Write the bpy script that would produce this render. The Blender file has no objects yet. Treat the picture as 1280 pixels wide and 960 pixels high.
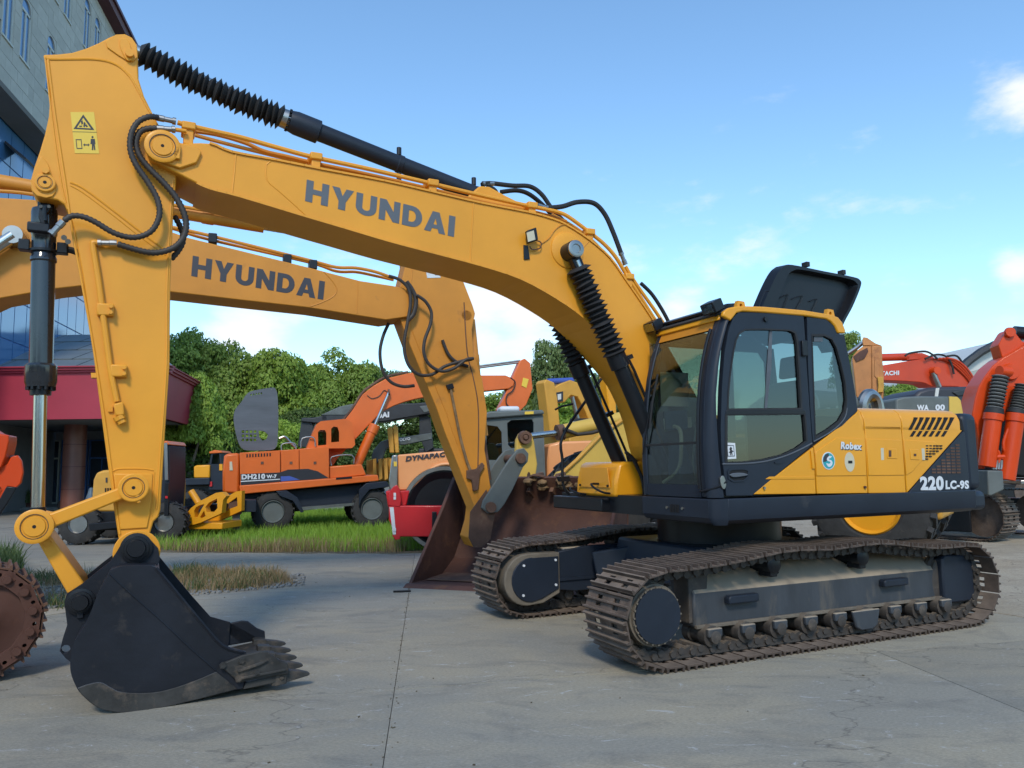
import bpy, math, random
import numpy as np
from mathutils import Vector, Matrix
from mathutils.geometry import tessellate_polygon
random.seed(7); RNG = np.random.default_rng(11)
C = bpy.context.scene.collection
sc = bpy.context.scene
# ------------------------------------------------------------------ camera
FOC, PITCH, ROLL, HC = 963.8, .1075, .0127, 1.558      # focal length in photo pixels, radians, metres
cam_d = bpy.data.cameras.new('camera'); cam = bpy.data.objects.new('camera', cam_d); C.objects.link(cam)
cam_d.sensor_width = 36; cam_d.lens = 36 * FOC / 1280; cam_d.clip_end = 3000; cam_d.clip_start = .05
_R0 = Vector((1, 0, 0)); _U0 = Vector((0, -math.sin(PITCH), math.cos(PITCH))); _F0 = Vector((0, math.cos(PITCH), math.sin(PITCH)))
_r = _R0 * math.cos(ROLL) - _U0 * math.sin(ROLL); _u = _R0 * math.sin(ROLL) + _U0 * math.cos(ROLL)
m = Matrix((_r, _u, -_F0)).transposed().to_4x4(); m.translation = (0, 0, HC); cam.matrix_world = m
sc.camera = cam
# ------------------------------------------------------------------ world, sun, exposure
SUN_EL, SUN_AZ = math.radians(42), math.radians(182)     # azimuth of the sun, clockwise from +Y
w = bpy.data.worlds.new('World'); sc.world = w; w.use_nodes = True
nt = w.node_tree; nt.nodes.clear(); N = nt.nodes.new; L = nt.links.new
sky = N('ShaderNodeTexSky'); sky.sky_type = 'NISHITA'; sky.sun_disc = False; sky.sun_elevation = SUN_EL
sky.sun_rotation = SUN_AZ; sky.air_density = 1.15; sky.dust_density = .25; sky.ozone_density = 2.2
bg = N('ShaderNodeBackground'); bg.inputs[1].default_value = .15
out = N('ShaderNodeOutputWorld'); tc = N('ShaderNodeTexCoord')
def pix_dir(px, py):
    x = (px - 640) / FOC; y = (480 - py) / FOC
    return (_r * x + _u * y + _F0)
# cumulus: patches of noise round a few directions of the sky, and thin ones all round
noi = N('ShaderNodeTexNoise'); noi.inputs['Scale'].default_value = 9; noi.inputs['Detail'].default_value = 8; noi.inputs['Roughness'].default_value = .58
mp = N('ShaderNodeMapping'); mp.inputs['Scale'].default_value = (1, 1, 2.2)
L(tc.outputs['Generated'], mp.inputs[0]); L(mp.outputs[0], noi.inputs[0])
def mth(op, a, b=None, c=None):
    n = N('ShaderNodeMath'); n.operation = op
    for i, v in enumerate((a, b, c)):
        if v is None: continue
        if isinstance(v, (int, float)): n.inputs[i].default_value = v
        else: L(v, n.inputs[i])
    return n.outputs[0]
acc = None
for (px, py, rad, amp) in [(318, 402, 4.2, 1.15), (600, 375, 7, 1.15), (655, 400, 5.5, 1.1), (848, 388, 2.6, 1.0), (1276, 140, 3.6, .85), (1270, 340, 2.2, .95), (1205, 368, 2.4, .62), (1070, 180, 2.2, .4), (980, 310, 9, .33), (760, 360, 7, .36), (1150, 430, 8, .4), (420, 350, 6, .4)]:
    d = pix_dir(px, py).normalized()
    dp = N('ShaderNodeVectorMath'); dp.operation = 'DISTANCE'; dp.inputs[1].default_value = d
    L(tc.outputs['Generated'], dp.inputs[0])
    v = mth('MULTIPLY', mth('SUBTRACT', 1.0, mth('DIVIDE', dp.outputs['Value'], math.radians(rad) * 1.15)), amp)
    v = mth('MAXIMUM', v, -.6)
    acc = v if acc is None else mth('MAXIMUM', acc, v)
msk = N('ShaderNodeMapRange'); msk.interpolation_type = 'SMOOTHSTEP'
L(mth('ADD', mth('MULTIPLY', acc, .5), noi.outputs['Fac']), msk.inputs[0]); msk.inputs[1].default_value = .60; msk.inputs[2].default_value = 1.0
cl = N('ShaderNodeMix'); cl.data_type = 'RGBA'; L(msk.outputs[0], cl.inputs[0])
hs = N('ShaderNodeMix'); hs.data_type = 'RGBA'; hs.blend_type = 'MULTIPLY'; hs.inputs[0].default_value = 1; hs.inputs[7].default_value = (.97, 1.18, 1.26, 1)
L(sky.outputs[0], hs.inputs[6]); L(hs.outputs[2], cl.inputs[6]); cl.inputs[7].default_value = (5.2, 5.4, 5.8, 1)
L(cl.outputs[2], bg.inputs[0]); L(bg.outputs[0], out.inputs[0])
sl = bpy.data.lights.new('sun', 'SUN'); so = bpy.data.objects.new('sun', sl); C.objects.link(so)
sl.energy = 1.8; sl.angle = math.radians(10); sl.color = (1, .91, .76)
_sd = Vector((math.sin(SUN_AZ) * math.cos(SUN_EL), math.cos(SUN_AZ) * math.cos(SUN_EL), math.sin(SUN_EL)))
so.rotation_euler = _sd.to_track_quat('Z', 'Y').to_euler()
sc.view_settings.view_transform = 'Standard'; sc.view_settings.look = 'None'; sc.view_settings.exposure = 0.38; sc.view_settings.gamma = 1
sc.cycles.max_bounces = 6; sc.cycles.transparent_max_bounces = 24; sc.cycles.diffuse_bounces = 3

# ------------------------------------------------------------------ materials
MT = {}
def mat(name, col, rough=.5, metal=0., var=.12, scale=3., bump=0., bscale=60., dirt=None, dust=None, coat=0., edge=None, stretch=(1, 1, 1), island=0., emit=None, spec=.5):
    """dirt=(colour, amount 0..1, scale); dust=(colour, amount) lies on faces that look up."""
    mm = bpy.data.materials.new(name); mm.use_nodes = True; t = mm.node_tree; b = t.nodes['Principled BSDF']; n = t.nodes.new; l = t.links.new
    b.inputs['Roughness'].default_value = rough; b.inputs['Metallic'].default_value = metal; b.inputs['Specular IOR Level'].default_value = spec
    if coat: b.inputs['Coat Weight'].default_value = coat; b.inputs['Coat Roughness'].default_value = .12
    tcn = n('ShaderNodeTexCoord'); mpn = n('ShaderNodeMapping'); mpn.inputs['Scale'].default_value = stretch; l(tcn.outputs['Object'], mpn.inputs[0])
    no = n('ShaderNodeTexNoise'); no.inputs['Scale'].default_value = scale; no.inputs['Detail'].default_value = 6; no.inputs['Roughness'].default_value = .6; l(mpn.outputs[0], no.inputs[0])
    mr = n('ShaderNodeMapRange'); l(no.outputs['Fac'], mr.inputs[0]); mr.inputs[1].default_value = .3; mr.inputs[2].default_value = .7; mr.inputs[3].default_value = 1 - var; mr.inputs[4].default_value = 1 + var
    mx = n('ShaderNodeMix'); mx.data_type = 'RGBA'; mx.blend_type = 'MULTIPLY'; mx.inputs[0].default_value = 1; mx.inputs[6].default_value = (*col, 1); l(mr.outputs[0], mx.inputs[7])
    colr = mx.outputs[2]; rgh = None
    if island:
        ge = n('ShaderNodeNewGeometry'); oi = n('ShaderNodeObjectInfo'); m3 = n('ShaderNodeMapRange'); ad = n('ShaderNodeMath'); ad.operation = 'ADD'
        l(oi.outputs['Random'], ad.inputs[0]); l(ge.outputs['Random Per Island'], ad.inputs[1])
        l(ad.outputs[0], m3.inputs[0]); m3.inputs[2].default_value = 2; m3.inputs[3].default_value = 1 - island; m3.inputs[4].default_value = 1 + island
        m4 = n('ShaderNodeMix'); m4.data_type = 'RGBA'; m4.blend_type = 'MULTIPLY'; m4.inputs[0].default_value = 1; l(colr, m4.inputs[6]); l(m3.outputs[0], m4.inputs[7]); colr = m4.outputs[2]
    if dirt:
        n2 = n('ShaderNodeTexNoise'); n2.inputs['Scale'].default_value = dirt[2]; n2.inputs['Detail'].default_value = 9; n2.inputs['Roughness'].default_value = .7; l(mpn.outputs[0], n2.inputs[0])
        r2 = n('ShaderNodeMapRange'); l(n2.outputs['Fac'], r2.inputs[0]); th = .72 - .42 * dirt[1]; r2.inputs[1].default_value = th; r2.inputs[2].default_value = th + .14
        r2.inputs[4].default_value = min(1, .45 + dirt[1] * .6)
        m2 = n('ShaderNodeMix'); m2.data_type = 'RGBA'; l(r2.outputs[0], m2.inputs[0]); l(colr, m2.inputs[6]); m2.inputs[7].default_value = (*dirt[0], 1); colr = m2.outputs[2]
        rr = n('ShaderNodeMapRange'); l(r2.outputs[0], rr.inputs[0]); rr.inputs[3].default_value = rough; rr.inputs[4].default_value = max(rough, .85); rgh = rr.outputs[0]
        l(rgh, b.inputs['Roughness'])
    if dust:
        g = n('ShaderNodeNewGeometry'); sp = n('ShaderNodeSeparateXYZ'); l(g.outputs['Normal'], sp.inputs[0])
        r3 = n('ShaderNodeMapRange'); l(sp.outputs['Z'], r3.inputs[0]); r3.inputs[1].default_value = .25; r3.inputs[2].default_value = .8; r3.inputs[4].default_value = dust[1]
        q = n('ShaderNodeMath'); q.operation = 'MULTIPLY'; l(r3.outputs[0], q.inputs[0]); l(no.outputs['Fac'], q.inputs[1])
        q2 = n('ShaderNodeMath'); q2.operation = 'MULTIPLY'; q2.use_clamp = True; l(q.outputs[0], q2.inputs[0]); q2.inputs[1].default_value = 1.9
        m5 = n('ShaderNodeMix'); m5.data_type = 'RGBA'; l(q2.outputs[0], m5.inputs[0]); l(colr, m5.inputs[6]); m5.inputs[7].default_value = (*dust[0], 1); colr = m5.outputs[2]
    l(colr, b.inputs['Base Color'])
    if bump:
        n3 = n('ShaderNodeTexNoise'); n3.inputs['Scale'].default_value = bscale; n3.inputs['Detail'].default_value = 5; l(mpn.outputs[0], n3.inputs[0])
        bp = n('ShaderNodeBump'); bp.inputs['Strength'].default_value = bump; bp.inputs['Distance'].default_value = .01; l(n3.outputs['Fac'], bp.inputs['Height']); l(bp.outputs[0], b.inputs['Normal'])
    if emit: b.inputs['Emission Color'].default_value = (*emit[0], 1); b.inputs['Emission Strength'].default_value = emit[1]
    MT[name] = mm; return mm
def glass(name, tint=(.55, .62, .6), refl=.35, rough=.02):
    mm = bpy.data.materials.new(name); mm.use_nodes = True; t = mm.node_tree; t.nodes.clear(); n = t.nodes.new; l = t.links.new
    o = n('ShaderNodeOutputMaterial'); tr = n('ShaderNodeBsdfTransparent'); tr.inputs[0].default_value = (*tint, 1); gl = n('ShaderNodeBsdfGlossy'); gl.inputs['Roughness'].default_value = rough
    fr = n('ShaderNodeLayerWeight'); fr.inputs[0].default_value = .5; pw = n('ShaderNodeMath'); pw.operation = 'POWER'; l(fr.outputs['Facing'], pw.inputs[0]); pw.inputs[1].default_value = 4; mr = n('ShaderNodeMapRange'); l(pw.outputs[0], mr.inputs[0]); mr.inputs[3].default_value = refl * .3; mr.inputs[4].default_value = 1
    gl.inputs[0].default_value = (.75, .85, .92, 1)
    mx = n('ShaderNodeMixShader'); l(mr.outputs[0], mx.inputs[0]); l(tr.outputs[0], mx.inputs[1]); l(gl.outputs[0], mx.inputs[2]); l(mx.outputs[0], o.inputs[0]); MT[name] = mm; return mm
YEL = (.74, .33, .02); DIRT = (.16, .12, .08); RUST = (.16, .055, .025)
mat('yellow_paint', (.75, .318, .028), .40, var=.07, scale=1.6, bump=.06, bscale=9, spec=.3, coat=.06, dirt=((.50, .20, .02), .10, 4))
mat('yellow_body', (.74, .315, .014), .34, var=.05, scale=1.6, coat=.15, spec=.35, dirt=((.50, .22, .03), .06, 5))
mat('yellow_worn', (.58, .225, .018), .55, var=.10, scale=1.6, bump=.05, bscale=20, dirt=((.26, .10, .04), .26, 3.5))
mat('yellow_loader', (.62, .40, .07), .55, var=.1, scale=2, bump=.05, bscale=20, dirt=((.22, .12, .06), .25, 4))
mat('yellow_old', (.60, .30, .04), .6, var=.12, scale=2, dirt=((.2, .1, .05), .3, 3))
mat('dark_blue_grey', (.016, .022, .034), .45, spec=.3, var=.15, scale=2.5, bump=.02, bscale=30, dirt=((.07, .068, .066), .2, 3))
mat('black_metal', (.009, .010, .013), .36, var=.15, scale=3, spec=.35, dirt=((.05, .045, .04), .12, 4))
mat('gloss_black', (.018, .021, .026), .16, spec=.7, var=.2, scale=6)
mat('bucket_black', (.012, .014, .020), .48, var=.3, scale=2.2, bump=.25, bscale=14, spec=.3, dirt=((.06, .05, .042), .34, 5))
mat('bucket_scuffed', (.035, .034, .032), .6, spec=.3, var=.45, scale=6, bump=.3, bscale=25, dirt=((.13, .10, .075), .45, 5))
mat('rubber', (.016, .016, .017), .7, var=.2, scale=8)
mat('hose_brown', (.035, .028, .024), .6, var=.2, scale=8)
mat('chrome', (.50, .49, .46), .22, 1., var=.05, scale=5)
mat('steel', (.35, .34, .32), .35, 1., var=.1, scale=6)
mat('track_steel', (.095, .068, .053), .6, var=.4, scale=5, bump=.4, bscale=40, spec=.4, dirt=((.17, .12, .085), .38, 9), island=.3, dust=((.25, .195, .15), .6))
mat('track_link_steel', (.05, .042, .036), .7, var=.3, scale=6, bump=.2, bscale=40, dirt=((.14, .11, .08), .4, 6), dust=((.2, .16, .12), .6))
mat('frame_dusty', (.04, .046, .055), .6, var=.22, scale=2.5, bump=.08, bscale=20, dirt=((.12, .105, .085), .4, 2.2), dust=((.32, .26, .19), 1.3), stretch=(2.2, 1, .7))
mat('dust_brown', (.15, .125, .095), .85, var=.25, scale=5, bump=.3, bscale=30)
mat('decal_grey', (.10, .11, .125), .5, var=.03)
mat('decal_dark', (.035, .035, .045), .5, var=.03)
mat('decal_white', (.62, .64, .66), .45, var=.05, scale=8)
mat('decal_cream', (.55, .5, .36), .5, var=.06)
mat('decal_yellow', (.75, .5, .05), .5, var=.04)
mat('decal_black', (.02, .02, .025), .45, var=.03)
mat('decal_teal', (.02, .32, .36), .45, var=.03)
mat('decal_blue', (.05, .09, .35), .5, var=.03)
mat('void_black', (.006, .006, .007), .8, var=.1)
mat('seat_grey', (.16, .17, .17), .8, var=.15)
mat('seat_blue', (.03, .07, .16), .5, var=.2, scale=9)
mat('interior_grey', (.045, .045, .047), .7, var=.15)
mat('paper', (.6, .6, .56), .7, var=.05)
glass('cab_glass', (.58, .62, .55), .3); glass('door_glass', (.42, .48, .47), .30); glass('lamp_glass', (.8, .8, .8), .7)
mat('orange_paint', (.66, .125, .012), .45, var=.1, scale=1.2, bump=.03, bscale=15, dirt=((.45, .13, .05), .22, 2.5), coat=.1)
mat('orange_red', (.62, .055, .003), .45, spec=.3, var=.07, scale=1.4, coat=.2)
mat('orange_hitachi', (.52, .045, .008), .45, var=.1, scale=1.5, coat=.1)
mat('tan_orange', (.50, .20, .06), .6, var=.15, scale=2, dirt=((.25, .1, .05), .4, 3))
mat('roller_orange', (.80, .34, .13), .4, var=.05, scale=1.5, coat=.2)
mat('roller_red', (.52, .01, .015), .4, var=.08, scale=2, coat=.2)
mat('roller_grey', (.11, .125, .12), .55, var=.15, scale=3, dirt=((.22, .2, .17), .25, 4))
mat('grey_plastic', (.085, .095, .11), .6, var=.2, scale=2, bump=.08, bscale=14, dirt=((.15, .15, .15), .3, 2), stretch=(.5, 1, 3))
mat('tyre', (.03, .029, .028), .85, var=.3, scale=7, bump=.3, bscale=30, dirt=((.12, .1, .08), .3, 5))
mat('rusty_maroon', (.085, .036, .025), .75, var=.3, scale=2, bump=.25, bscale=14, dirt=((.19, .085, .04), .38, 3))
mat('rusty_brown', (.125, .065, .042), .85, var=.35, scale=3, bump=.5, bscale=22, dirt=((.2, .12, .075), .42, 6))
mat('rusty_dirt', (.20, .125, .06), .9, var=.45, scale=9, bump=.9, bscale=16, dirt=((.09, .045, .03), .4, 8))
mat('tarp_dark', (.025, .028, .032), .5, var=.3, scale=3, bump=.4, bscale=6)
mat('tarp_grey', (.10, .115, .11), .65, var=.35, scale=3, bump=.4, bscale=8, dirt=((.2, .2, .17), .3, 4))
mat('concrete_block', (.22, .22, .21), .9, var=.2, scale=4, bump=.2, bscale=20)
# ------------------------------------------------------------------ building helpers
class Frame:
    """a ground frame: x to the right along angle a, y away from the camera, z up"""
    def __init__(s, ox, oy, a, oz=0.):
        s.o = Vector((ox, oy, oz)); s.a = a; s.x = Vector((math.cos(a), math.sin(a), 0)); s.y = Vector((-math.sin(a), math.cos(a), 0))
    def _hit(s, d, n, k):
        o = Vector((0, 0, HC)); t = (k - (o - s.o).dot(n)) / d.dot(n); return o + d * t - s.o
    def at(s, y, px, py):           # point of the plane y = const seen at that pixel
        W = s._hit(pix_dir(px, py), s.y, y); return (W.dot(s.x), W.z)
    def b(s, y, pts): return [s.at(y, *p) for p in pts]
    def atx(s, x, px, py):
        W = s._hit(pix_dir(px, py), s.x, x); return (W.dot(s.y), W.z)
    def atz(s, z, px, py):
        W = s._hit(pix_dir(px, py), Vector((0, 0, 1)), z - s.o.z); return (W.dot(s.x), W.dot(s.y))
    def p3(s, y, px, py): x, z = s.at(y, px, py); return Vector((x, y, z))
    def path(s, y, pts): return [s.p3(y, *p) for p in pts]
def tag(o, label=None, cat=None, group=None, kind=None):
    if label: o['label'] = label
    if cat: o['category'] = cat
    if group: o['group'] = group
    if kind: o['kind'] = kind
    return o
def thing(name, F, label, cat, group=None):
    o = bpy.data.objects.new(name, None); C.objects.link(o); o.empty_display_size = .2
    o.location = F.o; o.rotation_euler = (0, 0, F.a); return tag(o, label, cat, group)
def finish(me, smooth=True, ang=32):
    if smooth and len(me.polygons):
        me.polygons.foreach_set('use_smooth', [True] * len(me.polygons)); me.set_sharp_from_angle(angle=math.radians(ang))
def link(name, me, m, parent=None, loc=None, rot=None, bevel=0., seg=2, label=None, kind=None):
    if m is not None and not me.materials: me.materials.append(MT[m] if isinstance(m, str) else m)
    o = bpy.data.objects.new(name, me); C.objects.link(o)
    if parent: o.parent = parent
    if loc is not None: o.location = loc
    if rot is not None: o.rotation_euler = rot
    if bevel:
        bm_ = o.modifiers.new('bevel', 'BEVEL'); bm_.width = bevel; bm_.segments = seg; bm_.limit_method = 'ANGLE'; bm_.angle_limit = math.radians(40); bm_.harden_normals = False
    return tag(o, label, None, None, kind)
def smooth(pts, n=6, closed=False):
    P = [Vector(p) for p in pts]; out = []; k = len(P)
    for i in range(k if closed else k - 1):
        p0 = P[(i - 1) % k] if (closed or i > 0) else P[0]; p1 = P[i]; p2 = P[(i + 1) % k]; p3 = P[(i + 2) % k] if (closed or i + 2 < k) else P[-1]
        for j in range(n):
            t = j / n; out.append(.5 * ((2 * p1) + (p2 - p0) * t + (2 * p0 - 5 * p1 + 4 * p2 - p3) * t * t + (3 * p1 - p0 - 3 * p2 + p3) * t ** 3))
    if not closed: out.append(P[-1])
    return out
def sm2(pts, n=4): return [(v.x, v.y) for v in smooth([(p[0], p[1], 0) for p in pts], n)]
class MB:
    def __init__(s): s.v = []; s.f = []
    def prism(s, pts, y0, y1, axis='y'):
        def P(a, b, c): return (a, c, b) if axis == 'y' else ((c, a, b) if axis == 'x' else (a, b, c))
        n = len(pts); i = len(s.v)
        s.v += [P(p[0], p[1], y0) for p in pts] + [P(p[0], p[1], y1) for p in pts]
        ar = sum(pts[k][0] * pts[(k + 1) % n][1] - pts[(k + 1) % n][0] * pts[k][1] for k in range(n))
        flip = (ar > 0) ^ (axis == 'y') ^ (y1 < y0)
        F0 = list(range(i, i + n)); F1 = list(range(i + n, i + 2 * n))
        if flip: F0 = F0[::-1]
        else: F1 = F1[::-1]
        s.f += [F0, F1]
        for k in range(n):
            q = [i + k, i + (k + 1) % n, i + n + (k + 1) % n, i + n + k]
            s.f.append(q if flip else q[::-1])
        return s
    def holed(s, outer, holes, y0, y1):
        loops = [outer] + holes; base = len(s.v); tris = tessellate_polygon([[Vector((p[0], p[1], 0)) for p in lp] for lp in loops]); flat = [p for lp in loops for p in lp]; n = len(flat)
        s.v += [(p[0], y0, p[1]) for p in flat] + [(p[0], y1, p[1]) for p in flat]
        for t in tris:
            a, b, c = [flat[k] for k in t]; ar = (b[0] - a[0]) * (c[1] - a[1]) - (c[0] - a[0]) * (b[1] - a[1])
            t = list(t) if ar > 0 else list(t)[::-1]
            s.f.append([base + k for k in t]); s.f.append([base + n + k for k in t[::-1]])
        st = 0
        for li, lp in enumerate(loops):
            m_ = len(lp); ar = sum(lp[k][0] * lp[(k + 1) % m_][1] - lp[(k + 1) % m_][0] * lp[k][1] for k in range(m_))
            for k in range(m_):
                a, b = base + st + k, base + st + (k + 1) % m_; q = [a, b, b + n, a + n]
                if (ar > 0) == (li == 0): q = q[::-1]
                s.f.append(q)
            st += m_
        return s
    def box(s, x0, x1, y0, y1, z0, z1): return s.prism([(x0, z0), (x1, z0), (x1, z1), (x0, z1)], y0, y1)
    def obox(s, c, ax, ay, az):
        c, ax, ay, az = map(Vector, (c, ax, ay, az)); i = len(s.v)
        for sx in (-1, 1):
            for sy in (-1, 1):
                for sz in (-1, 1): s.v.append(tuple(c + ax * sx + ay * sy + az * sz))
        for q in ((0, 1, 3, 2), (4, 6, 7, 5), (0, 4, 5, 1), (2, 3, 7, 6), (0, 2, 6, 4), (1, 5, 7, 3)): s.f.append([i + k for k in q])
        return s
    def bar(s, p0, p1, w, h, up=(0, 0, 1)):
        p0, p1 = Vector(p0), Vector(p1); d = (p1 - p0); L_ = d.length; d.normalize(); up = Vector(up); a = d.cross(up)
        if a.length < 1e-4: a = d.cross(Vector((1, 0, 0)))
        a.normalize(); b = a.cross(d); return s.obox((p0 + p1) / 2, d * L_ / 2, a * w / 2, b * h / 2)
    def rings(s, rings, caps=True):
        i = len(s.v); n = len(rings[0])
        for r in rings: s.v += [tuple(p) for p in r]
        for k in range(len(rings) - 1):
            for j in range(n):
                a = i + k * n + j; b = i + k * n + (j + 1) % n; s.f.append([a, b, b + n, a + n])
        if caps: s.f.append([i + j for j in range(n)][::-1]); s.f.append([i + (len(rings) - 1) * n + j for j in range(n)])
        return s
    def lathe(s, p0, p1, prof, seg=20, caps=True, twist=0.):
        """prof: (t along p0->p1 in 0..1, radius)"""
        p0, p1 = Vector(p0), Vector(p1); d = (p1 - p0).normalized(); a = d.orthogonal().normalized(); b = d.cross(a); rs = []
        for k, (t, r) in enumerate(prof):
            c = p0.lerp(p1, t); rs.append([c + a * r * math.cos(2 * math.pi * j / seg + twist * k) + b * r * math.sin(2 * math.pi * j / seg + twist * k) for j in range(seg)])
        return s.rings(rs, caps)
    def cyl(s, p0, p1, r, r1=None, seg=20): return s.lathe(p0, p1, [(0, r), (1, r if r1 is None else r1)], seg)
    def tube(s, pts, r, seg=10):
        P = [Vector(p) for p in pts]; n = len(P); T = [(P[min(i + 1, n - 1)] - P[max(i - 1, 0)]).normalized() for i in range(n)]; a = T[0].orthogonal().normalized(); rs = []
        for i in range(n):
            a = (a - T[i] * a.dot(T[i])); a.normalize(); b = T[i].cross(a); rr = r[i] if isinstance(r, (list, tuple)) else r
            rs.append([P[i] + (a * math.cos(2 * math.pi * j / seg) + b * math.sin(2 * math.pi * j / seg)) * rr for j in range(seg)])
        return s.rings(rs)
    def sheet(s, grid):
        i = len(s.v); m_ = len(grid[0])
        for r in grid: s.v += [tuple(p) for p in r]
        for a in range(len(grid) - 1):
            for b in range(m_ - 1): k = i + a * m_ + b; s.f.append([k, k + 1, k + m_ + 1, k + m_])
        return s
    def mesh(s, name, sm=True, ang=32):
        me = bpy.data.meshes.new(name); me.from_pydata([tuple(p) for p in s.v], [], s.f); me.validate(clean_customdata=False); me.update(); finish(me, sm, ang); return me
    def build(s, name, m, parent=None, bevel=0., seg=2, sm=True, label=None, kind=None, ang=32, loc=None, rot=None):
        return link(name, s.mesh(name, sm, ang), m, parent, loc, rot, bevel, seg, label, kind)
def circ(cx, cy, r, n=24, a0=0, a1=2 * math.pi, end=False):
    k = n if end else n; return [(cx + r * math.cos(a0 + (a1 - a0) * i / (n - 1 if end else n)), cy + r * math.sin(a0 + (a1 - a0) * i / (n - 1 if end else n))) for i in range(n)]
def quadmap(F, y, q):
    """(u, v) in 0..1, v up -> (x, z) on plane y; q = pixels top left, top right, bottom right, bottom left"""
    tl, tr, br, bl = [F.at(y, *p) for p in q]
    def g(u, v): return tuple((tl[i] * (1 - u) + tr[i] * u) * v + (bl[i] * (1 - u) + br[i] * u) * (1 - v) for i in (0, 1))
    return g
def word(body, F, y, q, m, parent, bold=.03, name='lettering', off=.004):
    cu = bpy.data.curves.new('t', 'FONT'); cu.body = body; cu.offset = bold; cu.resolution_u = 3; cu.space_character = 1.08
    to = bpy.data.objects.new('t', cu); C.objects.link(to); dg = bpy.context.evaluated_depsgraph_get(); me = bpy.data.meshes.new_from_object(to.evaluated_get(dg)); bpy.data.objects.remove(to); bpy.data.curves.remove(cu)
    n = len(me.vertices); co = np.empty(n * 3); me.vertices.foreach_get('co', co); co = co.reshape(-1, 3); mn, mx_ = co[:, :2].min(0), co[:, :2].max(0); g = quadmap(F, y, q)
    for i, v in enumerate(me.vertices):
        u, w_ = (co[i, :2] - mn) / (mx_ - mn); x, z = g(u, w_); v.co = (x, y - off, z)
    me.name = name; me.materials.clear(); return link(name, me, m, parent)
def arc(cx, cy, rx, ry, a0, a1, n=10): return [(cx + rx * math.cos(math.radians(a0 + (a1 - a0) * i / n)), cy + ry * math.sin(math.radians(a0 + (a1 - a0) * i / n))) for i in range(n + 1)]
GL = {'H': (1.0, [[(0, 0), (.31, 0), (.31, .39), (.69, .39), (.69, 0), (1, 0), (1, 1), (.69, 1), (.69, .62), (.31, .62), (.31, 1), (0, 1)]]),
      'Y': (.98, [[(.33, 0), (.65, 0), (.65, .38), (.98, 1), (.64, 1), (.49, .64), (.34, 1), (0, 1), (.33, .38)]]),
      'U': (.96, [[(0, 1), (0, .38)] + arc(.48, .38, .48, .38, 180, 360) + [(.96, 1), (.66, 1), (.66, .38)] + arc(.48, .38, .18, .15, 0, -180) + [(.3, 1)]]),
      'N': (.98, [[(0, 0), (.3, 0), (.3, .52), (.67, 0), (.98, 0), (.98, 1), (.68, 1), (.68, .48), (.31, 1), (0, 1)]]),
      'D': (.96, [[(0, 0), (.46, 0)] + arc(.46, .5, .5, .5, -90, 90) + [(0, 1)], [(.3, .23), (.3, .77), (.44, .77)] + arc(.44, .5, .21, .27, 90, -90)]),
      'A': (1.06, [[(0, 0), (.32, 0), (.385, .19), (.67, .19), (.735, 0), (1.06, 0), (.7, 1), (.36, 1)], [(.44, .38), (.53, .68), (.62, .38)]]),
      'I': (.32, [[(0, 0), (.32, 0), (.32, 1), (0, 1)]])}
def big_word(body, F, y, q, m, parent):
    g = quadmap(F, y, q); gap = .13; W = sum(GL[c][0] for c in body) + gap * (len(body) - 1); u0 = 0
    for c in body:
        wd, lp = GL[c]; L2 = [[g((u0 + a) / W, b) for a, b in l_] for l_ in lp]; mb = MB().holed(L2[0], L2[1:], y - .003, y - .0005); mb.build('letter', m, parent, sm=False); u0 += wd + gap
def ribbed(name, pts, r, m, parent, pitch=.028):
    """spiral-guarded hose"""
    P = smooth(pts, 8); L_ = [0]
    for i in range(1, len(P)): L_.append(L_[-1] + (P[i] - P[i - 1]).length)
    n = max(4, int(L_[-1] / pitch)); Q = []; R = []; j = 0
    for i in range(n * 2 + 1):
        s_ = L_[-1] * i / (2 * n)
        while j < len(P) - 2 and L_[j + 1] < s_: j += 1
        t = (s_ - L_[j]) / max(1e-6, L_[j + 1] - L_[j]); Q.append(P[j].lerp(P[j + 1], t)); R.append(r if i % 2 else r * .78)
    return MB().tube(Q, R, 8).build(name, m, parent, ang=60)
def hose(name, pts, r, m, parent, n=7, seg=10): return MB().tube(smooth(pts, n), r, seg).build(name, m, parent)
def bellows(p0, p1, n, ro, ri, parent, m='rubber', sag=0.):
    p0, p1 = Vector(p0), Vector(p1); d = (p1 - p0).normalized(); a = d.orthogonal().normalized(); b = d.cross(a); rs = []; seg = 16
    for k in range(2 * n + 1):
        t = k / (2 * n); c = p0.lerp(p1, t) + Vector((0, 0, -sag * math.sin(math.pi * t))); r = (ro * random.uniform(.88, 1.07)) if k % 2 else ri * random.uniform(.95, 1.04)
        tl = random.uniform(-.013, .013)
        ph = random.uniform(0, 6); rs.append([c + d * tl * math.cos(2 * math.pi * j / seg + ph) + a * r * math.cos(2 * math.pi * j / seg) + b * r * math.sin(2 * math.pi * j / seg) for j in range(seg)])
    return MB().rings(rs).build('bellows', m, parent, ang=15)
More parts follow.
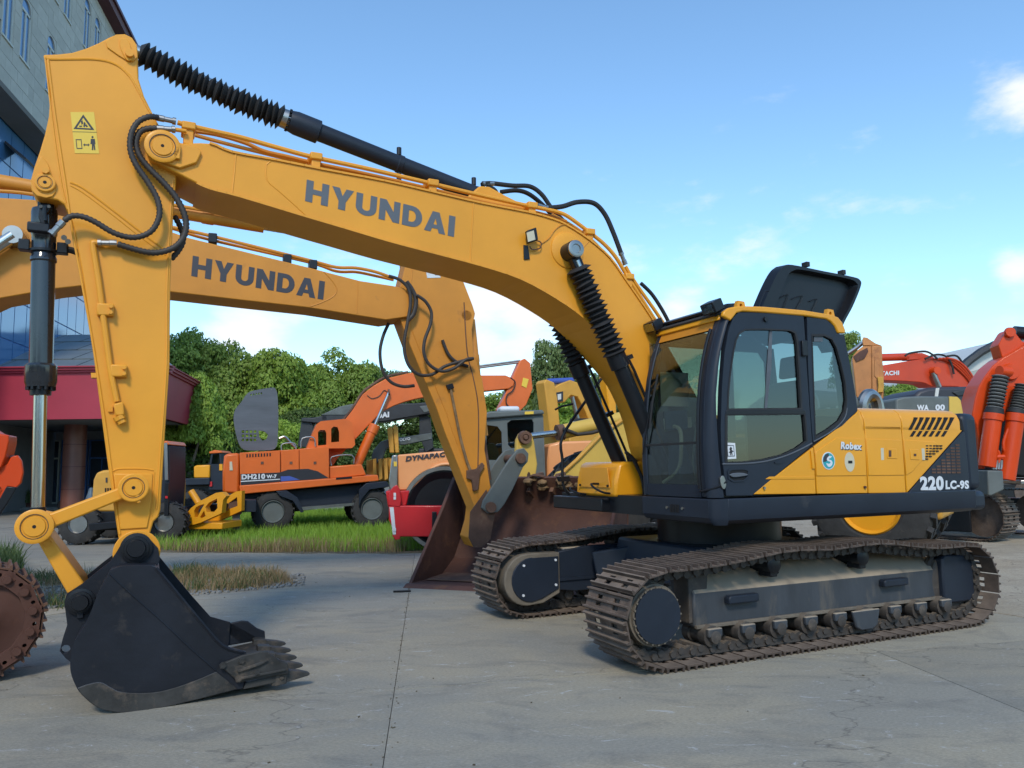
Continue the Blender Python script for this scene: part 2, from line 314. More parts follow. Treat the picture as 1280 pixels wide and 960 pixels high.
def wheel(F, parent, x, y0, y1, z, r, rim, m_rim, tread=26, name='wheel'):
    """tyre with lugs, dished rim with bolts; y0 is the outer face"""
    s = 1 if y1 > y0 else -1; wd = abs(y1 - y0); P0 = Vector((x, y0, z)); P1 = Vector((x, y1, z))
    t = MB(); t.lathe(P0, P1, [(.08, rim * .98), (.0, rim * 1.15), (.0, r * .82), (.06, r * .93), (.16, r * .965), (.84, r * .965), (.94, r * .93), (1, r * .82), (1, rim * 1.1), (.9, rim)], 40, False)
    ty = t.build(name, 'tyre', parent)
    lug = MB()
    for i in range(tread):
        a = 2 * math.pi * i / tread
        for h in (0, 1):
            aa = a + h * math.pi / tread; c = Vector((x + math.cos(aa) * r * .965, y0 + s * wd * (.27 + .46 * h), z + math.sin(aa) * r * .965)); rad = Vector((math.cos(aa), 0, math.sin(aa))); tn = Vector((-math.sin(aa), 0, math.cos(aa)))
            dg = (tn * (.6 if h else -.6) + Vector((0, 1, 0))).normalized(); lug.obox(c, rad * r * .045, dg * wd * .27, rad.cross(dg) * r * .045)
    lug.build('tread_lugs', 'tyre', ty)
    q = MB(); q.lathe(P0, P1, [(.14, .01), (.14, rim * .38), (.2, rim * .42), (.32, rim * .75), (.2, rim * .86), (.05, rim * .92), (-.01, rim), (.05, rim * 1.06), (.1, rim * 1.03)], 32)
    rm = q.build('rim', m_rim, ty)
    bt = MB()
    for i in range(10):
        a = 2 * math.pi * i / 10; c = Vector((x + math.cos(a) * rim * .6, y0 + s * wd * .2, z + math.sin(a) * rim * .6)); bt.cyl(c, c + Vector((0, -s * .03, 0)), .018, seg=6)
    bt.build('wheel_bolts', 'steel', rm)
    return ty
# crawler track: every shoe and every link an object, meshes shared
def shoe_mesh(pitch, wid, name='track_shoe'):
    b = MB(); p = pitch * .455; h = wid / 2
    for (ya, yb) in ((-h, -.16), (-.08, .08), (.16, h)): b.box(-p, p, ya, yb, -.012, .0)
    for (ya, yb) in ((-.16, -.08), (.08, .16)): b.box(-p, -p * .5, ya, yb, -.012, 0); b.box(p * .5, p, ya, yb, -.012, 0)
    for gx in (-.84, 0, .84): b.prism([(gx * p - .012, 0), (gx * p + .012, 0), (gx * p + .006, .028), (gx * p - .006, .028)], -h, h)
    return b.mesh(name, False)
def link_mesh(pitch, name='track_link'):
    b = MB(); p = pitch * .5
    for yy in (-.10, .10): b.prism([(-p * 1.1, -.02), (p * 1.0, -.02), (p * 1.15, -.06), (p * .8, -.105), (p * .2, -.085), (-p * .35, -.085), (-p * .9, -.105), (-p * 1.25, -.06)], yy - .02, yy + .02)
    b.cyl((-p * .05 - p, -.14, -.06), (-p * .05 - p, .14, -.06), .028, seg=10); b.cyl((p * .1, -.13, -.075), (p * .1, .13, -.075), .03, seg=8)
    return b.mesh(name, False)
def lay_track(parent, loop, yc, n, sh, lk, m1='track_steel', m2='track_link_steel', skip=None):
    P = [Vector((p[0], 0, p[1])) for p in loop[::-1]]; P.append(P[0]); L_ = [0]
    for i in range(1, len(P)): L_.append(L_[-1] + (P[i] - P[i - 1]).length)
    def at(s_):
        s_ %= L_[-1]; j = 0
        while L_[j + 1] < s_: j += 1
        return P[j].lerp(P[j + 1], (s_ - L_[j]) / (L_[j + 1] - L_[j]))
    for i in range(n):
        a = at(L_[-1] * (i - .5) / n); b = at(L_[-1] * (i + .5) / n); c = (a + b) / 2; d = b - a; ang = -math.atan2(d.z, d.x)
        if skip and skip(c): continue
        link('track_shoe', sh, m1, parent, (c.x, yc + random.uniform(-.003, .003), c.z), (0, ang + random.uniform(-.01, .01), 0))
        if lk: link('track_link', lk, m2, parent, (c.x, yc, c.z), (0, ang, 0))
def track_loop(xl, xr, rl, rr, top, n=10):
    """counter-clockwise seen from -y?  bottom left->right, round the right, top right->left, round the left"""
    pts = [(xl + (xr - xl) * i / 8, .03) for i in range(9)]
    pts += [(xr + rr * math.sin(a), .03 + rr - rr * math.cos(a)) for a in [math.pi * k / n for k in range(1, n)]]
    pts += top[::-1]
    pts += [(xl - rl * math.sin(a), .03 + rl + rl * math.cos(a)) for a in [math.pi * k / n for k in range(1, n)]]
    return pts
# ================================================================== the big excavator in front
F = Frame(2.1157, 8.09, .4382)
E1 = thing('excavator', F, 'large clean yellow crawler excavator in front, marked 220LC-9S, with its black engine hood open', 'excavator')
Y1 = 'yellow_paint'
# ---- crawler tracks
SH = shoe_mesh(.19, .6); LK = link_mesh(.19)
top = [(-1.78, .755), (-1.5, .757), (-1.2, .772), (-.9, .80), (-.62, .835), (-.48, .845), (-.3, .84), (0, .825), (.3, .842), (.5, .85), (.75, .835), (1.05, .79), (1.35, .762), (1.6, .76), (1.8, .765)]
LOOP = track_loop(-1.78, 1.8, .3625, .3675, top)
def undercarriage(parent, sy):
    """sy = -1 near side, +1 far side; centre line y = sy * 1.195"""
    yc = sy * 1.195; yo = yc + sy * .06            # outer face of the frame
    fr = MB()
    yi = yc - sy * .16
    prof = [(yo, .25), (yo, .52), (yo - sy * .02, .545), (yo - sy * .26, .70), (yi - sy * .1, .70), (yi - sy * .1, .25)]
    fr.prism([(a, b) for a, b in prof], -1.33, 1.66, 'x')
    f = fr.build('track_frame', 'frame_dusty', parent, .02, label='dusty dark side frame of the crawler track')
    MB().box(-1.33, 1.66, min(yo + sy * .0, yo + sy * .035), max(yo, yo + sy * .035), .245, .272).build('lower_flange', 'dust_brown', f, .004)
    for i in range(9):                              # track rollers
        x = -1.22 + i * .345
        MB().lathe((x, yc - .2, .19), (x, yc + .2, .19), [(0, .03), (.02, .05), (.12, .05), (.14, .085), (.34, .085), (.36, .07), (.64, .07), (.66, .085), (.86, .085), (.88, .05), (.98, .05), (1, .03)], 18).build('track_roller', 'track_link_steel', f)
        MB().box(x - .07, x + .07, yc + sy * .17 - .02, yc + sy * .17 + .02, .19, .26).build('roller_bracket', 'frame_dusty', f, .01)
    MB().prism([(.28, .26), (.62, .26), (.58, .12), (.52, .09), (.38, .09), (.32, .12)], yc + sy * .19 - .015, yc + sy * .19 + .015).build('track_guard', 'frame_dusty', f, .01)
    for x in (-.50, .56):                           # carrier rollers on brackets, recess shade painted by black plates on the frame
        MB().lathe((x, yc - .12, .705), (x, yc + .14, .705), [(0, .05), (.05, .075), (.4, .075), (.45, .062), (.8, .062), (.85, .07), (.97, .07), (1, .05)][:: 1], 20).build('carrier_roller', 'black_metal', f)
        MB().box(x - .04, x + .04, yc - .1, yc + .05, .6, .69).build('roller_seat', 'black_metal', f, .01)
        sl4 = [Vector((xx, yo - sy * (.02 + .24 * t) + sy * .003, .545 + .155 * t + .005)) for xx, t in ((x - .10, 1), (x + .10, 1), (x + .20, .40), (x + .17, .34), (x + .03, .34))]; rb = MB(); rb.v = [tuple(q) for q in sl4] + [tuple(q - Vector((0, 0, .02))) for q in sl4]; rb.f = [[0, 1, 2, 3, 4], [9, 8, 7, 6, 5]] + [[k, (k + 1) % 5, 5 + (k + 1) % 5, 5 + k] for k in range(5)]; rb.build('recess_shade', 'void_black', f, sm=False)
    for x in (-.86, .95):
        MB().prism([(x - .16, .42), (x + .16, .42), (x + .16, .485), (x - .14, .485), (x - .16, .47)], yo, yo + sy * .07).build('step', 'dark_blue_grey', f, .01)
    # idler at the back with its yoke and cover
    MB().lathe((1.8, yc - .07, .40), (1.8, yc + .07, .40), [(0, .06), (0, .25), (.1, .29), (.3, .29), (.35, .325), (.65, .325), (.7, .29), (.9, .29), (1, .25), (1, .06)], 36).build('idler', 'track_link_steel', f)
    MB().prism([(1.60, .62), (1.66, .66), (2.02, .64), (2.05, .60), (2.05, .26), (1.98, .2), (1.6, .2)], yo + sy * .06, yo - sy * .07).build('idler_cover', 'dark_blue_grey', f, .018)
    MB().prism([(1.64, .2), (1.98, .2), (1.86, .13), (1.66, .13)], yo, yo - sy * .08).build('idler_cover_foot', 'track_steel', f, .01)
    # sprocket and final drive at the front
    sp = [];
    for i in range(21 * 4):
        a = 2 * math.pi * i / 84; rr = .315 if (i % 4) in (0, 1) else .268; sp.append((-1.78 + rr * math.cos(a), .40 + rr * math.sin(a)))
    MB().prism(sp, yc - .035, yc + .035).build('sprocket', 'track_link_steel', f)
    if sy < 0:
        MB().lathe((-1.80, yc + .2, .415), (-1.80, yo - .16, .415), [(0, .25), (.62, .25), (.64, .235), (.93, .235), (.94, .222), (1, .218)], 40).build('final_drive', 'dust_brown', f)
        dr = MB().cyl((-1.80, yo - .155, .415), (-1.80, yo - .178, .415), .208, .206, 40).build('final_drive_cover', 'dark_blue_grey', f)
        bt = MB()
        for i in range(24):
            a = 2 * math.pi * i / 24; bt.cyl((-1.80 + .212 * math.cos(a), yo - .15, .415 + .212 * math.sin(a)), (-1.80 + .212 * math.cos(a), yo - .172, .415 + .212 * math.sin(a)), .009, seg=6)
        bt.build('cover_bolts', 'dust_brown', dr)
    MB().prism([(-1.36, .66), (-1.28, .72), (-1.15, .70), (-1.2, .3), (-1.36, .28)], yo - sy * .02, yi).build('frame_end_plate', 'track_link_steel', f, .01)
    if sy > 0:                                      # inner motor housing of the far track
        yn = .86
        D = [(-1.42, .62), (-1.72, .62)] + circ(-1.74, .40, .225, 12, math.pi / 2, 3 * math.pi / 2, True) + [(-1.62, .2), (-1.42, .29)]
        big = [(-1.40, .66), (-1.75, .665)] + circ(-1.78, .40, .262, 14, math.pi / 2, 3 * math.pi / 2, True) + [(-1.6, .15), (-1.40, .24)]
        MB().prism(big, .87, 1.15).build('motor_housing', 'dust_brown', f, .012)
        cv = MB().prism(D, .855, .872).build('motor_cover', 'dark_blue_grey', f, .006)
        for (x, z) in ((-1.83, .55), (-1.46, .585), (-1.84, .25), (-1.46, .33)): MB().cyl((x, .86, z), (x, .842, z), .014, seg=6).build('bolt', 'decal_white', cv)
        MB().prism([(-1.42, .66), (-1.1, .70), (1.6, .72), (1.6, .24), (-1.2, .24), (-1.42, .27)], .9, 1.0).build('inner_side_plate', 'dark_blue_grey', f, .01)
        MB().box(-1.40, 1.6, .88, .9, .36, .385).build('inner_rib', 'dark_blue_grey', f)
    # shoes
    lay_track(f, LOOP, yc, 49, SH, LK)
undercarriage(E1, -1); undercarriage(E1, 1)
cb = MB().prism([(-.85, .42), (.85, .42), (.75, .80), (-.75, .80)], -.75, .75).build('carbody', 'dark_blue_grey', E1, .03)
for sx in (-1, 1):
    for sy in (-1, 1): MB().bar((sx * .5, sy * .55, .60), (sx * .9, sy * .92, .50), .42, .30).build('carbody_leg', 'dark_blue_grey', cb, .02)
MB().cyl((0, 0, .8), (0, 0, 1.06), .62, .62, 48).build('slewing_ring', 'black_metal', E1)
# ---- upper structure
MB().box(-1.12, 2.05, -1.28, 1.3, 1.09, 1.27).build('upper_deck', 'black_metal', E1)
sk = [(-1.37, 1.276), (-1.37, 1.15), (-1.355, 1.10), (-1.31, 1.07), (-1.2, 1.055), (-1.2, 1.276)]
MB().prism(sk, -1.03, 2.10, 'x').build('side_skirt', 'dark_blue_grey', E1, .008)
fs = MB().prism([(-1.17, 1.276), (-1.17, 1.12), (-1.14, 1.075), (-1.05, 1.06), (-.95, 1.06), (-.95, 1.276)], -1.30, -.34)
fsk = fs.build('front_skirt', 'dark_blue_grey', E1, .01)
MB().rings([[Vector((-1.03 - .14 * math.sin(a) * k, -1.30 - .07 * math.cos(a) * k, z)) for a in [math.pi / 2 * i / 6 for i in range(7)]] + [Vector((-1.0, -1.28, z))] for z, k in ((1.06, .72), (1.09, .92), (1.13, 1), (1.276, 1))]).build('skirt_corner', 'dark_blue_grey', E1)
for x in range(4): MB().box(-1.178, -1.169, -.90 + x * .035, -.882 + x * .035, 1.15, 1.215).build('vent_slot', 'void_black', fsk)
for yy in (-.95, -.73): MB().cyl((-1.165, yy, 1.185), (-1.18, yy, 1.185), .013, seg=8).build('bolt', 'steel', fsk)
# far side platform with toolbox, step rails and mirror stand
pf = MB().box(-1.22, 1.9, .30, 1.33, 1.10, 1.235).build('right_platform', 'black_metal', E1, .012)
tb = MB(); tbf = -1.16
tb.prism([(tbf, 1.25), (tbf + .015, 1.42), (tbf + .06, 1.575), (tbf + .12, 1.60), (.1, 1.60), (.1, 1.25)], .14, .92)
tbo = tb.build('toolbox', 'yellow_body', E1, .03)
MB().prism([(.22, 1.34), (.80, 1.34), (.76, 1.545), (.26, 1.545)], tbf - .006, tbf - .0, 'x').build('door_panel', Y1, tbo, .004)
for yy in (.25, .80): MB().cyl((tbf + .0, yy, 1.36), (tbf - .02, yy, 1.36), .012, seg=10).build('latch', 'black_metal', tbo)
MB().prism([(.1, 1.24), (1.9, 1.24), (1.9, 1.88), (.9, 1.9), (.1, 1.85)], .75, 1.32).build('right_body', 'yellow_body', E1, .04)
def pole(name, pts, r, m='black_metal', parent=E1, k=5): return hose(name, pts, r, m, parent, k, 8)
ms = MB().tube(smooth([F.p3(1.0, 712, 618), F.p3(1.0, 704, 606), F.p3(1.0, 703, 575), F.p3(1.0, 703, 546), F.p3(1.0, 733, 500), F.p3(1.0, 760, 462)], 4), .017, 8).build('mirror_stand', 'black_metal', E1)
MB().tube([F.p3(1.0, 694, 512), F.p3(1.0, 702, 508), F.p3(1.0, 716, 505)], .012, 6).build('mirror_bracket', 'black_metal', ms)
MB().prism(F.b(1.0, [(697, 596), (710, 595), (712, 602), (700, 602)]), .97, 1.04).build('clamp', 'black_metal', ms)
for a, b in (((716, 610), (727, 618)), ((743, 605), (757, 617))):
    x0, z0 = F.atx(-1.22, *a); x1, z1 = F.atx(-1.22, *b)
    MB().tube(smooth([(-1.17, x0, z0), (-1.27, x0 - .02, z0), (-1.27, (x0 + x1) / 2, (z0 + z1) / 2), (-1.24, x1, z1 + .01), (-1.17, x1, z1)], 3), .012, 6).build('grab_rail', 'black_metal', E1)
# ---- left body side (yellow panels)
YB = 'yellow_body'; yf = -1.335
def sp_panel(name, px, m, y0=yf, th=.025, bev=.006, parent=E1): return MB().prism(F.b(y0, px), y0, y0 + th).build(name, m, parent, bev)
p1 = sp_panel('side_panel', [(940, 618), (1017, 559), (1020, 617.5)], YB)
p2 = sp_panel('side_panel', [(1018.2, 558), (1070, 517), (1073, 513), (1079, 532), (1081.5, 545), (1084.6, 616.6), (1021.5, 617.3)], YB)
p3 = sp_panel('side_panel', [(1081, 532), (1126, 533), (1128, 548), (1132.5, 616.2), (1086, 616.6)], YB)
p4 = sp_panel('side_panel', [(1127.6, 533), (1190, 536), (1203, 538), (1134, 616)], YB)
# pressed middle band between the two crease lines
for pp, q in ((p2, [(1046, 547), (1080.5, 548.5), (1083.5, 594.5), (1021, 595), (1019.5, 567), (1020.5, 564)]), (p3, [(1083, 548.5), (1127, 550), (1131, 594), (1086, 594.4)]), (p4, [(1130, 550), (1168, 552), (1172, 554), (1140, 590), (1133, 594)])):
    MB().prism(F.b(yf - .007, q), yf - .007, yf + .002).build('pressed_panel', YB, pp, .004)
MB().prism(F.b(yf - .005, [(962, 595.8), (1018, 595.3), (1018.5, 599), (957, 599)]), yf - .005, yf + .002).build('pressed_rib', YB, p1, .003)
MB().box(*[F.at(yf, 940, 600)[0], F.at(yf, 1200, 600)[0]], yf + .02, yf + .06, 1.29, 1.98).build('panel_backing', 'void_black', E1)
# hood shoulder and top
hx0, hx1 = F.at(-1.30, 1071, 509)[0], F.at(-1.33, 1199, 520)[0]
hp = [(yf, 1.862), (yf, 1.95), (yf + .006, 1.975), (yf + .03, 2.025), (yf + .08, 2.06), (yf + .16, 2.078), (-.75, 2.09), (-.75, 2.05), (yf + .05, 1.862)]
segs = [hx0 + .0, F.at(yf, 1080, 530)[0], F.at(yf, 1127, 530)[0], hx1]
hd = None
for i in range(3):
    pr = [(a, b - (.035 if i == 2 else 0) * 0) for a, b in hp]; o = MB().prism(pr, segs[i] + .004, segs[i + 1] - .004, 'x').build('hood_shoulder', YB, E1, .006); hd = hd or o
MB().prism([(-.75, 1.99), (-.75, 2.03), (1.2, 1.99), (1.32, 1.93), (1.32, 1.85)], 1.75, hx1, 'x').build('rear_hood', YB, E1, .01)
# air slots: black plates proud of the panel paint the shade inside holes
for r_, (n_, y0_, y1_, dx, dxx) in enumerate(((7, 521.5, 537, 8, 7.6), (6, 538.5, 545.5, 4.4, 7.8))):
    for i in range(n_ + (0 if r_ else 0)):
        xb = (1136 if r_ == 0 else 1137.5) + i * dxx
        q = [(xb, y1_), (xb + 3.6, y1_ + .2), (xb + dx + 3.6, y0_ + .4), (xb + dx, y0_)]
        yy = yf - .004 if r_ else yf - .006
        MB().prism(F.b(yy - .0, q), yy, yy + .02).build('vent_slot', 'void_black', hd if r_ == 0 else p4)
gr = MB()
for j in range(6):
    for i in range(5 - (j * 4) // 5):
        x = 1157.5 + i * 4.4; y = 556.5 + j * 3.3; gr.prism(F.b(yf - .009, [(x, y), (x + 3, y), (x + 3, y + 1.6), (x, y + 1.6)]), yf - .009, yf)
gr.build('grille_holes', 'void_black', p4, kind='stuff')
for q in ([(1109, 560), (1121, 561), (1121.5, 573.5), (1109.5, 573)], [(1137.5, 561.5), (1148.5, 561.5), (1149.5, 575), (1138.5, 574.5)]):
    lp = MB().prism(F.b(yf - .012, q), yf - .012, yf - .004).build('latch_plate', YB, p3 if q[0][0] < 1130 else p4, .004)
    cx = sum(p[0] for p in q) / 4; cy = sum(p[1] for p in q) / 4
    MB().prism(F.b(yf - .015, [(cx - 4, cy - 4), (cx - 1, cy - 4), (cx - 1, cy + 4), (cx - 4, cy + 4)] if q[0][0] < 1130 else [(cx - 1, cy - 1), (cx + 2, cy - 1), (cx + 2, cy + 2), (cx - 1, cy + 2)]), yf - .015, yf - .012).build('latch_handle', 'rusty_maroon', lp)
for q, pp in (([(1101, 560), (1104.5, 560), (1105, 575), (1101.5, 575)], p3), ([(1152, 560.5), (1155.5, 560.5), (1156.5, 575), (1153, 575)], p4)): MB().prism(F.b(yf - .008, q), yf - .0085, yf - .007).build('sticker', 'decal_cream', pp)
MB().prism(F.b(yf - .01, [(1013.5, 563), (1016.5, 563), (1018.5, 586), (1015.5, 586)]), yf - .014, yf).build('hinge', YB, p1, .003)
c_ = F.at(yf - .008, 1035.5, 576)
st = MB().prism(circ(c_[0], c_[1], .079, 28), yf - .010, yf - .007).build('round_sticker', 'decal_white', p2)
MB().prism(circ(c_[0], c_[1], .070, 28), yf - .012, yf - .010).build('sticker_field', 'decal_teal', st)
def sq(pts, m, d): return MB().prism([(c_[0] + a * .07, c_[1] + b * .07) for a, b in pts], yf - d, yf - d + .0015).build('sticker_mark', m, st)
sq([(-.97, -.15), (-.9, .4), (-.5, .84), (0, .98), (.1, .55), (-.3, .35), (-.35, .0), (-.55, -.1)], 'decal_dark', .0135)
sq(sm2([(.62, .55), (.1, .62), (-.32, .3), (-.25, .0), (.2, -.12), (.22, -.3), (-.1, -.38), (-.5, -.3), (-.2, -.75), (.3, -.72), (.62, -.3), (.45, .05), (.05, .15), (.02, .28), (.25, .32)], 2), 'decal_white', .0145)
c2 = F.at(yf - .008, 1062, 577.5)
ov = MB().prism([(c2[0] + .062 * math.sin(a), c2[1] + .088 * math.cos(a)) for a in [2 * math.pi * i / 24 for i in range(24)]], yf - .010, yf - .007).build('lock_plate', 'decal_cream', p2)
MB().box(c2[0] - .02, c2[0] + .03, yf - .013, yf - .010, c2[1] - .012, c2[1] + .012).build('lock', 'void_black', ov)
word('Robex', F, yf - .008, [(1051, 552), (1077, 554), (1076.5, 562.5), (1050.5, 561.5)], 'decal_white', p2, .05, off=.004)
word('Robex', F, yf - .006, [(1051.8, 553), (1077.8, 555), (1077.3, 563.5), (1051.3, 562.5)], 'decal_dark', p2, .06, off=.004)
for (px, py) in ((955, 610), (1081, 609)): c3 = F.p3(yf - .006, px, py); MB().cyl(c3 + Vector((0, .01, 0)), c3 - Vector((0, .012, 0)), .012, seg=8).build('bolt', 'steel' if px < 1000 else 'rusty_maroon', p1 if px < 1000 else p2)
# dark rear corner panel with the model lettering
rp = sp_panel('rear_corner_panel', [(1136, 616.2), (1204.5, 538.5), (1206, 541), (1213.5, 615.5)], 'dark_blue_grey', yf - .001)
sl_ = sp_panel('shoulder_trim', [(1199.5, 522), (1203, 525), (1206, 541), (1201, 537)], 'void_black', yf - .0)
g2 = MB()
for j in range(11):
    y = 551.5 + j * 3.8; x0 = 1199.5 - (y - 548) * .87; x0 = max(x0, 1155 + 0)
    xr = 1199 + (y - 550) * .05; x = xr
    while x > x0 + 3: g2.prism(F.b(yf - .006, [(x - 4.6, y), (x, y), (x, y + 2.1), (x - 4.6, y + 2.1)]), yf - .006, yf - .001); x -= 6.2
g2.build('grille_mesh', 'rusty_brown', rp, kind='stuff')
MB().prism([(1.86, 1.295), (2.055, 1.295), (2.055, 1.31), (1.86, 1.31)], yf - .004, yf).build('trim_line', 'black_metal', rp)
word('220', F, yf - .002, [(1149, 595.5), (1179, 594.8), (1179.5, 613), (1150.5, 613)], 'decal_white', rp, .05)
word('LC-9S', F, yf - .002, [(1181.5, 600.5), (1210.5, 600.5), (1211, 611.3), (1181.5, 612)], 'decal_white', rp, .05)
# counterweight
def cwpts(s=0.):
    return [(2.03, -1.30 - s), (2.19 + s, -1.30 - s), (2.27 + s, -1.24 - s)] + [(2.27 + s + .48 * (1 - (abs(t) / 1.2) ** 2.2), t) for t in [-1.05, -.8, -.5, -.2, .2, .5, .8, 1.05]] + [(2.27 + s, 1.24 + s), (2.19 + s, 1.30 + s), (2.03, 1.30 + s)]
def zprism(pts, z0, z1): return MB().prism(pts, z0, z1, 'z')
cw = zprism(cwpts(.03), 1.27, 2.045).build('counterweight', 'dark_blue_grey', E1, .07, 4)
zprism(cwpts(.055), 1.075, 1.262).build('counterweight_foot', 'dark_blue_grey', cw, .05, 3)
# ---- engine bay things that stand above the sill under the open hood
eb = MB().lathe((.75, -.35, 2.22), (1.62, -.35, 2.20), [(0, .02), (0, .1), (.04, .13), (.1, .135), (.12, .125), (.9, .125), (.93, .13), (.97, .12), (1, .02)], 20).build('muffler', 'roller_grey', E1)
for x, r in ((.72, .11), (1.66, .13)): MB().tube(smooth([(x, -.45, 2.02), (x, -.46, 2.2), (x + .09, -.47, 2.3), (x + .2, -.47, 2.24), (x + .24, -.47, 2.02)], 5), r * .5, 10).build('exhaust_pipe', 'steel', eb)
MB().box(.65, 1.72, -.5, .5, 1.9, 2.06).build('engine_block', 'steel', E1, .03)
for i in range(5): MB().box(.95 + i * .13, 1.0 + i * .13, -.62, -.5, 2.02, 2.13 + .02 * (i % 2)).build('engine_fitting', 'steel', eb)
# open engine hood: a dished lid standing up, seen from inside
hf = Frame(2.1157, 8.09, .4382)
lo = F.b(.1, sm2([(935, 428), (952, 386), (962, 362), (972, 342), (980, 333), (990, 331), (1030, 339), (1066, 346), (1075, 350), (1076, 358), (1066, 383), (1055, 404), (1040, 440)], 4))
li = F.b(.1, sm2([(953, 430), (966, 392), (978, 362), (985, 344), (992, 338), (1002, 337), (1034, 343), (1063, 349), (1071, 354), (1072, 360), (1062, 384), (1051, 404), (1036, 436)], 4))
lid = MB(); sh = .10      # rim toward us, skin leaning behind
r0 = [Vector((x, .1, z)) for x, z in li]; r1 = [Vector((x, .1, z)) for x, z in lo]; r2 = [Vector((x - sh * .4, .22, z + .0)) for x, z in lo]; r3 = [Vector((x, .13, z)) for x, z in li]
cxm = sum(v.x for v in r0) / len(r0); czm = sum(v.z for v in r0) / len(r0)
r4 = [Vector((cxm + (v.x - cxm) * .8, .27, czm + (v.z - czm) * .82)) for v in r2]
lid.sheet([r0, r1]); lid.sheet([r1, r2]); lid.sheet([r2, r4])
r5 = [Vector((cxm + (v.x - cxm) * .93, .2, czm + (v.z - czm) * .93)) for v in r3]
lid.sheet([r5, r0][::-1]); i0 = len(lid.v); lid.v += [tuple(v) for v in r5]; lid.f.append([i0 + k for k in range(len(r5))])
i0 = len(lid.v); lid.v += [tuple(v) for v in r4]; lid.f.append([i0 + k for k in range(len(r4))][::-1])
lid = lid.build('engine_hood', 'black_metal', E1, label='black engine hood standing open')
for i in range(5):
    a = 1015 + i * 3.2; MB().prism(F.b(.19, [(a, 337.6 + i * .8 + .8), (a + 1.6, 338 + i * .8 + .8), (a + .4, 341.5 + i * .8 + .6), (a - 1.4, 341.1 + i * .8 + .6)]), .19, .196).build('vent_slot', 'decal_white', lid)
for pts in ([(968, 376), (980, 370), (984, 368), (985, 371), (979, 387)], [(990, 374), (1001, 370), (1003, 373), (995, 388)], [(1012, 377), (1020, 374), (1021, 377), (1014, 392)]): MB().tube(smooth([F.p3(.185, *p) for p in pts], 4), .005, 6).build('pressed_rib', 'black_metal', lid)
for p in ((1008, 331.5), (1053, 341.5)): c3 = F.p3(.15, *p); MB().box(c3.x - .025, c3.x + .025, .12, .2, c3.z - .02, c3.z + .035).build('rubber_stop', 'rubber', lid)
MB().tube(smooth(F.path(.05, [(948, 384), (955, 366), (958, 363.5), (961, 364)]), 4), .008, 6).build('hood_prop', 'black_metal', lid)
# ---- boom
yb = -.27
bt_ = [(186, 176), (194, 170), (205, 170), (215, 175), (229, 178.5), (262, 179), (290, 190), (345, 200), (400, 211), (480, 226), (537, 239), (600, 253.5), (659, 265), (684, 271.5), (707, 280.5), (737, 300), (762, 322), (782, 350), (800, 376), (817, 402), (850, 458), (880, 512), (893, 545)]
bb_ = [(890, 572), (872, 590), (850, 592), (832, 572), (818, 520), (802, 482), (790, 464), (762, 431), (730, 398), (695, 373), (650, 348.5), (600, 332), (540, 316), (487, 302), (430, 285), (381, 270.5), (300, 246), (262, 236), (240, 226), (221, 216), (200, 205), (188, 199), (183, 188)]
bt_ = [tuple(v) for v in sm2(bt_, 3)]; bb_ = [tuple(v) for v in sm2(bb_, 3)]
BO = F.b(yb, bt_ + bb_)
bm = MB().prism(BO, yb, -yb).build('boom', Y1, E1, .012)
def bead(px, y, m=Y1, parent=bm, r=.006, n=5): return MB().tube(smooth([F.p3(y, *p) for p in px], n), r, 6).build('weld_bead', m, parent)
# cover plates standing proud along the edges: flanges
def flange(pts, y0, parent=bm, wdt=.02, h=.012, name='flange'):
    P = F.b(y0, pts); g = []
    b_ = MB()
    for i in range(len(P) - 1): a = Vector((P[i][0], 0, P[i][1])); c = Vector((P[i + 1][0], 0, P[i + 1][1])); b_.bar(a, c + (c - a).normalized() * .004, abs(y0) * 2 + .028, h * 1.4, up=(0, 0, 1) if abs((c - a).normalized().z) < .9 else (1, 0, 0))
    return b_.build(name, Y1, parent)
flange(bt_[15:-9], yb); flange(bb_[9:54], yb)
bead([(295, 191), (293, 216), (290, 243)], yb); bead([(592, 253), (590, 290), (588, 329)], yb); bead([(333, 206), (334, 225), (350, 240), (368, 256), (381, 268)], yb, r=.005); bead([(333, 206), (340, 201), (352, 202)], yb, r=.005)
# nose: fork cheeks and pin bosses
nc = F.at(yb, 203, 186)
fork = F.b(yb - .03, [(184, 180), (192, 171), (205, 169), (216, 173), (229, 180), (248, 184), (252, 190), (246, 203), (225, 210), (205, 203), (190, 199), (184, 190)])
for y0, y1 in ((yb - .03, yb), (-yb, -yb + .03)): MB().prism(fork, y0, y1).build('nose_cheek', Y1, bm, .008)
def boss(x, z, y, r, parent, m=Y1, th=.03, name='pin_boss'):
    s_ = -1 if y < 0 else 1
    o = MB().lathe((x, y, z), (x, y + s_ * th, z), [(0, r), (.85, r), (1, r * .93), (1, r * .72), (.8, r * .68), (.8, r * .6), (1.1, r * .56), (1.1, .01)], 28).build(name, m, parent)
    MB().cyl((x, y + s_ * th * 1.1, z), (x, y + s_ * th * 1.16, z), .012, seg=10).build('grease_nipple', 'void_black', o)
    MB().lathe((x, y + s_ * th * .7, z), (x, y + s_ * (th * 1.0 + .002), z), [(0, r * .73), (1, r * .73), (1, r * .69), (0, r * .69)], 28, False).build('groove', 'hose_brown', o); return o
boss(nc[0], nc[1], yb - .03, .125, bm)
MB().prism(F.b(yb - .055, [(212, 190), (218, 183), (224, 183), (226, 186), (225, 199), (219, 198)]), yb - .06, yb - .03).build('pin_lock', Y1, bm, .006)
# HYUNDAI
big_word('HYUNDAI', F, yb, [(383.5, 224.5), (569.3, 271), (567.3, 296.3), (381.2, 251.3)], 'decal_grey', bm)
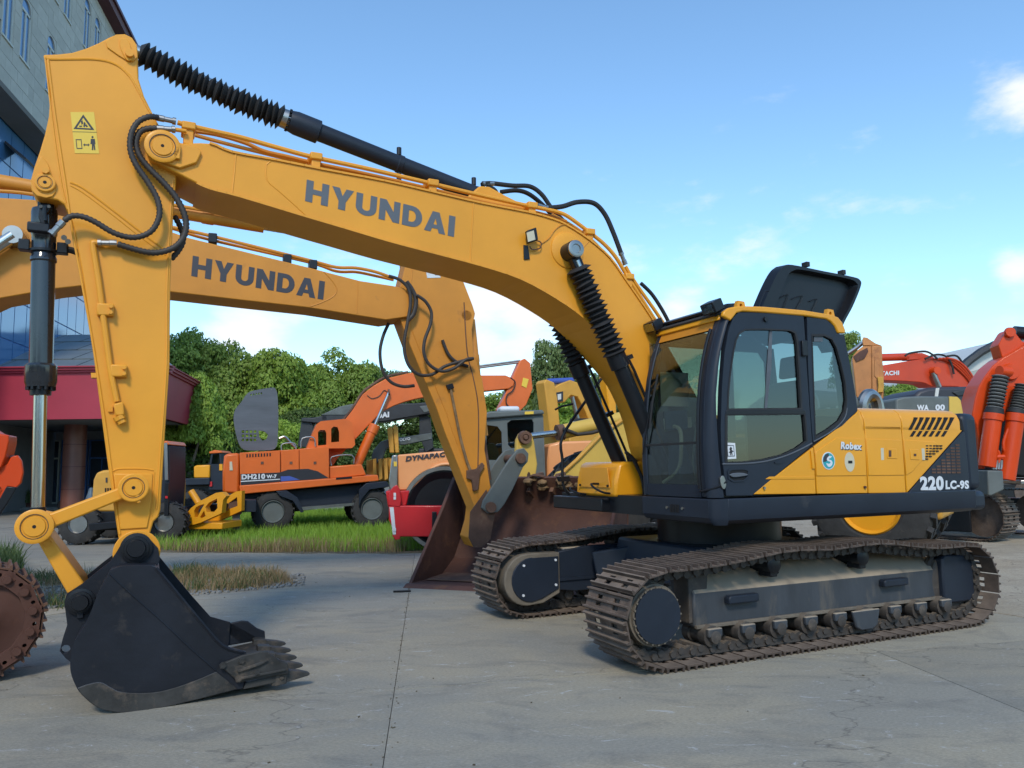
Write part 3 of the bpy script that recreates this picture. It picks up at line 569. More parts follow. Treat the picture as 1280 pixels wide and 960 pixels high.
# hydraulic lines over the boom
def line(px, y, r, m=Y1, parent=bm, n=5, name='hydraulic_line'): return MB().tube(smooth([F.p3(y, *p) for p in px], n), r, 9).build(name, m, parent)
line([(222, 153), (232, 156), (262, 163), (300, 171.5), (345, 184), (390, 196), (460, 211), (537, 229), (600, 244), (659, 257), (684, 262), (700, 266), (712, 272), (735, 289), (755, 305), (770, 322), (784, 345), (822, 405)], yb + .05, .019)
line([(235, 163), (270, 168), (305, 178), (330, 189), (360, 196), (393, 204), (460, 218), (537, 236), (610, 254), (655, 262), (690, 271), (708, 277)], yb + .14, .017, 'yellow_worn')
line([(782, 333), (790, 347), (803, 366), (818, 387), (830, 405)], yb + .05, .018); line([(690, 268), (720, 285), (745, 305), (768, 332), (790, 362), (815, 402)], yb + .2, .015, 'yellow_worn')
line([(240, 168), (300, 184), (390, 206), (460, 222), (537, 240), (620, 258)], -yb - .06, .016, 'yellow_worn')
for px in ((236, 158, 176), (395, 196, 214), (541, 229, 244), (665, 257, 268), (737, 290, 301), (786, 346, 356)):
    a = F.p3(yb + .04, px[0], px[1]); b_ = F.p3(yb + .04, px[0], px[2])
    cl_ = MB().box(a.x - .05, a.x + .05, yb + .01, yb + .22, a.z - .03, a.z + .03).build('pipe_clamp', Y1, bm, .01)
    MB().box(a.x - .035, a.x + .035, yb + .03, yb + .15, b_.z - .03, a.z - .02).build('clamp_foot', Y1, cl_, .006)
def fitting(p0, p1, r=.02, parent=bm, m='steel'): return MB().lathe(p0, p1, [(0, r * 1.35), (.18, r * 1.35), (.2, r), (.6, r), (.62, r * 1.2), (1, r * 1.2)], 10).build('hose_fitting', m, parent)
fitting(F.p3(yb + .05, 220, 152), F.p3(yb + .05, 196, 147)); fitting(F.p3(yb - .0, 219, 162), F.p3(yb, 196, 160.5)); line([(219, 162), (233, 164)], yb, .016)
# arm cylinder lug, hoses over the knee
MB().prism(F.b(-.12, [(585, 245), (600, 232), (612, 233), (632, 244), (660, 258), (672, 270), (590, 256)]), -.12, .12).build('cylinder_lug', Y1, bm, .015)
line([(602, 231), (612, 229), (640, 232), (662, 233), (677, 243), (690, 261), (707, 279)], -.05, .022, 'rubber', bm, 6, 'hose')
line([(626, 240), (645, 238), (660, 242), (676, 254), (691, 270)], .05, .022, 'rubber', bm, 6, 'hose')
line([(682, 260), (703, 258), (722, 252.5), (742, 254), (756, 268), (767, 292), (776, 316)], yb + .06, .024, 'rubber', bm, 6, 'hose')
line([(801, 354), (815, 368), (828, 388), (837, 405)], .1, .02, 'rubber', bm, 6, 'hose')
fitting(F.p3(yb + .06, 684, 260), F.p3(yb + .06, 672, 257)); fitting(F.p3(yb + .06, 776, 316), F.p3(yb + .06, 782, 331)); fitting(F.p3(-.05, 603, 230), F.p3(-.05, 617, 229.5))
# lamp on the boom
lb = MB().prism(F.b(yb - .01, [(654.5, 306), (660, 307), (662.5, 324), (655, 324.5)]), yb - .012, yb).build('lamp_bracket', 'black_metal', bm, .003)
lm = MB().prism(F.b(yb - .05, [(656.5, 289.5), (668, 285.5), (670.5, 301), (659, 305)]), yb - .09, yb - .04).build('work_lamp', 'black_metal', bm, .006)
MB().prism(F.b(yb - .09, [(658, 291), (667, 288), (669, 299.5), (660, 302.5)]), yb - .094, yb - .089).build('lamp_lens', 'decal_cream', lm)
MB().tube(smooth(F.path(yb - .03, [(668, 300), (676, 303), (675, 310), (666, 312), (662, 308)]), 5), .006, 6).build('lamp_cable', 'rusty_maroon', lm)
MB().tube(smooth(F.path(yb - .008, [(676, 305), (686, 298), (694, 287), (703, 281), (715, 280)]), 5), .004, 6).build('lamp_cable', 'yellow_worn', lm)
bead([(729, 310), (737, 301), (741, 296)], yb, 'yellow_worn', r=.004)
# boom foot bracket
MB().prism(F.b(-.3, [(835, 640), (845, 560), (868, 548), (890, 560), (915, 640)]), -.36, -.29).build('foot_bracket', 'black_metal', E1, .01)
MB().prism(F.b(.3, [(770, 640), (790, 575), (830, 560), (850, 640)]), .29, .36).build('foot_bracket', 'black_metal', E1, .01)
# ---- boom cylinders
for y, hd_, bt2, tp in ((-.36, (772, 452), None, (714, 313)), (.36, None, None, None)):
    x0, z0 = F.at(-.36, 714, 314); x1, z1 = F.at(-.36, 772, 450); Y = y
    a = Vector((x0, Y, z0)); h = Vector((x1, Y, z1)); d = (h - a).normalized(); low = h + d * 1.28
    cy = MB().lathe(h - d * .06, low, [(0, .05), (0, .092), (.10, .094), (.105, .073), (.9, .073), (.91, .082), (1, .08)], 24).build('boom_cylinder', 'black_metal', E1)
    MB().cyl(low - Vector((0, .11, 0)), low + Vector((0, .11, 0)), .1, seg=20).build('cylinder_eye', 'black_metal', cy)
    MB().cyl(a + d * .1, h, .045).build('piston_rod', 'chrome', cy)
    bellows(a + d * .16, h - d * .05, 18, .118, .07, cy)
    s_ = 1 if Y > 0 else -1
    MB().lathe((a.x, Y - s_ * .08, a.z), (a.x, Y + s_ * .07, a.z), [(0, .085), (1, .085)], 24).build('rod_eye', 'black_metal', cy)
    MB().lathe((a.x, Y + s_ * .065, a.z), (a.x, Y + s_ * .10, a.z), [(0, .078), (.2, .08), (.9, .08), (1, .07), (1, .045), (.7, .04), (.7, .01)], 20).build('pin_cap', 'steel', cy)
    MB().bar(a + d * .05, a + d * .2, .1, .08, up=(0, 1, 0)).build('rod_neck', 'black_metal', cy, .01)
    o2 = Vector((0, 0, 0)); off_ = Vector((.115, 0, .05))
    MB().tube([h + off_ * .9 + d * .0, h + off_ + d * .15, h + off_ + d * 1.0, h + off_ * .8 + d * 1.12], .014, 8).build('cylinder_pipe', 'black_metal', cy)
    for t in (.02, .55): MB().obox(h + off_ * .7 + d * t, d * .02, Vector((0, .04, 0)), off_ * .5).build('pipe_clamp', 'black_metal', cy)
cc = F.at(yb, 709, 313)
MB().lathe((cc[0], yb, cc[1]), (cc[0], yb - .03, cc[1]), [(0, .175), (.4, .17), (1, .12), (1, .01)], 32).build('cylinder_boss', Y1, bm)
# hoses bunch at the bottom of the far cylinder
for k in range(5): line([(782 + k * 2, 565 + k * 3), (790 + k * 2, 572 + k * 2), (797 + k, 585 + 2 * k), (803, 600 + 2 * k), (806, 620)], .1 + .04 * k, .018, 'rubber', E1, 5, 'hose')
# ---- arm cylinder (over the boom)
a = F.p3(0, 166, 62); h = F.p3(0, 362, 151); e = F.p3(0, 608, 248); d = (e - h).normalized(); d0 = (h - a).normalized()
ac = MB().lathe(h, e, [(0, .04), (0, .088), (.03, .099), (.135, .099), (.14, .076), (.52, .073), (.525, .081), (.545, .081), (.55, .073), (.93, .073), (.96, .082), (1, .07)], 28).build('arm_cylinder', 'dark_blue_grey', E1)
rg = MB()
for i in range(14):
    t = 2 * math.pi * i / 14; n1 = d.orthogonal().normalized(); n2 = d.cross(n1); c3 = h + (n1 * math.cos(t) + n2 * math.sin(t)) * .084; rg.cyl(c3, c3 - d * .02, .012, seg=6)
rg.build('gland_bolts', 'black_metal', ac)
MB().lathe(h - d * .075, h - d * .02, [(0, .078), (1, .082)], 20).build('hose_clip', 'steel', ac)
MB().cyl(a, h, .05).build('piston_rod', 'chrome', ac); bellows(a + d0 * .06, h - d * .06, 24, .112, .064, ac, sag=.03)
for t, up in ((.53, 1), (.53, -1), (.93, 1)): c3 = h.lerp(e, t); MB().cyl(c3 + Vector((0, 0, up * .08)), c3 + Vector((0, 0, up * .15)), .022, seg=10).build('port', 'black_metal', ac)
MB().cyl(e + Vector((0, -.1, 0)), e + Vector((0, .1, 0)), .09).build('cylinder_eye', 'black_metal', ac)
# ---- arm
ya = -.2
AO = F.b(ya, [(54, 68), (72, 67.5), (90, 65.5), (108, 60), (124, 53), (136, 46.5), (145, 43), (156, 43.5), (165, 48), (171, 56), (172.5, 66), (172, 80), (173, 98), (180, 120), (191, 142), (205, 168), (221, 200), (221, 216), (216.5, 270), (213, 355), (212, 455), (205, 560), (200.5, 637), (198, 646), (192, 652), (187, 668), (184, 692), (172, 702), (158, 696), (149, 678), (143, 640), (134, 575), (117.5, 450), (104, 350), (92, 285), (87, 270), (80, 255), (72, 250), (62, 248), (46, 246), (39.5, 238), (38, 226), (43, 208), (50, 188), (56, 168), (61, 145), (62.5, 118), (58, 92)])
am = MB().prism(AO, ya, -ya).build('arm', Y1, E1, .01)
def abead(px, r=.007): return bead(px, ya, parent=am, r=r)
abead([(57, 72), (63, 74), (90, 74), (115, 74), (135, 77), (150, 84), (163, 97), (172, 112), (183, 132), (191, 146)], .009)
abead([(60, 73), (67, 130), (75, 185), (82, 230), (89, 280), (100, 340), (112, 405), (121, 460), (133, 540), (142, 610), (150, 668)], .009)
abead([(56.5, 73), (63, 130), (70, 185), (78, 236), (85, 262)], .006)
abead([(88, 228), (105, 236), (140, 262), (180, 293), (208, 314)], .008); abead([(88, 232), (104, 241), (140, 268), (178, 298), (207, 319)], .005)
abead([(216.5, 225), (213, 270), (209, 355), (208, 455), (201, 560), (196, 636)], .008); abead([(141, 589), (150, 586), (180, 586), (192, 588)], .006); abead([(193, 590), (190, 645)], .005)
MB().prism(F.b(ya - .012, [(142, 592), (191, 592), (188, 640), (184, 660), (150, 662)]), ya - .012, ya).build('doubler_plate', Y1, am, .006)
# lug plates that stand out for the cylinders
for y0, y1 in ((ya - .012, ya), (-ya, -ya + .012)):
    MB().prism(F.b(ya, [(132, 52), (145, 44), (156, 43.5), (165, 48), (171, 57), (172, 72), (166, 78), (158, 76), (148, 70), (134, 60)]), y0, y1).build('lug_plate', Y1, am, .004)
    MB().prism(F.b(ya, [(44, 212), (52, 195), (60, 205), (66, 222), (70, 240), (66, 246), (58, 248), (46, 245), (39.5, 238), (39, 226)]), y0, y1).build('lug_plate', Y1, am, .004)
x_, z_ = F.at(ya - .03, 158.5, 60)
MB().prism(F.b(ya - .02, sm2([(150, 49), (157, 48), (162, 54), (165, 66), (166, 74), (160, 76), (155, 70), (150, 58), (150, 49)], 3)), ya - .024, ya - .01).build('pin_plate', Y1, am, .006); MB().cyl((x_ + .02, ya - .02, z_ - .04), (x_ + .02, ya - .05, z_ - .04), .03, seg=12).build('pin_bolt', Y1, am)
x_, z_ = F.at(ya - .012, 56.5, 229); boss(x_, z_, ya - .012, .066, am, th=.02)
MB().prism(F.b(ya - .016, sm2([(50, 214), (56, 211), (62, 213), (66, 224), (67, 236), (60, 241), (50, 240), (46, 234), (47, 224), (50, 214)], 2)), ya - .018, ya - .010).build('pin_plate', Y1, am, .004)
x_, z_ = F.at(ya - .02, 57, 214); MB().cyl((x_, ya - .01, z_), (x_, ya - .045, z_), .025, seg=6).build('pin_bolt', Y1, am)
MB().prism(circ(*F.at(ya, 171, 690), .155, 28), ya - .016, ya).build('lower_boss', Y1, am, .006)
# warning decal
dc = MB().prism(F.b(ya - .003, [(88, 140), (117.5, 140), (124, 192), (93.5, 191.5)]), ya - .003, ya - .0015).build('warning_sticker', 'decal_yellow', am, sm=False)
def dprism(px, m='decal_black', y=ya - .0045): return MB().prism(F.b(y, px), y, y + .0012).build('sticker_mark', m, dc, sm=False)
MB().holed(F.b(ya - .0045, [(104, 143), (118, 162.5), (92, 161)]), [F.b(ya - .0045, [(104, 147), (113.6, 160.5), (95.8, 159.4)])], ya - .0045, ya - .003).build('sticker_mark', 'decal_black', dc, sm=False)
for q in ([(101, 152), (103, 150), (104, 154), (102, 156)], [(105, 152), (107, 154), (106, 159), (104, 158)], [(99, 157), (103, 157), (102, 158.5), (99, 158.5)], [(107.5, 155), (110, 158), (108, 159), (106.5, 157)]): dprism(q)
dprism([(90.6, 164.3), (121, 165), (121.1, 165.5), (90.7, 164.8)])
MB().holed(F.b(ya - .0045, [(94.5, 174), (101.8, 174), (103, 186), (95.8, 186)]), [F.b(ya - .0045, [(95.5, 175), (101, 175), (102, 185), (96.7, 185)])], ya - .0045, ya - .003).build('sticker_mark', 'decal_black', dc, sm=False)
dprism([(104, 181), (106, 179), (106, 180.4), (110, 180.4), (110, 179), (112, 181), (110, 183), (110, 181.6), (106, 181.6), (106, 183)])
dprism([(113.5, 173.5), (118.5, 173.5), (119.3, 180), (118.4, 180), (119.3, 187.5), (117.6, 187.5), (117, 181.5), (116.5, 187.5), (114.8, 187.5), (114.8, 180), (113, 180)]); dprism([(p[0] , p[1]) for p in arc(115.6, 171.3, 1.3, 1.4, 0, 330, 8)])
# pipe with valve on the arm
def aline(px, r=.02, y=ya - .028, m=Y1, name='hydraulic_line'): return MB().tube(smooth([F.p3(y, *p) for p in px], 5), r, 10).build(name, m, am)
aline([(122, 303.5), (116.5, 303.5), (116.5, 309), (117.5, 316), (123, 350), (131, 410), (138, 462), (143, 487), (146, 502)], .021)
for (px, py) in ((128, 387), (144.5, 463.5)):
    c3 = F.p3(ya - .03, px, py); k = MB().box(c3.x - .035, c3.x + .075, ya - .05, ya, c3.z - .045, c3.z + .045).build('pipe_clamp', Y1, am, .01)
    for dz in (-.022, .022): MB().cyl((c3.x + .055, ya - .05, c3.z + dz), (c3.x + .055, ya - .075, c3.z + dz), .015, seg=6).build('clamp_bolt', Y1, k)
vb = MB().prism(F.b(ya - .06, [(142, 505), (154, 502), (156, 519), (144, 520)]), ya - .07, ya).build('valve_block', Y1, am, .01)
MB().lathe(F.p3(ya - .035, 148, 520), F.p3(ya - .035, 153, 529), [(0, .04), (.5, .04), (.55, .03), (1, .03)], 8).build('valve_cap', Y1, vb)
MB().prism(F.b(ya - .02, [(135, 507.5), (141, 507.5), (141, 514.5), (135, 514.5)]), ya - .02, ya).build('pipe_tab', Y1, am)
for p in ((114, 468), (116, 470)): pass
MB().prism(F.b(ya, [(113.5, 466), (122, 466), (123, 472), (114, 472)]), -.2, -.12).build('stop_tab', Y1, am)
# hoses in front of the arm
fitting(F.p3(ya - .09, 64, 293), F.p3(ya - .09, 79, 277), .022, am); fitting(F.p3(ya - .05, 122, 303.5), F.p3(ya - .05, 146, 304), .022, am)
ribbed('hose', [F.p3(yb + .03, 197, 147)] + [F.p3(ya - .10, *p) for p in [(186, 146), (172, 153), (164, 168), (163, 187), (170, 206), (185, 228), (197, 250), (199, 270), (190, 288), (174, 296), (158, 296), (140, 290), (120, 278), (104, 271), (90, 270), (80, 276)]], .024, 'hose_brown', am)
ribbed('hose', [F.p3(yb - .02, 196, 160.5)] + [F.p3(ya - .07, *p) for p in [(184, 161), (174, 166), (170, 180), (175, 196), (188, 212), (204, 228), (220, 247), (231, 270), (232, 288), (225, 303), (212, 312), (192, 316), (170, 312), (147, 305)]], .026, 'hose_brown', am)
ribbed('hose', F.path(.1, [(218, 270), (226, 285), (229, 300), (224, 312), (214, 324)]), .024, 'hose_brown', am)
# ---- bucket cylinder in front of the arm
t0 = F.p3(0, 56.5, 232); t1 = F.p3(0, 47, 652); d = (t1 - t0).normalized()
def on(py): return F.p3(0, 56.5 - (py - 232) / 420 * 9.5, py)
bc = MB().lathe(on(262), on(460), [(0, .05), (0, .08), (.02, .085), (.16, .085), (.17, .079), (.3, .079), (.31, .086), (.33, .086), (.34, .077), (1, .077)], 30).build('bucket_cylinder', 'gloss_black', E1)
MB().lathe(on(455), on(484), [(0, .088), (.1, .103), (.8, .103), (.85, .099), (1, .094)], 30).build('gland', 'gloss_black', bc)
MB().cyl(on(483), on(494), .07, .068).build('wiper_seal', 'black_metal', bc)
gb = MB()
for i in range(12):
    t = 2 * math.pi * i / 12; c3 = on(483) + Vector((math.cos(t) * .083, math.sin(t) * .083, 0)); gb.cyl(c3, c3 + d * .028, .014, seg=6)
gb.build('gland_bolts', 'black_metal', bc)
MB().cyl(on(492), on(636), .044, seg=28).build('piston_rod', 'chrome', bc)
MB().lathe(on(634), on(660), [(0, .05), (.4, .05), (.45, .07), (1, .07)], 20).build('rod_end', 'black_metal', bc)
MB().prism(F.b(-.07, [(47, 245), (67, 245), (68, 268), (46, 268)]), -.075, .075).build('cylinder_eye', 'black_metal', bc, .02)
vm = MB().prism(F.b(-.12, [(50, 256), (62, 256), (63, 262), (59, 268), (60, 280), (52, 282), (48, 272)]), -.14, -.09).build('port_block', 'black_metal', bc, .006)
MB().tube(F.path(-.16, [(56, 258), (56, 268), (57, 276)]), .014, 8).build('port_pipe', 'black_metal', vm)
for px in (51, 61): MB().cyl(F.p3(-.12, px, 258) , F.p3(-.16, px, 258), .012, seg=6).build('bolt', 'steel', vm)
fb = MB().box(on(291).x - .09, on(291).x + .05, -.15, -.09, on(291).z - .035, on(291).z + .035).build('port_flange', 'black_metal', bc, .01)
MB().lathe(on(313), on(316), [(0, .094), (1, .094)], 24).build('band', 'black_metal', bc)
for s_ in (-1, 1): MB().box(on(309).x + s_ * .12 - .035, on(309).x + s_ * .12 + .035, -.04, .04, on(309).z - .04, on(309).z + .04).build('band_lug', 'black_metal', bc, .006)
MB().tube(smooth([on(309) + Vector((.13, 0, 0)), on(309) + Vector((.2, 0, -.01)), on(309) + Vector((.32, .03, -.06))], 4), .025, 8).build('hose', 'rubber', bc)
for (px, py) in ((80, 297), (85, 302)): MB().cyl(F.p3(-.1, px, py), F.p3(-.14, px, py), .02, seg=8).build('pipe_nut', 'steel', bc)
# ---- linkage
lk_ = None
def plate(name, px, y0, y1, m=Y1, bev=.012, parent=E1): return MB().prism(F.b(min(y0, y1), px), y0, y1).build(name, m, parent, bev)
gl_px = [(31, 650), (36, 646), (45, 643), (54, 644.5), (64, 641), (150, 609), (157, 601), (167, 597.5), (177, 603), (180, 611), (176, 619), (168, 622), (154, 624), (68, 659), (60, 664), (54, 671), (45, 673), (36, 669), (30, 660)]
for y0, y1 in ((-.30, -.235), (.235, .30)):
    lk = MB().prism(F.b(-.30, gl_px), y0, y1).build('guide_link', Y1, E1, .012)
for (px, py, r) in ((167, 609.5, .10), (43.5, 658, .115)):
    x_, z_ = F.at(-.3, px, py); boss(x_, z_, -.30, r, lk, th=.03)
x_, z_ = F.at(-.33, 173, 622)
MB().lathe(F.p3(-.31, 171, 618), F.p3(-.31, 173.5, 628), [(0, .022), (.5, .022), (.55, .012), (1, .014)], 8).build('grease_nipple', Y1, lk)
MB().lathe(F.p3(-.31, 49, 670), F.p3(-.31, 51, 676), [(0, .022), (1, .014)], 8).build('grease_nipple', Y1, lk)
plate('bucket_link', [(44, 672), (58, 664), (66, 674), (104, 727), (106, 740), (98, 752), (88, 748), (82, 738)], -.20, .20)
MB().prism(F.b(-.2, [(53, 678), (61, 675), (65, 679), (58, 684)]), -.208, -.2).build('weld_tab', Y1, lk)
# ---- bucket
class BucketFrame(Frame):       # lets the shell rest on the ground
    def at(s, y, px, py):
        x, z = Frame.at(s, y, px, py); return (x, z if z > .35 else z + (.35 - z) * .125)
F_keep = F; F = BucketFrame(2.1157, 8.09, .4382)
BK = 'bucket_black'
def Z6(pts): return [(x / 3.2, 660 + y / 3.2) for x, y in pts]
back = [(440, 175), (395, 255), (345, 380), (300, 450), (283, 520), (282, 580), (300, 640), (325, 685), (380, 740), (440, 764), (520, 771), (640, 752), (800, 712), (950, 672), (972, 668)]
side = Z6([(440, 168), (480, 153), (540, 149), (605, 150), (625, 158), (700, 250), (800, 370), (890, 470), (985, 500), (972, 668)] + [tuple(v) for v in sm2(back, 3)][::-1][1:-1])
bk = None
for y0, y1 in ((-.60, -.575), (.575, .60)):
    o = MB().prism(F.b(-.6, side), y0, y1).build('bucket', BK, E1, .006) if bk is None else MB().prism(F.b(-.6, side), y0, y1).build('side_plate', BK, bk, .006)
    bk = bk or o
bp_ = F.b(-.6, Z6(sm2(back, 3))); bi = []
cxb, czb = F.at(-.6, 200, 790)
for k, p in enumerate(bp_):
    v = Vector((cxb - p[0], czb - p[1])).normalized() * .025; bi.append((p[0] + v.x, p[1] + v.y))
MB().rings([[Vector((p[0], -.59, p[1])), Vector((p[0], .59, p[1])), Vector((q[0], .59, q[1])), Vector((q[0], -.59, q[1]))] for p, q in zip(bp_, bi)]).build('bucket_shell', BK, bk)
tp_ = F.b(-.6, Z6([(440, 175), (500, 160), (620, 162), (640, 185), (520, 200), (450, 200)])); MB().prism(tp_, -.57, .57).build('top_plate', BK, bk)
# wear plate, seams
wp = F.b(-.606, Z6(sm2([(312, 655), (350, 640), (400, 631), (440, 655), (480, 676), (560, 682), (640, 676), (740, 645), (865, 590)], 3) + [tuple(v) for v in sm2([(950, 668), (800, 711), (640, 751), (520, 769.5), (440, 763), (380, 739), (325, 685)], 3)]))
MB().prism(wp, -.612, -.598).build('wear_plate', 'bucket_scuffed', bk, .004)
MB().tube(smooth([Vector((x, -.602, z)) for x, z in F.b(-.6, Z6([(440, 185), (520, 260), (650, 375), (760, 480), (865, 585)]))], 4), .006, 6).build('weld_seam', BK, bk)
MB().tube(smooth([Vector((x, -.603, z)) for x, z in F.b(-.6, Z6([(312, 657), (350, 642), (400, 633), (440, 657), (480, 678), (560, 685), (640, 679), (740, 648), (865, 592)]))], 4), .005, 6).build('weld_seam', 'decal_grey', bk)
MB().tube(smooth([Vector((x, -.603, z)) for x, z in F.b(-.6, Z6([(625, 160), (700, 250), (800, 370), (890, 470), (970, 500)]))], 3), .012, 6).build('edge_bar', BK, bk)
# hinge ears
ear = F.b(-.25, Z6([(470, 90), (495, 45), (545, 30), (600, 45), (632, 80), (640, 125), (620, 170), (440, 182), (400, 250), (345, 390), (310, 450), (288, 545), (262, 520), (240, 490), (252, 440), (270, 385), (264, 340), (258, 295), (268, 262), (330, 222), (400, 165), (440, 135)]))
def hole(px, py, r=.028, n=10):
    x, z = F.at(-.25, *Z6([(px, py)])[0]); return circ(x, z, r, n)
for y0, y1 in ((-.27, -.225), (.225, .27)): MB().holed(ear, [hole(264, 482)], y0, y1).build('hinge_ear', BK, bk, sm=False)
for px, py, r in ((545, 80, .105), (322, 295, .09)):
    x_, z_ = F.at(-.28, *Z6([(px, py)])[0]); e_ = MB().lathe((x_, -.27, z_), (x_, -.34, z_), [(0, r), (.3, r), (.35, r * .8), (.6, r * .78), (.62, r * .6), (1, r * .55), (1, .01)], 26).build('hinge_pin', 'black_metal', bk)
    MB().cyl((x_, .27, z_), (x_, .34, z_), r * .8).build('hinge_pin', 'black_metal', bk); MB().cyl((x_, -.27, z_), (x_, .27, z_), r * .55).build('pin_shaft', 'steel', bk)
x_, z_ = F.at(-.28, *Z6([(322, 335)])[0]); MB().box(x_ - .02, x_ + .02, -.30, -.27, z_ - .04, z_ + .03).build('pin_stop', BK, bk, .004)
# side cutters
ct = [(880, 560), (885, 548), (965, 512), (1040, 494), (1070, 497), (1112, 534), (1150, 552), (1152, 600), (1105, 606), (955, 636), (925, 606)]
for s_ in (-1, 1):
    Y = s_ * .6; c4 = MB().prism(F.b(-.6, Z6(ct)), Y, Y + s_ * .03).build('side_cutter', 'bucket_scuffed' if s_ < 0 else BK, bk, .008)
    if s_ < 0:
        for px in ([(945, 580), (1040, 545), (1072, 538), (1040, 560), (950, 592)], [(960, 612), (1060, 592), (1140, 575), (1145, 585), (1060, 604), (965, 624)]): MB().prism(F.b(-.63, Z6(px)), -.65, -.63).build('rib', 'bucket_scuffed', c4, .004)
        for px in ((892, 560), (967, 540), (1028, 600), (955, 622)): c3 = F.p3(-.63, *Z6([px])[0]); MB().lathe(c3, c3 - Vector((0, .02, 0)), [(0, .026), (.4, .026), (.45, .017), (1, .017)], 6).build('bolt', 'bucket_scuffed', c4)
fc = F.b(.6, [(274, 786), (283, 780), (291, 780.5), (322, 801), (320, 806), (300, 809)])
MB().prism(fc, .6, .63).build('far_side_cutter', BK, bk, .006)
# lip and teeth
lip = F.b(-.6, Z6([(972, 668), (985, 640), (1110, 606), (1108, 642), (975, 672)])); MB().prism(lip, -.6, .6).build('cutting_edge', 'bucket_scuffed', bk, .006)
tx, tz = F.at(-.6, *Z6([(1105, 625)])[0]); ex, ez = F.at(-.6, *Z6([(1243, 612)])[0]); dv = Vector((ex - tx, 0, ez - tz)); dl = dv.length; dv.normalize(); up_ = Vector((-dv.z, 0, dv.x))
def tooth_mesh():
    b = MB(); rs = []
    for t, hw, hu, hd2 in ((-.12, .05, .055, .05), (0, .056, .06, .055), (.28, .052, .052, .045), (.33, .042, .042, .036), (.7, .034, .028, .02), (.95, .026, .012, .010), (1.0, .018, .004, .004)):
        c3 = dv * (t * dl); rs.append([c3 + Vector((0, -hw, 0)) - up_ * hd2, c3 + Vector((0, hw, 0)) - up_ * hd2, c3 + Vector((0, hw, 0)) + up_ * hu, c3 + Vector((0, -hw, 0)) + up_ * hu])
    b.rings(rs); b.cyl((dv * .16 * dl + Vector((0, -.062, 0))), (dv * .16 * dl + Vector((0, .062, 0))), .016, seg=8); return b.mesh('tooth', True)
tm = tooth_mesh()
for i in range(5):
    link('tooth', tm, 'bucket_scuffed', bk, (tx, -.545 + i * .2725, tz + .003), None, .006)
F = F_keep
# ---- cab
DB = 'dark_blue_grey'; yc0, yc1 = -1.335, -.36
def Z4(pts): return [(780 + x / 4, 360 + y / 4) for x, y in pts]
def Z4b(pts): return [(780 + x / 4, 540 + y / 4) for x, y in pts]
def xf(z):      # front profile of the cab
    zz = [1.28, 1.5, 1.75, 2.1, 2.35, 2.55, 2.7, 2.86]; xx = [-1.155, -1.165, -1.165, -1.14, -1.10, -1.045, -.99, -.915]
    return float(np.interp(z, zz, xx))
door = Z4([(500, 925), (487, 820), (484, 700), (490, 500), (503, 320), (522, 215), (545, 150), (572, 122), (640, 122), (760, 128), (898, 141), (905, 250), (914, 400), (928, 600), (941, 772)]) + Z4b([(925, 78), (640, 317), (512, 318), (505, 250)])
w1 = Z4([(516, 612), (520, 520), (530, 420), (545, 320), (558, 260), (575, 225), (605, 206), (700, 204), (835, 210), (858, 222), (868, 260), (878, 400), (890, 608)])
w2 = Z4([(508, 632), (905, 628), (912, 700), (916, 765), (870, 800), (800, 833), (700, 858), (600, 870), (508, 872)])
cabroot = MB().holed(F.b(yc0, door), [F.b(yc0, w1), F.b(yc0, w2)], yc0, yc0 + .05).build('cab', DB, E1, label='dark framed operator cab with a yellow roof edge')
for wpx in (w1, w2):
    MB().prism(F.b(yc0 + .02, wpx), yc0 + .018, yc0 + .024).build('window_pane', 'door_glass', cabroot, sm=False)
    L0 = F.b(yc0, wpx); cx = sum(p[0] for p in L0) / len(L0); cz = sum(p[1] for p in L0) / len(L0)
    MB().holed([(cx + (x - cx) * 1.012, cz + (z - cz) * 1.015) for x, z in L0], [[(cx + (x - cx) * .965, cz + (z - cz) * .965) for x, z in L0]], yc0 - .004, yc0 + .018).build('window_seal', 'rubber', cabroot)
MB().prism(F.b(yc0, Z4([(510, 612), (905, 610), (907, 630), (508, 633)])), yc0 - .006, yc0 + .03).build('window_rail', 'black_metal', cabroot, .003)
MB().prism(F.b(yc0 + .01, Z4([(704, 610), (708, 540), (716, 400), (730, 210), (742, 210), (738, 400), (722, 540), (716, 610)])), yc0 + .012, yc0 + .017).build('sliding_sash', 'grey_plastic', cabroot)
quarter = Z4([(915, 146), (1010, 157), (1048, 190), (1064, 228), (1100, 232), (1130, 380), (1152, 500), (1168, 612), (1090, 690), (945, 772), (932, 600), (921, 400)])
w3 = Z4([(938, 232), (1000, 232), (1040, 250), (1062, 290), (1085, 370), (1108, 470), (1116, 560), (1108, 620), (1080, 670), (1020, 715), (956, 752), (950, 600), (944, 420)])
qp = MB().holed(F.b(yc0, quarter), [F.b(yc0, w3)], yc0, yc0 + .05).build('rear_quarter', DB, cabroot)
MB().prism(F.b(yc0 + .02, w3), yc0 + .018, yc0 + .024).build('window_pane', 'door_glass', cabroot, sm=False)
L0 = F.b(yc0, w3); cx = sum(p[0] for p in L0) / len(L0); cz = sum(p[1] for p in L0) / len(L0)
MB().holed([(cx + (x - cx) * 1.01, cz + (z - cz) * 1.01) for x, z in L0], [[(cx + (x - cx) * .955, cz + (z - cz) * .965) for x, z in L0]], yc0 - .003, yc0 + .018).build('window_seal', 'rubber', cabroot)
MB().prism(F.b(yc0 + .01, Z4([(950, 238), (994, 238), (994, 268), (950, 268)])), yc0 + .010, yc0 + .014).build('sticker', 'grey_plastic', qp)
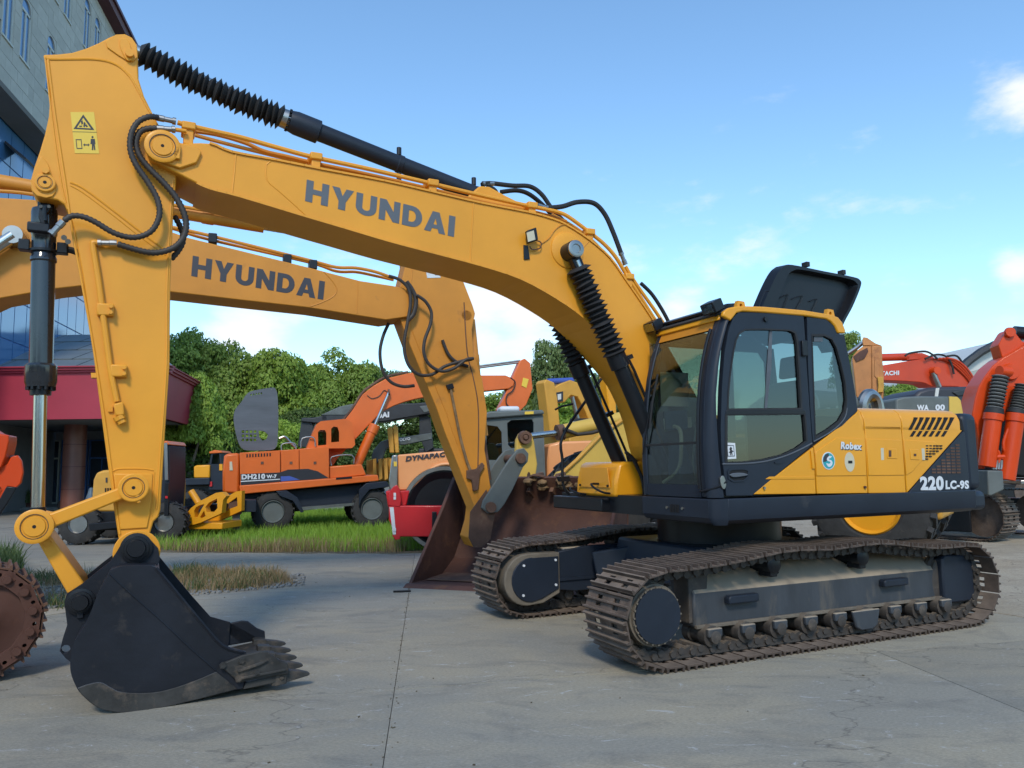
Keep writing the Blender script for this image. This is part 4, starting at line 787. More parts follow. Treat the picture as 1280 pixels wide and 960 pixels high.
# hinges, latch, handle, keyhole stickers
for q in ([(890, 262), (916, 262), (918, 340), (893, 340)],): MB().prism(F.b(yc0 - .02, Z4(q)), yc0 - .025, yc0).build('hinge', 'black_metal', cabroot, .006)
hh = MB().holed(F.b(yc0 - .006, Z4b([(518, 195), (530, 183), (600, 180), (628, 190), (625, 225), (600, 248), (545, 250), (522, 235)])), [F.b(yc0 - .006, Z4b([(526, 198), (540, 190), (598, 188), (620, 195), (616, 222), (596, 240), (548, 242), (530, 232)]))], yc0 - .008, yc0 + .002).build('handle_rim', DB, cabroot)
MB().prism(F.b(yc0, Z4b([(526, 198), (540, 190), (598, 188), (620, 195), (616, 222), (596, 240), (548, 242), (530, 232)])), yc0 - .002, yc0 - .0005).build('handle_recess', 'void_black', cabroot)
MB().prism(F.b(yc0 - .014, Z4b(sm2([(526, 215), (545, 206), (590, 204), (620, 214), (590, 222), (545, 226), (526, 215)], 3))), yc0 - .02, yc0 - .006).build('door_handle', 'grey_plastic', cabroot, .004)
MB().prism(F.b(yc0 - .01, Z4b(sm2([(478, 230), (488, 218), (498, 225), (508, 260), (500, 285), (488, 280), (480, 255), (478, 230)], 3))), yc0 - .02, yc0).build('door_latch', 'steel', cabroot, .003)
c3 = F.p3(yc0, *Z4([(705, 157)])[0]); MB().cyl(c3, c3 - Vector((0, .02, 0)), .022, seg=12).build('door_catch', 'black_metal', cabroot)
stk = MB().prism(F.b(yc0 + .01, Z4([(508, 773), (554, 775), (560, 853), (514, 856)])), yc0 + .006, yc0 + .010).build('window_sticker', 'decal_white', cabroot, sm=False)
MB().prism(F.b(yc0 + .005, Z4([(513, 785), (549, 786), (554, 842), (519, 843)])), yc0 + .004, yc0 + .006).build('sticker_mark', 'decal_grey', stk); MB().prism(F.b(yc0 + .003, Z4([(517, 790), (546, 790), (550, 838), (522, 839)])), yc0 + .002, yc0 + .004).build('sticker_mark', 'decal_white', stk)
MB().prism(F.b(yc0 + .001, Z4([(531, 836), (529, 824), (524, 822), (531, 814), (527, 804), (533, 794), (541, 800), (538, 808), (543, 814), (549, 816), (541, 821), (543, 836), (539, 836), (536, 825), (533, 827), (536, 836)])), yc0 + .0, yc0 + .002).build('sticker_mark', 'decal_black', stk)
MB().prism(F.b(yc0 - .004, Z4b([(752, 150), (780, 147), (800, 150), (780, 158), (756, 158)])), yc0 - .008, yc0).build('key_lock', DB, cabroot)
# crease of the door under the glass
MB().tube(smooth(F.path(yc0 - .001, Z4([(492, 880), (600, 878), (700, 868), (800, 842), (880, 808), (940, 776)])), 4), .007, 6).build('door_crease', 'grey_plastic', cabroot)
MB().tube(smooth(F.path(yc0 - .0, Z4([(1116, 600), (1100, 655), (1040, 715), (948, 768)])), 4), .006, 6).build('door_crease', 'grey_plastic', cabroot)
# roof with yellow edge
roof = Z4([(490, 140), (496, 118), (520, 100), (560, 92), (620, 91), (700, 94), (900, 112), (1030, 133), (1066, 146), (1088, 172), (1104, 212), (1102, 228), (1066, 226), (1050, 190), (1030, 168), (1008, 156), (900, 140), (700, 124), (590, 118), (560, 126), (545, 146), (530, 165)])
rfp = F.b(yc0, roof)
MB().prism(rfp, yc0 - .012, yc0 + .03).build('roof_edge', 'yellow_body', cabroot, .012)
rt = F.b(yc0, Z4([(496, 118), (520, 100), (560, 92), (620, 91), (700, 94), (900, 112), (1030, 133), (1066, 146), (1088, 172), (1104, 212), (1080, 214), (1040, 175), (1000, 158), (900, 140), (590, 118), (520, 140)]))
MB().prism(rt, yc0 + .03, yc1).build('roof', 'interior_grey', cabroot, .01)
for (px, py) in ((569, 88), (1015, 128)): c3 = F.p3(yc0 + .06, *Z4([(px, py)])[0]); MB().holed([(c3.x - .06, c3.z - .06), (c3.x + .06, c3.z - .06), (c3.x + .04, c3.z + .03), (c3.x - .03, c3.z + .035)], [circ(c3.x, c3.z - .005, .016, 10)], yc0 + .02, yc0 + .06).build('lifting_eye', 'yellow_body', cabroot, .0)
# front: posts, header, sill, glass
def fsurf(ya_, yb_, z0, z1, off, th, name, m, nz=10, par=cabroot, bev=0.):
    rs = []
    for k in range(nz + 1):
        z = z0 + (z1 - z0) * k / nz; x = xf(z) + off; rs.append([Vector((x, ya_, z)), Vector((x, yb_, z)), Vector((x + th, yb_, z)), Vector((x + th, ya_, z))])
    return MB().rings(rs).build(name, m, par, bev)
fsurf(yc1 - .065, yc1, 1.285, 2.83, 0, .07, 'front_post', DB, bev=.012)
fsurf(-1.265, -1.19, 1.285, 2.86, 0, .06, 'front_post', DB, bev=.012)
# rounded corner post between windscreen and door
rs = []
for k in range(14):
    z = 1.285 + (2.86 - 1.285) * k / 13; xe = xf(z); xd = float(np.interp(z, [1.28, 1.7, 2.1, 2.45, 2.7, 2.86], [-1.04, -1.08, -1.085, -1.03, -.95, -.87])); rr = []
    for i in range(7):
        a = math.pi / 2 * i / 6; rr.append(Vector((xd - (xd - xe) * math.sin(a), -1.262 - .073 * math.cos(a), z)))
    rr.append(Vector((xd, -1.27, z))); rs.append(rr)
MB().rings(rs).build('corner_post', DB, cabroot)
MB().tube(smooth([Vector((xf(z) - .03, -1.215, z)) for z in (1.36, 1.6, 2.0, 2.3, 2.55, 2.72)], 4), .014, 8).build('hand_rail', 'black_metal', cabroot)
MB().tube(smooth([Vector((xf(1.38) + .02, -1.20, 1.35)), Vector((xf(1.36) - .025, -1.23, 1.34)), Vector((-1.11, -1.32, 1.37)), Vector((-1.02, -1.352, 1.42))], 4), .012, 8).build('door_rubber', 'black_metal', cabroot)
fsurf(-1.19, yc1 - .065, 1.285, 1.39, 0, .05, 'front_sill', DB, 2)
fsurf(-1.19, yc1 - .065, 2.72, 2.80, .0, .05, 'front_header', 'yellow_worn', 3)
fsurf(-1.262, yc1, 2.795, 2.87, -.02, .08, 'roof_edge', 'yellow_body', 3, bev=.01)
fsurf(-1.20, yc1 - .06, 1.735, 1.755, -.002, .02, 'screen_joint', 'rubber', 1)
fsurf(-1.19, yc1 - .065, 1.39, 1.745, .012, .006, 'windscreen', 'cab_glass', 3)
fsurf(-1.19, yc1 - .065, 1.745, 2.72, .012, .006, 'windscreen', 'cab_glass', 8)
# black visor on the roof front, lamps
MB().prism([(xf(2.87) - .02, 2.885), (-.62, 2.965), (-.60, 2.99), (-.8, 2.965), (xf(2.87) - .03, 2.91)], -1.2, yc1 + .02).build('roof_visor', 'black_metal', cabroot, .006)
for yy, zz in ((-.36, 2.84), (-1.22, 2.855)):
    b0 = Vector((xf(2.86) + .03, yy, zz)); k = MB().obox(b0 + Vector((-.10, 0, .06)), Vector((.05, 0, .025)), Vector((0, .085, 0)), Vector((-.02, 0, .045))).build('work_lamp', 'black_metal', cabroot, .008)
    MB().obox(b0 + Vector((-.155, 0, .035)), Vector((.004, 0, .002)), Vector((0, .07, 0)), Vector((-.015, 0, .034))).build('lamp_lens', 'lamp_glass', k)
    MB().cyl(b0 + Vector((-.06, 0, -.02)), b0 + Vector((-.07, 0, .04)), .016).build('lamp_bracket', 'black_metal', k)
# wiper
MB().tube([Vector((xf(z) - .02, y, z)) for y, z in ((-.40, 1.66), (-.46, 1.9), (-.52, 2.15))], .008, 6).build('wiper_arm', 'black_metal', cabroot)
MB().tube([Vector((xf(z) - .016, y, z)) for y, z in ((-.50, 1.9), (-.53, 2.15), (-.56, 2.4))], .010, 6).build('wiper_blade', 'rubber', cabroot)
# far side of the cab with its window, back wall with window
far = [(xf(1.28), 1.285), (.5, 1.285), (.5, 2.2), (.42, 2.76), (.2, 2.86), (xf(2.86), 2.86), (xf(2.55), 2.55), (xf(2.1), 2.1), (xf(1.6), 1.6)]
MB().holed(far, [[(xf(1.7) + .1, 1.72), (-.15, 1.72), (-.15, 2.7), (xf(2.7) + .09, 2.7), (xf(2.1) + .1, 2.1)], [(-.05, 1.72), (.4, 1.72), (.38, 2.6), (.3, 2.7), (-.05, 2.7)]], yc1 - .02, yc1).build('far_side_frame', 'interior_grey', cabroot, sm=False)
MB().box(-1.05, .4, yc1 - .012, yc1 - .008, 1.7, 2.72).build('window_pane', 'cab_glass', cabroot, sm=False)
MB().prism([(yc0 + .05, 1.285), (yc1, 1.285), (yc1, 1.95), (yc0 + .05, 1.95)], .48, .5, 'x').build('back_wall', 'interior_grey', cabroot)
for ya_, yb_ in ((yc0 + .05, yc0 + .12), (yc1 - .07, yc1)): MB().bar((.49, (ya_ + yb_) / 2, 1.95), (.43, (ya_ + yb_) / 2, 2.74), .07, .05).build('back_post', 'interior_grey', cabroot)
MB().box(-1.1, .5, yc0 + .05, yc1 - .02, 1.285, 1.32).build('cab_floor', 'interior_grey', cabroot)
# seat, consoles, levers, screen, papers
yc = -.86
s1 = MB().box(-.42, .08, yc - .25, yc + .25, 1.62, 1.74).build('seat', 'seat_grey', cabroot, .04, 3)
MB().prism([(.02, 1.70), (.16, 1.70), (.30, 2.3), (.22, 2.36), (.14, 2.32)], yc - .23, yc + .23).build('seat_back', 'seat_grey', s1, .04, 3)
MB().prism([(.20, 2.38), (.28, 2.38), (.31, 2.58), (.24, 2.6)], yc - .14, yc + .14).build('head_rest', 'seat_grey', s1, .03, 3)
MB().box(-.35, .05, yc - .2, yc + .2, 1.32, 1.62).build('seat_base', 'black_metal', s1, .02)
for s_ in (-1, 1):
    cns = MB().box(-.45, .1, yc + s_ * .35 - .07, yc + s_ * .35 + .07, 1.45, 1.82).build('console', 'interior_grey', cabroot, .025)
    MB().tube([(-.36, yc + s_ * .35, 1.82), (-.40, yc + s_ * .35, 1.94), (-.42, yc + s_ * .35, 1.99)], [.012, .012, .03], 8).build('joystick', 'black_metal', cns)
MB().prism([(-1.0, 1.32), (-.78, 1.32), (-.9, 1.72), (-.98, 1.78)], yc + .16, yc + .36).build('right_console', 'seat_blue', cabroot, .03)
MB().obox((-.86, yc1 - .12, 1.98), (.012, .03, 0), (-.05, .11, 0), (0, 0, .09)).build('monitor', 'seat_blue', cabroot, .01)
for s_ in (-1, 1):
    MB().tube([(-.85, yc + s_ * .09, 1.33), (-.90, yc + s_ * .09, 1.6), (-.82, yc + s_ * .11, 1.95)], .014, 8).build('travel_lever', 'steel', cabroot)
    MB().obox((-.93, yc + s_ * .1, 1.38), (.06, 0, .04), (0, .05, 0), (.01, 0, -.015)).build('pedal', 'interior_grey', cabroot)
MB().tube(smooth([(-1.02, yc + .38, 1.40), (-.98, yc + .2, 1.52), (-1.0, yc + .12, 1.75), (-.95, yc + .2, 1.88), (-.9, yc + .35, 1.92)], 5), .018, 8).build('cable', 'paper', cabroot)
MB().prism([(-.95, 2.12), (-.62, 2.12), (-.62, 2.45), (-.95, 2.45)], yc1 - .03, yc1 - .026).build('notice', 'paper', cabroot, sm=False)
MB().prism([(-.92, 1.88), (-.6, 1.92), (-.6, 2.02), (-.93, 2.0)], yc1 - .03, yc1 - .026).build('notice', 'paper', cabroot, sm=False)
MB().lathe((-.8, -.55, 2.80), (-.8, -.55, 2.70), [(0, .02), (.3, .11), (1, .09)], 16).build('cab_fan', 'black_metal', cabroot)
# ================================================================== the other machines in the yard
def PR(Fm, y0, y1, px, name, m, par, bev=0., **k): return MB().prism(Fm.b(y0, px), y0, y1).build(name, m, par, bev, **k)
def TB(Fm, y, px, r, name, m, par, n=5, seg=8): return MB().tube(smooth([Fm.p3(y, *p) for p in px], n), r, seg).build(name, m, par)
def CY(Fm, y, p0, p1, r, name, m, par, prof=None, seg=20):
    return MB().lathe(Fm.p3(y, *p0), Fm.p3(y, *p1), [(a, b * r) for a, b in (prof or [(0, 1), (1, 1)])], seg).build(name, m, par)
def simple_track(par, x0, x1, y0, y1, h, dark='track_steel', n=38, fr='black_metal', gm=None):
    r = h / 2; lp = track_loop(x0, x1, r - .015, r - .015, [(x0, h), ((x0 + x1) / 2, h - .02), (x1, h)]); yc_ = (y0 + y1) / 2
    f = MB().prism([(x0, h * .25), (x1, h * .25), (x1 + .1, h * .5), (x1, h * .8), (x0, h * .8), (x0 - .1, h * .5)], yc_ - .12, yc_ + .12).build('track_frame', fr, par, .02)
    for xx in (x0, x1): MB().cyl((xx, yc_ - .14, r), (xx, yc_ + .14, r), r - .09, seg=28).build('track_wheel', dark, f)
    s_ = shoe_mesh(.2, abs(y1 - y0)); lay_track(f, lp, yc_, n, s_, None, gm or dark, dark)
    return f
# ---- second excavator: its boom comes in from the left behind the first, its arm hangs down without a bucket
F2 = Frame(-1.05, 10.15, .36)
E2 = thing('excavator', F2, 'worn darker yellow excavator behind, its boom reaching from the left, arm hanging without bucket', 'excavator')
YW = 'yellow_worn'
b2t = [(-330, 600), (-300, 540), (-240, 420), (-170, 320), (-90, 265), (-40, 250), (0, 247), (41, 249.5), (100, 259), (160, 274), (215, 290), (235, 297), (385, 334), (450, 351), (490, 357), (505, 360), (511, 368)]
b2b = [(512, 385), (510, 396), (482, 400), (385, 384.5), (300, 375), (214, 365), (150, 358), (101, 357.5), (69, 361), (0, 373), (-60, 400), (-130, 460), (-200, 560), (-240, 620)]
bo2 = MB().prism(F2.b(0, b2t + b2b), 0, .52).build('boom', YW, E2, .012)
big_word('HYUNDAI', F2, 0, [(241, 319.5), (406.3, 352), (404, 374.8), (239, 345)], 'decal_dark', bo2)
MB().tube(smooth([F2.p3(0, *p) for p in [(447, 351), (447, 372), (446, 392)]], 3), .006, 6).build('weld_bead', YW, bo2); MB().tube(smooth([F2.p3(0, *p) for p in [(405, 340), (416, 352), (421, 362), (416, 371), (400, 379), (388, 383)]], 5), .007, 6).build('weld_bead', YW, bo2)
for dy, rr, off_ in ((.08, .022, 0), (.16, .02, 5)):
    TB(F2, dy, [(-20, 238), (41, 243), (120, 262), (215, 284 + off_ * .3), (260, 294 + off_), (385, 325 + off_ * .5), (420, 334 + off_), (445, 335 + off_), (470, 340 + off_), (492, 348 + off_ * .4)], rr, 'hydraulic_line', YW, bo2)
for px, py in ((266, 296), (359, 322), (391, 329)): c3 = F2.p3(.1, px, py); MB().box(c3.x - .05, c3.x + .05, .03, .22, c3.z - .09, c3.z + .03).build('pipe_clamp', 'black_metal', bo2, .01)
CY(F2, .26, (-60, 217), (330, 283), .085, 'arm_cylinder', YW, E2, [(0, 1), (.78, 1), (.785, 1.12), (.82, 1.12), (.825, 1), (1, 1)]); CY(F2, .26, (330, 283), (535, 317), .05, 'piston_rod', 'chrome', E2); TB(F2, .12, [(60, 232), (215, 256), (330, 276), (400, 290)], .022, 'hydraulic_line', YW, E2)
c3 = F2.at(0, 21, 299); x_, z_ = c3; boss(x_, z_, 0, .13, bo2, YW, .05); MB().lathe((x_, 0, z_), (x_, -.2, z_), [(0, .1), (1, .1)], 20).build('cylinder_pin', 'steel', bo2)
MB().cyl((x_, -.14, z_), Vector((x_, -.14, z_)) + Vector((-1.1, 0, -1.0)), .075).build('piston_rod', 'chrome', E2)
MB().cyl(Vector((x_, -.14, z_)) + Vector((-1.1, 0, -1.0)), Vector((x_, -.14, z_)) + Vector((-2.3, 0, -2.1)), .11).build('boom_cylinder', YW, E2)
ar2 = [(508, 326), (505, 300), (516, 284), (540, 280), (560, 296), (574, 338), (591, 382), (594, 392), (592, 402), (590, 412), (592, 440), (603, 474), (609, 515), (606, 562), (612, 600), (619, 640), (613, 674), (602, 684), (592, 684), (586, 672), (592, 652), (594, 635), (556, 540), (546, 511), (512, 430), (500, 398), (500, 360)]
am2 = MB().prism(F2.b(.05, ar2), .05, .47).build('arm', YW, E2, .01)
PR(F2, .035, .05, [(588, 640), (608, 612), (619, 640), (613, 674), (602, 684), (592, 684), (586, 672)], 'lower_plate', 'rusty_brown', am2)
for px in ([(516, 330), (512, 395), (522, 430), (556, 511), (566, 540), (602, 632)], [(580, 378), (584, 440), (592, 474), (598, 515), (597, 600)]): MB().tube(smooth([F2.p3(.05, *p) for p in px], 5), .008, 6).build('weld_bead', 'rusty_brown' if px[0][0] > 560 else YW, am2)
x_, z_ = F2.at(.03, 584, 394); boss(x_, z_, .05, .07, am2, YW, .03)
CY(F2, .26, (588, 400), (603, 545), .065, 'bucket_cylinder', YW, E2, [(0, 1), (.3, 1), (.31, 1.1), (.36, 1.1), (.37, 1), (.85, 1), (.86, 1.25), (1, 1.25)]); CY(F2, .26, (603, 545), (611, 600), .04, 'piston_rod', 'rusty_brown', E2)
lk2 = PR(F2, -.02, .03, [(640, 570), (647, 562), (655, 560), (661, 567), (660, 577), (654, 584), (641, 612), (631, 630), (623, 640), (611, 642), (602, 635), (604, 626), (618, 604), (633, 580)], 'link', 'roller_grey', E2, .01)
MB().prism(F2.b(-.02, [(640, 570), (647, 562), (655, 560), (661, 567), (660, 577), (654, 584), (641, 612), (631, 630), (623, 640), (611, 642), (602, 635), (604, 626), (618, 604), (633, 580)]), .48, .53).build('link', 'roller_grey', E2, .01)
for p in ((650, 573), (613, 634)): x_, z_ = F2.at(-.02, *p); MB().lathe((x_, .5, z_), (x_, -.07, z_), [(0, .06), (.88, .06), (.88, .075), (1, .07), (1, .03)], 12).build('link_pin', 'rusty_brown', lk2)
TB(F2, .03, [(562, 480), (568, 510), (575, 545), (583, 575), (588, 588)], .02, 'hydraulic_line', 'rusty_dirt', am2)
PR(F2, -.0, .05, [(584, 588), (596, 586), (603, 578), (606, 582), (600, 593), (598, 612), (592, 614), (590, 600), (584, 598)], 'pipe_valve', 'rusty_brown', am2, .006)
PR(F2, .0, .05, [(558, 481), (566, 479), (568, 485), (560, 487)], 'pipe_clamp', 'black_metal', am2, .004)
PR(F2, .045, .049, [(531.5, 334), (547, 336), (551, 347), (534, 347.5)], 'sticker', 'decal_white', am2); PR(F2, .043, .045, [(537, 339), (541, 339), (541, 341.5), (537, 341.5)], 'sticker_mark', 'decal_black', am2); PR(F2, .043, .045, [(543, 337.5), (547, 338), (548, 344), (544, 344)], 'sticker_mark', 'decal_black', am2)
for px, dy in (([(486, 345), (500, 350), (511, 362), (513, 380), (509, 405), (505, 432), (510, 455), (523, 468), (540, 468), (556, 458), (575, 452), (590, 449)], -.06), ([(521, 369), (532, 377), (539, 390), (538, 405), (531, 425), (530, 442), (537, 456), (552, 464), (568, 460), (582, 450), (592, 448)], -.10), ([(486, 404), (479, 420), (475, 440), (478, 462), (488, 477), (503, 483), (518, 482)], .2), ([(553, 425), (560, 442), (570, 452), (585, 458)], .02)):
    TB(F2, dy, px, .022, 'hose', 'hose_brown', E2, 6)
TB(F2, -.05, [(508, 352), (515, 362), (520, 375), (517, 392), (510, 400)], .03, 'hose', 'hose_brown', E2, 6)
# its body stands left of the frame
u2x = F2.at(0, -285, 590)[0]
MB().box(u2x - 3.2, u2x + .6, -1.0, 1.6, 1.05, 1.3).build('upper_deck', 'dark_blue_grey', E2, .02); MB().box(u2x - 3.3, u2x - .3, -1.05, .3, 1.3, 2.1).build('body', YW, E2, .05)
MB().prism([(u2x - 1.2, 1.3), (u2x + .4, 1.3), (u2x + .3, 2.5), (u2x + .1, 2.95), (u2x - 1.3, 2.95)], .62, 1.6).build('cab', 'dark_blue_grey', E2, .04); MB().cyl((u2x - 1.2, .26, .8), (u2x - 1.2, .26, 1.06), .6, seg=32).build('slewing_ring', 'black_metal', E2)
for yy in ((-1.2, -.6), (1.1, 1.7)): simple_track(E2, u2x - 2.9, u2x + .6, yy[0], yy[1], .85)
MB().box(u2x - 2.0, u2x - .3, -.7, 1.2, .4, .8).build('carbody', 'black_metal', E2)
# ---- loader with the rusty bucket (behind)
F3 = Frame(-1.40, 10.45, -.36)
E3 = thing('wheel_loader', F3, 'yellow wheel loader with a big rusty maroon bucket resting on the concrete behind the excavator', 'wheel loader')
W3 = 2.6; prof = [(0, 0), (.95, .0), (1.3, .18), (1.45, .5), (1.42, .85), (1.2, 1.2), (.95, 1.38), (.90, 1.42)]
prof2 = [(.86, 1.40), (.92, 1.33), (1.15, 1.15), (1.36, .83), (1.39, .5), (1.26, .23), (.93, .05), (0, .03)]
bks = MB().prism(prof + prof2, 0, W3, 'x').build('bucket', 'rusty_maroon', E3, label='rusty maroon loader bucket')
for x0 in (0, W3 - .04): MB().prism([(-.02, 0), (.95, 0), (1.3, .18), (1.45, .5), (1.42, .85), (1.2, 1.2), (.95, 1.38), (.84, 1.42), (.62, 1.0)], x0 - .02, x0 + .03, 'x').build('side_plate', 'rusty_maroon', bks, .008)
MB().prism([(-.12, .0), (.25, .0), (.25, .045), (-.05, .045)], -.03, W3 + .03, 'x').build('cutting_edge', 'rusty_maroon', bks, .006)
MB().prism([(.3, .05), (.9, .06), (.9, .07), (.3, .06)], .1, W3 - .1, 'x').build('wear_strip', 'rusty_brown', bks)
# lumps of dried soil and the hinge brackets on top of the bucket
for k in range(60):
    x = random.uniform(.3, 2.45); y = random.uniform(.82, 1.3); z = 1.38 - (y - .82) * .3 + random.uniform(-.05, .05); r = random.uniform(.05, .13)
    b_ = MB(); rs = []
    for i in range(6):
        ph = math.pi * i / 5; rs.append([Vector((x + r * math.sin(ph) * math.cos(t) * random.uniform(.8, 1.2), y + r * math.sin(ph) * math.sin(t) * random.uniform(.8, 1.2), z + r * .7 * math.cos(ph))) for t in [2 * math.pi * j / 8 for j in range(8)]])
    b_.rings(rs).build('soil_lump', 'rusty_dirt', bks)
for x in (1.15, 1.5, 2.0): MB().prism([(.95, 1.2), (1.2, 1.1), (1.5, 1.0), (1.75, 1.15), (1.72, 1.35), (1.5, 1.48), (1.2, 1.45)], x, x + .06, 'x').build('hinge_bracket', 'rusty_brown', bks, .01)
MB().tube(smooth([(1.2, .9, 1.40), (1.3, .8, 1.44), (1.42, .86, 1.42), (1.4, 1.0, 1.4)], 4), .02, 6).build('chain', 'rusty_brown', bks)
for o in [x for x in bpy.data.objects if x.type == 'MESH' and (x == bks or x.parent == bks)]:     # the bucket is tipped forward
    for v in o.data.vertices: v.co.y += .40 * v.co.z
F3b = Frame(.2, 11.9, .3)
def P3(y0, y1, px, name, m, bev=0., par=None):
    o = MB().prism([(p.x, p.z) for p in [Vector((a, 0, b)) for a, b in F3b.b(y0, px)]], y0, y1); 
    # same thing, other ground frame: bring the points into the loader's frame
    M_ = Matrix.Translation(F3.o) @ Matrix.Rotation(F3.a, 4, 'Z'); M2 = Matrix.Translation(F3b.o) @ Matrix.Rotation(F3b.a, 4, 'Z'); T_ = M_.inverted() @ M2; o.v = [tuple(T_ @ Vector(v)) for v in o.v]; return o.build(name, m, par or E3, bev)
def T3(y, px, r, name, m, par=None, seg=16, Fx=F3b):
    M_ = Matrix.Translation(F3.o) @ Matrix.Rotation(F3.a, 4, 'Z'); M2 = Matrix.Translation(Fx.o) @ Matrix.Rotation(Fx.a, 4, 'Z'); T_ = M_.inverted() @ M2
    return MB().tube([T_ @ Fx.p3(y, *p) for p in px], r, seg).build(name, m, par or E3)
la = P3(0, .14, [(694, 598), (698, 590), (712, 586), (722, 574), (752, 541), (775, 526), (800, 515), (860, 505), (900, 520), (880, 560), (800, 600), (762, 612), (715, 612), (700, 607)], 'lift_arm', 'yellow_loader', .02)
T3(-.02, [(700, 594), (724, 572), (754, 541), (778, 525)], .03, 'arm_edge', 'yellow_old', la, 8)
for p in ((661, 598), (701, 598)): T3(0, [p, (p[0] + .1, p[1])], .1, 'pin_boss', 'rusty_brown', la)
P3(.3, .42, [(646, 550), (650, 542), (658, 538), (665, 543), (668, 552), (672, 580), (669, 602), (643, 604), (645, 580)], 'tilt_lever', 'yellow_loader', .02)
x_, z_ = F3b.at(.28, 656, 547)
M_ = Matrix.Translation(F3.o) @ Matrix.Rotation(F3.a, 4, 'Z'); M2 = Matrix.Translation(F3b.o) @ Matrix.Rotation(F3b.a, 4, 'Z'); T_ = M_.inverted() @ M2
MB().lathe(T_ @ Vector((x_, .32, z_)), T_ @ Vector((x_, .22, z_)), [(0, .11), (1, .10), (1, .055), (.7, .05), (.9, .045), (1.1, .03)], 18).build('pin_boss', 'rusty_brown', E3)
T3(.35, [(664, 545), (698, 541)], .05, 'piston_rod', 'chrome'); T3(.35, [(696, 541), (704, 540)], .13, 'gland', 'rusty_brown'); T3(.35, [(702, 540), (775, 524)], .12, 'tilt_cylinder', 'yellow_loader')
for dy in (.2, .28): T3(dy, [(704, 536), (722, 543), (740, 541), (770, 532)], .03, 'hose', 'hose_brown')
P3(1.3, 1.45, [(694, 598), (722, 574), (752, 541), (800, 515), (860, 505), (880, 560), (800, 600), (715, 612)], 'lift_arm', 'yellow_loader', .02)
T_inv = T_
FL = Frame(2.0, 12.9, .12)      # front axle, seen behind the toolbox
def toE3(mb, Fx):
    M2 = Matrix.Translation(Fx.o) @ Matrix.Rotation(Fx.a, 4, 'Z'); T = M_.inverted() @ M2; mb.v = [tuple(T @ Vector(v)) for v in mb.v]; return mb
def wheel3(Fx, x, r, rim, yy0=0., yy1=.62):
    s0 = len(bpy.data.objects); o = wheel(Fx, E3, x, yy0, yy1, r, r, rim, 'yellow_body')
    M2 = Matrix.Translation(Fx.o) @ Matrix.Rotation(Fx.a, 4, 'Z'); T = M_.inverted() @ M2; o.matrix_basis = T; return o
wheel3(FL, -.55, .92, .42); wheel3(Frame(2.3, 15.2, .12), -.4, .92, .42)
FR = Frame(5.45, 11.95, -.62)
wheel3(FR, 0, .90, .42); wheel3(Frame(6.5, 13.5, -.62), 0, .90, .42)
toE3(MB().box(-1.6, .95, .25, 1.75, .7, 1.6), FR).build('rear_frame', 'yellow_old', E3, .05)
toE3(MB().prism([(-2.2, 1.6), (.9, 1.6), (1.0, 1.9), (.9, 2.05), (-2.2, 2.1)], .35, 1.6), FR).build('rear_body', 'yellow_old', E3, .06)
FH = Frame(7.2, 12.9, .02)
hdp = toE3(MB().prism(FH.b(0, [(1120, 499), (1130, 496), (1150, 495), (1187, 495.5), (1187, 560), (1120, 560)]), 0, 1.1), FH).build('engine_cover', 'roller_grey', E3, .03, label='grey engine cover marked WA')
toE3(MB().prism(FH.b(-.005, [(1187, 495.5), (1197, 496), (1201, 500), (1204, 516), (1204, 560), (1187, 560)]), .0, 1.0), FH).build('yellow_corner', 'yellow_loader', hdp, .004)
for wd_, q in (('WA', [(1146, 506), (1161, 506), (1161, 513.5), (1146, 513.5)]), ('00', [(1169, 505.5), (1181, 505.5), (1181, 513), (1169, 513)])):
    o = word(wd_, FH, -.01, q, 'decal_white', hdp, .05); M2 = Matrix.Translation(FH.o) @ Matrix.Rotation(FH.a, 4, 'Z'); o.matrix_basis = M_.inverted() @ M2
# ---- rusty crawler at the left edge
F6 = Frame(-4.1, 5.85, .60)
E6 = thing('crawler_undercarriage', F6, 'rusty red brown crawler track end lying at the left edge of the photo', 'crawler track')
xr_, zr_ = F6.at(0, -26, 778)
R6 = .44; mt = 'rusty_brown'
lp6 = track_loop(xr_ - 2.6, xr_, R6 - .015, R6 - .015, [(xr_ - 2.6, R6 * 2), (xr_ - 1.2, R6 * 2 - .04), (xr_, R6 * 2)], 12)
fr6 = MB().prism([(xr_ - 2.6, .25), (xr_ - .25, .3), (xr_ - .25, .62), (xr_ - 2.6, .7)], .1, .35).build('track_frame', 'rusty_maroon', E6, .02)
MB().lathe((xr_, -.02, R6), (xr_, .42, R6), [(0, .05), (0, .12), (.03, .14), (.1, .25), (.1, .29), (.0, .30), (.0, .335), (1, .335)], 40).build('idler', 'rusty_maroon', fr6)
s6 = shoe_mesh(.2, .5); l6 = MB()
p = .1
l6 = MB().holed([(-p * 1.15, -.02), (p * 1.15, -.02), (p * 1.35, -.07), (p * .9, -.125), (-p * .9, -.125), (-p * 1.35, -.07)], [circ(-.045, -.055, .016, 8), circ(.02, -.055, .016, 8)], -.27, -.22)
l6.cyl((.075, -.30, -.08), (.075, .26, -.08), .03, seg=12); l6.box(-p, p, .2, .25, -.12, -.02); l6 = l6.mesh('track_link', False)
lay_track(fr6, lp6, .24, 40, s6, l6, mt, 'rusty_maroon')
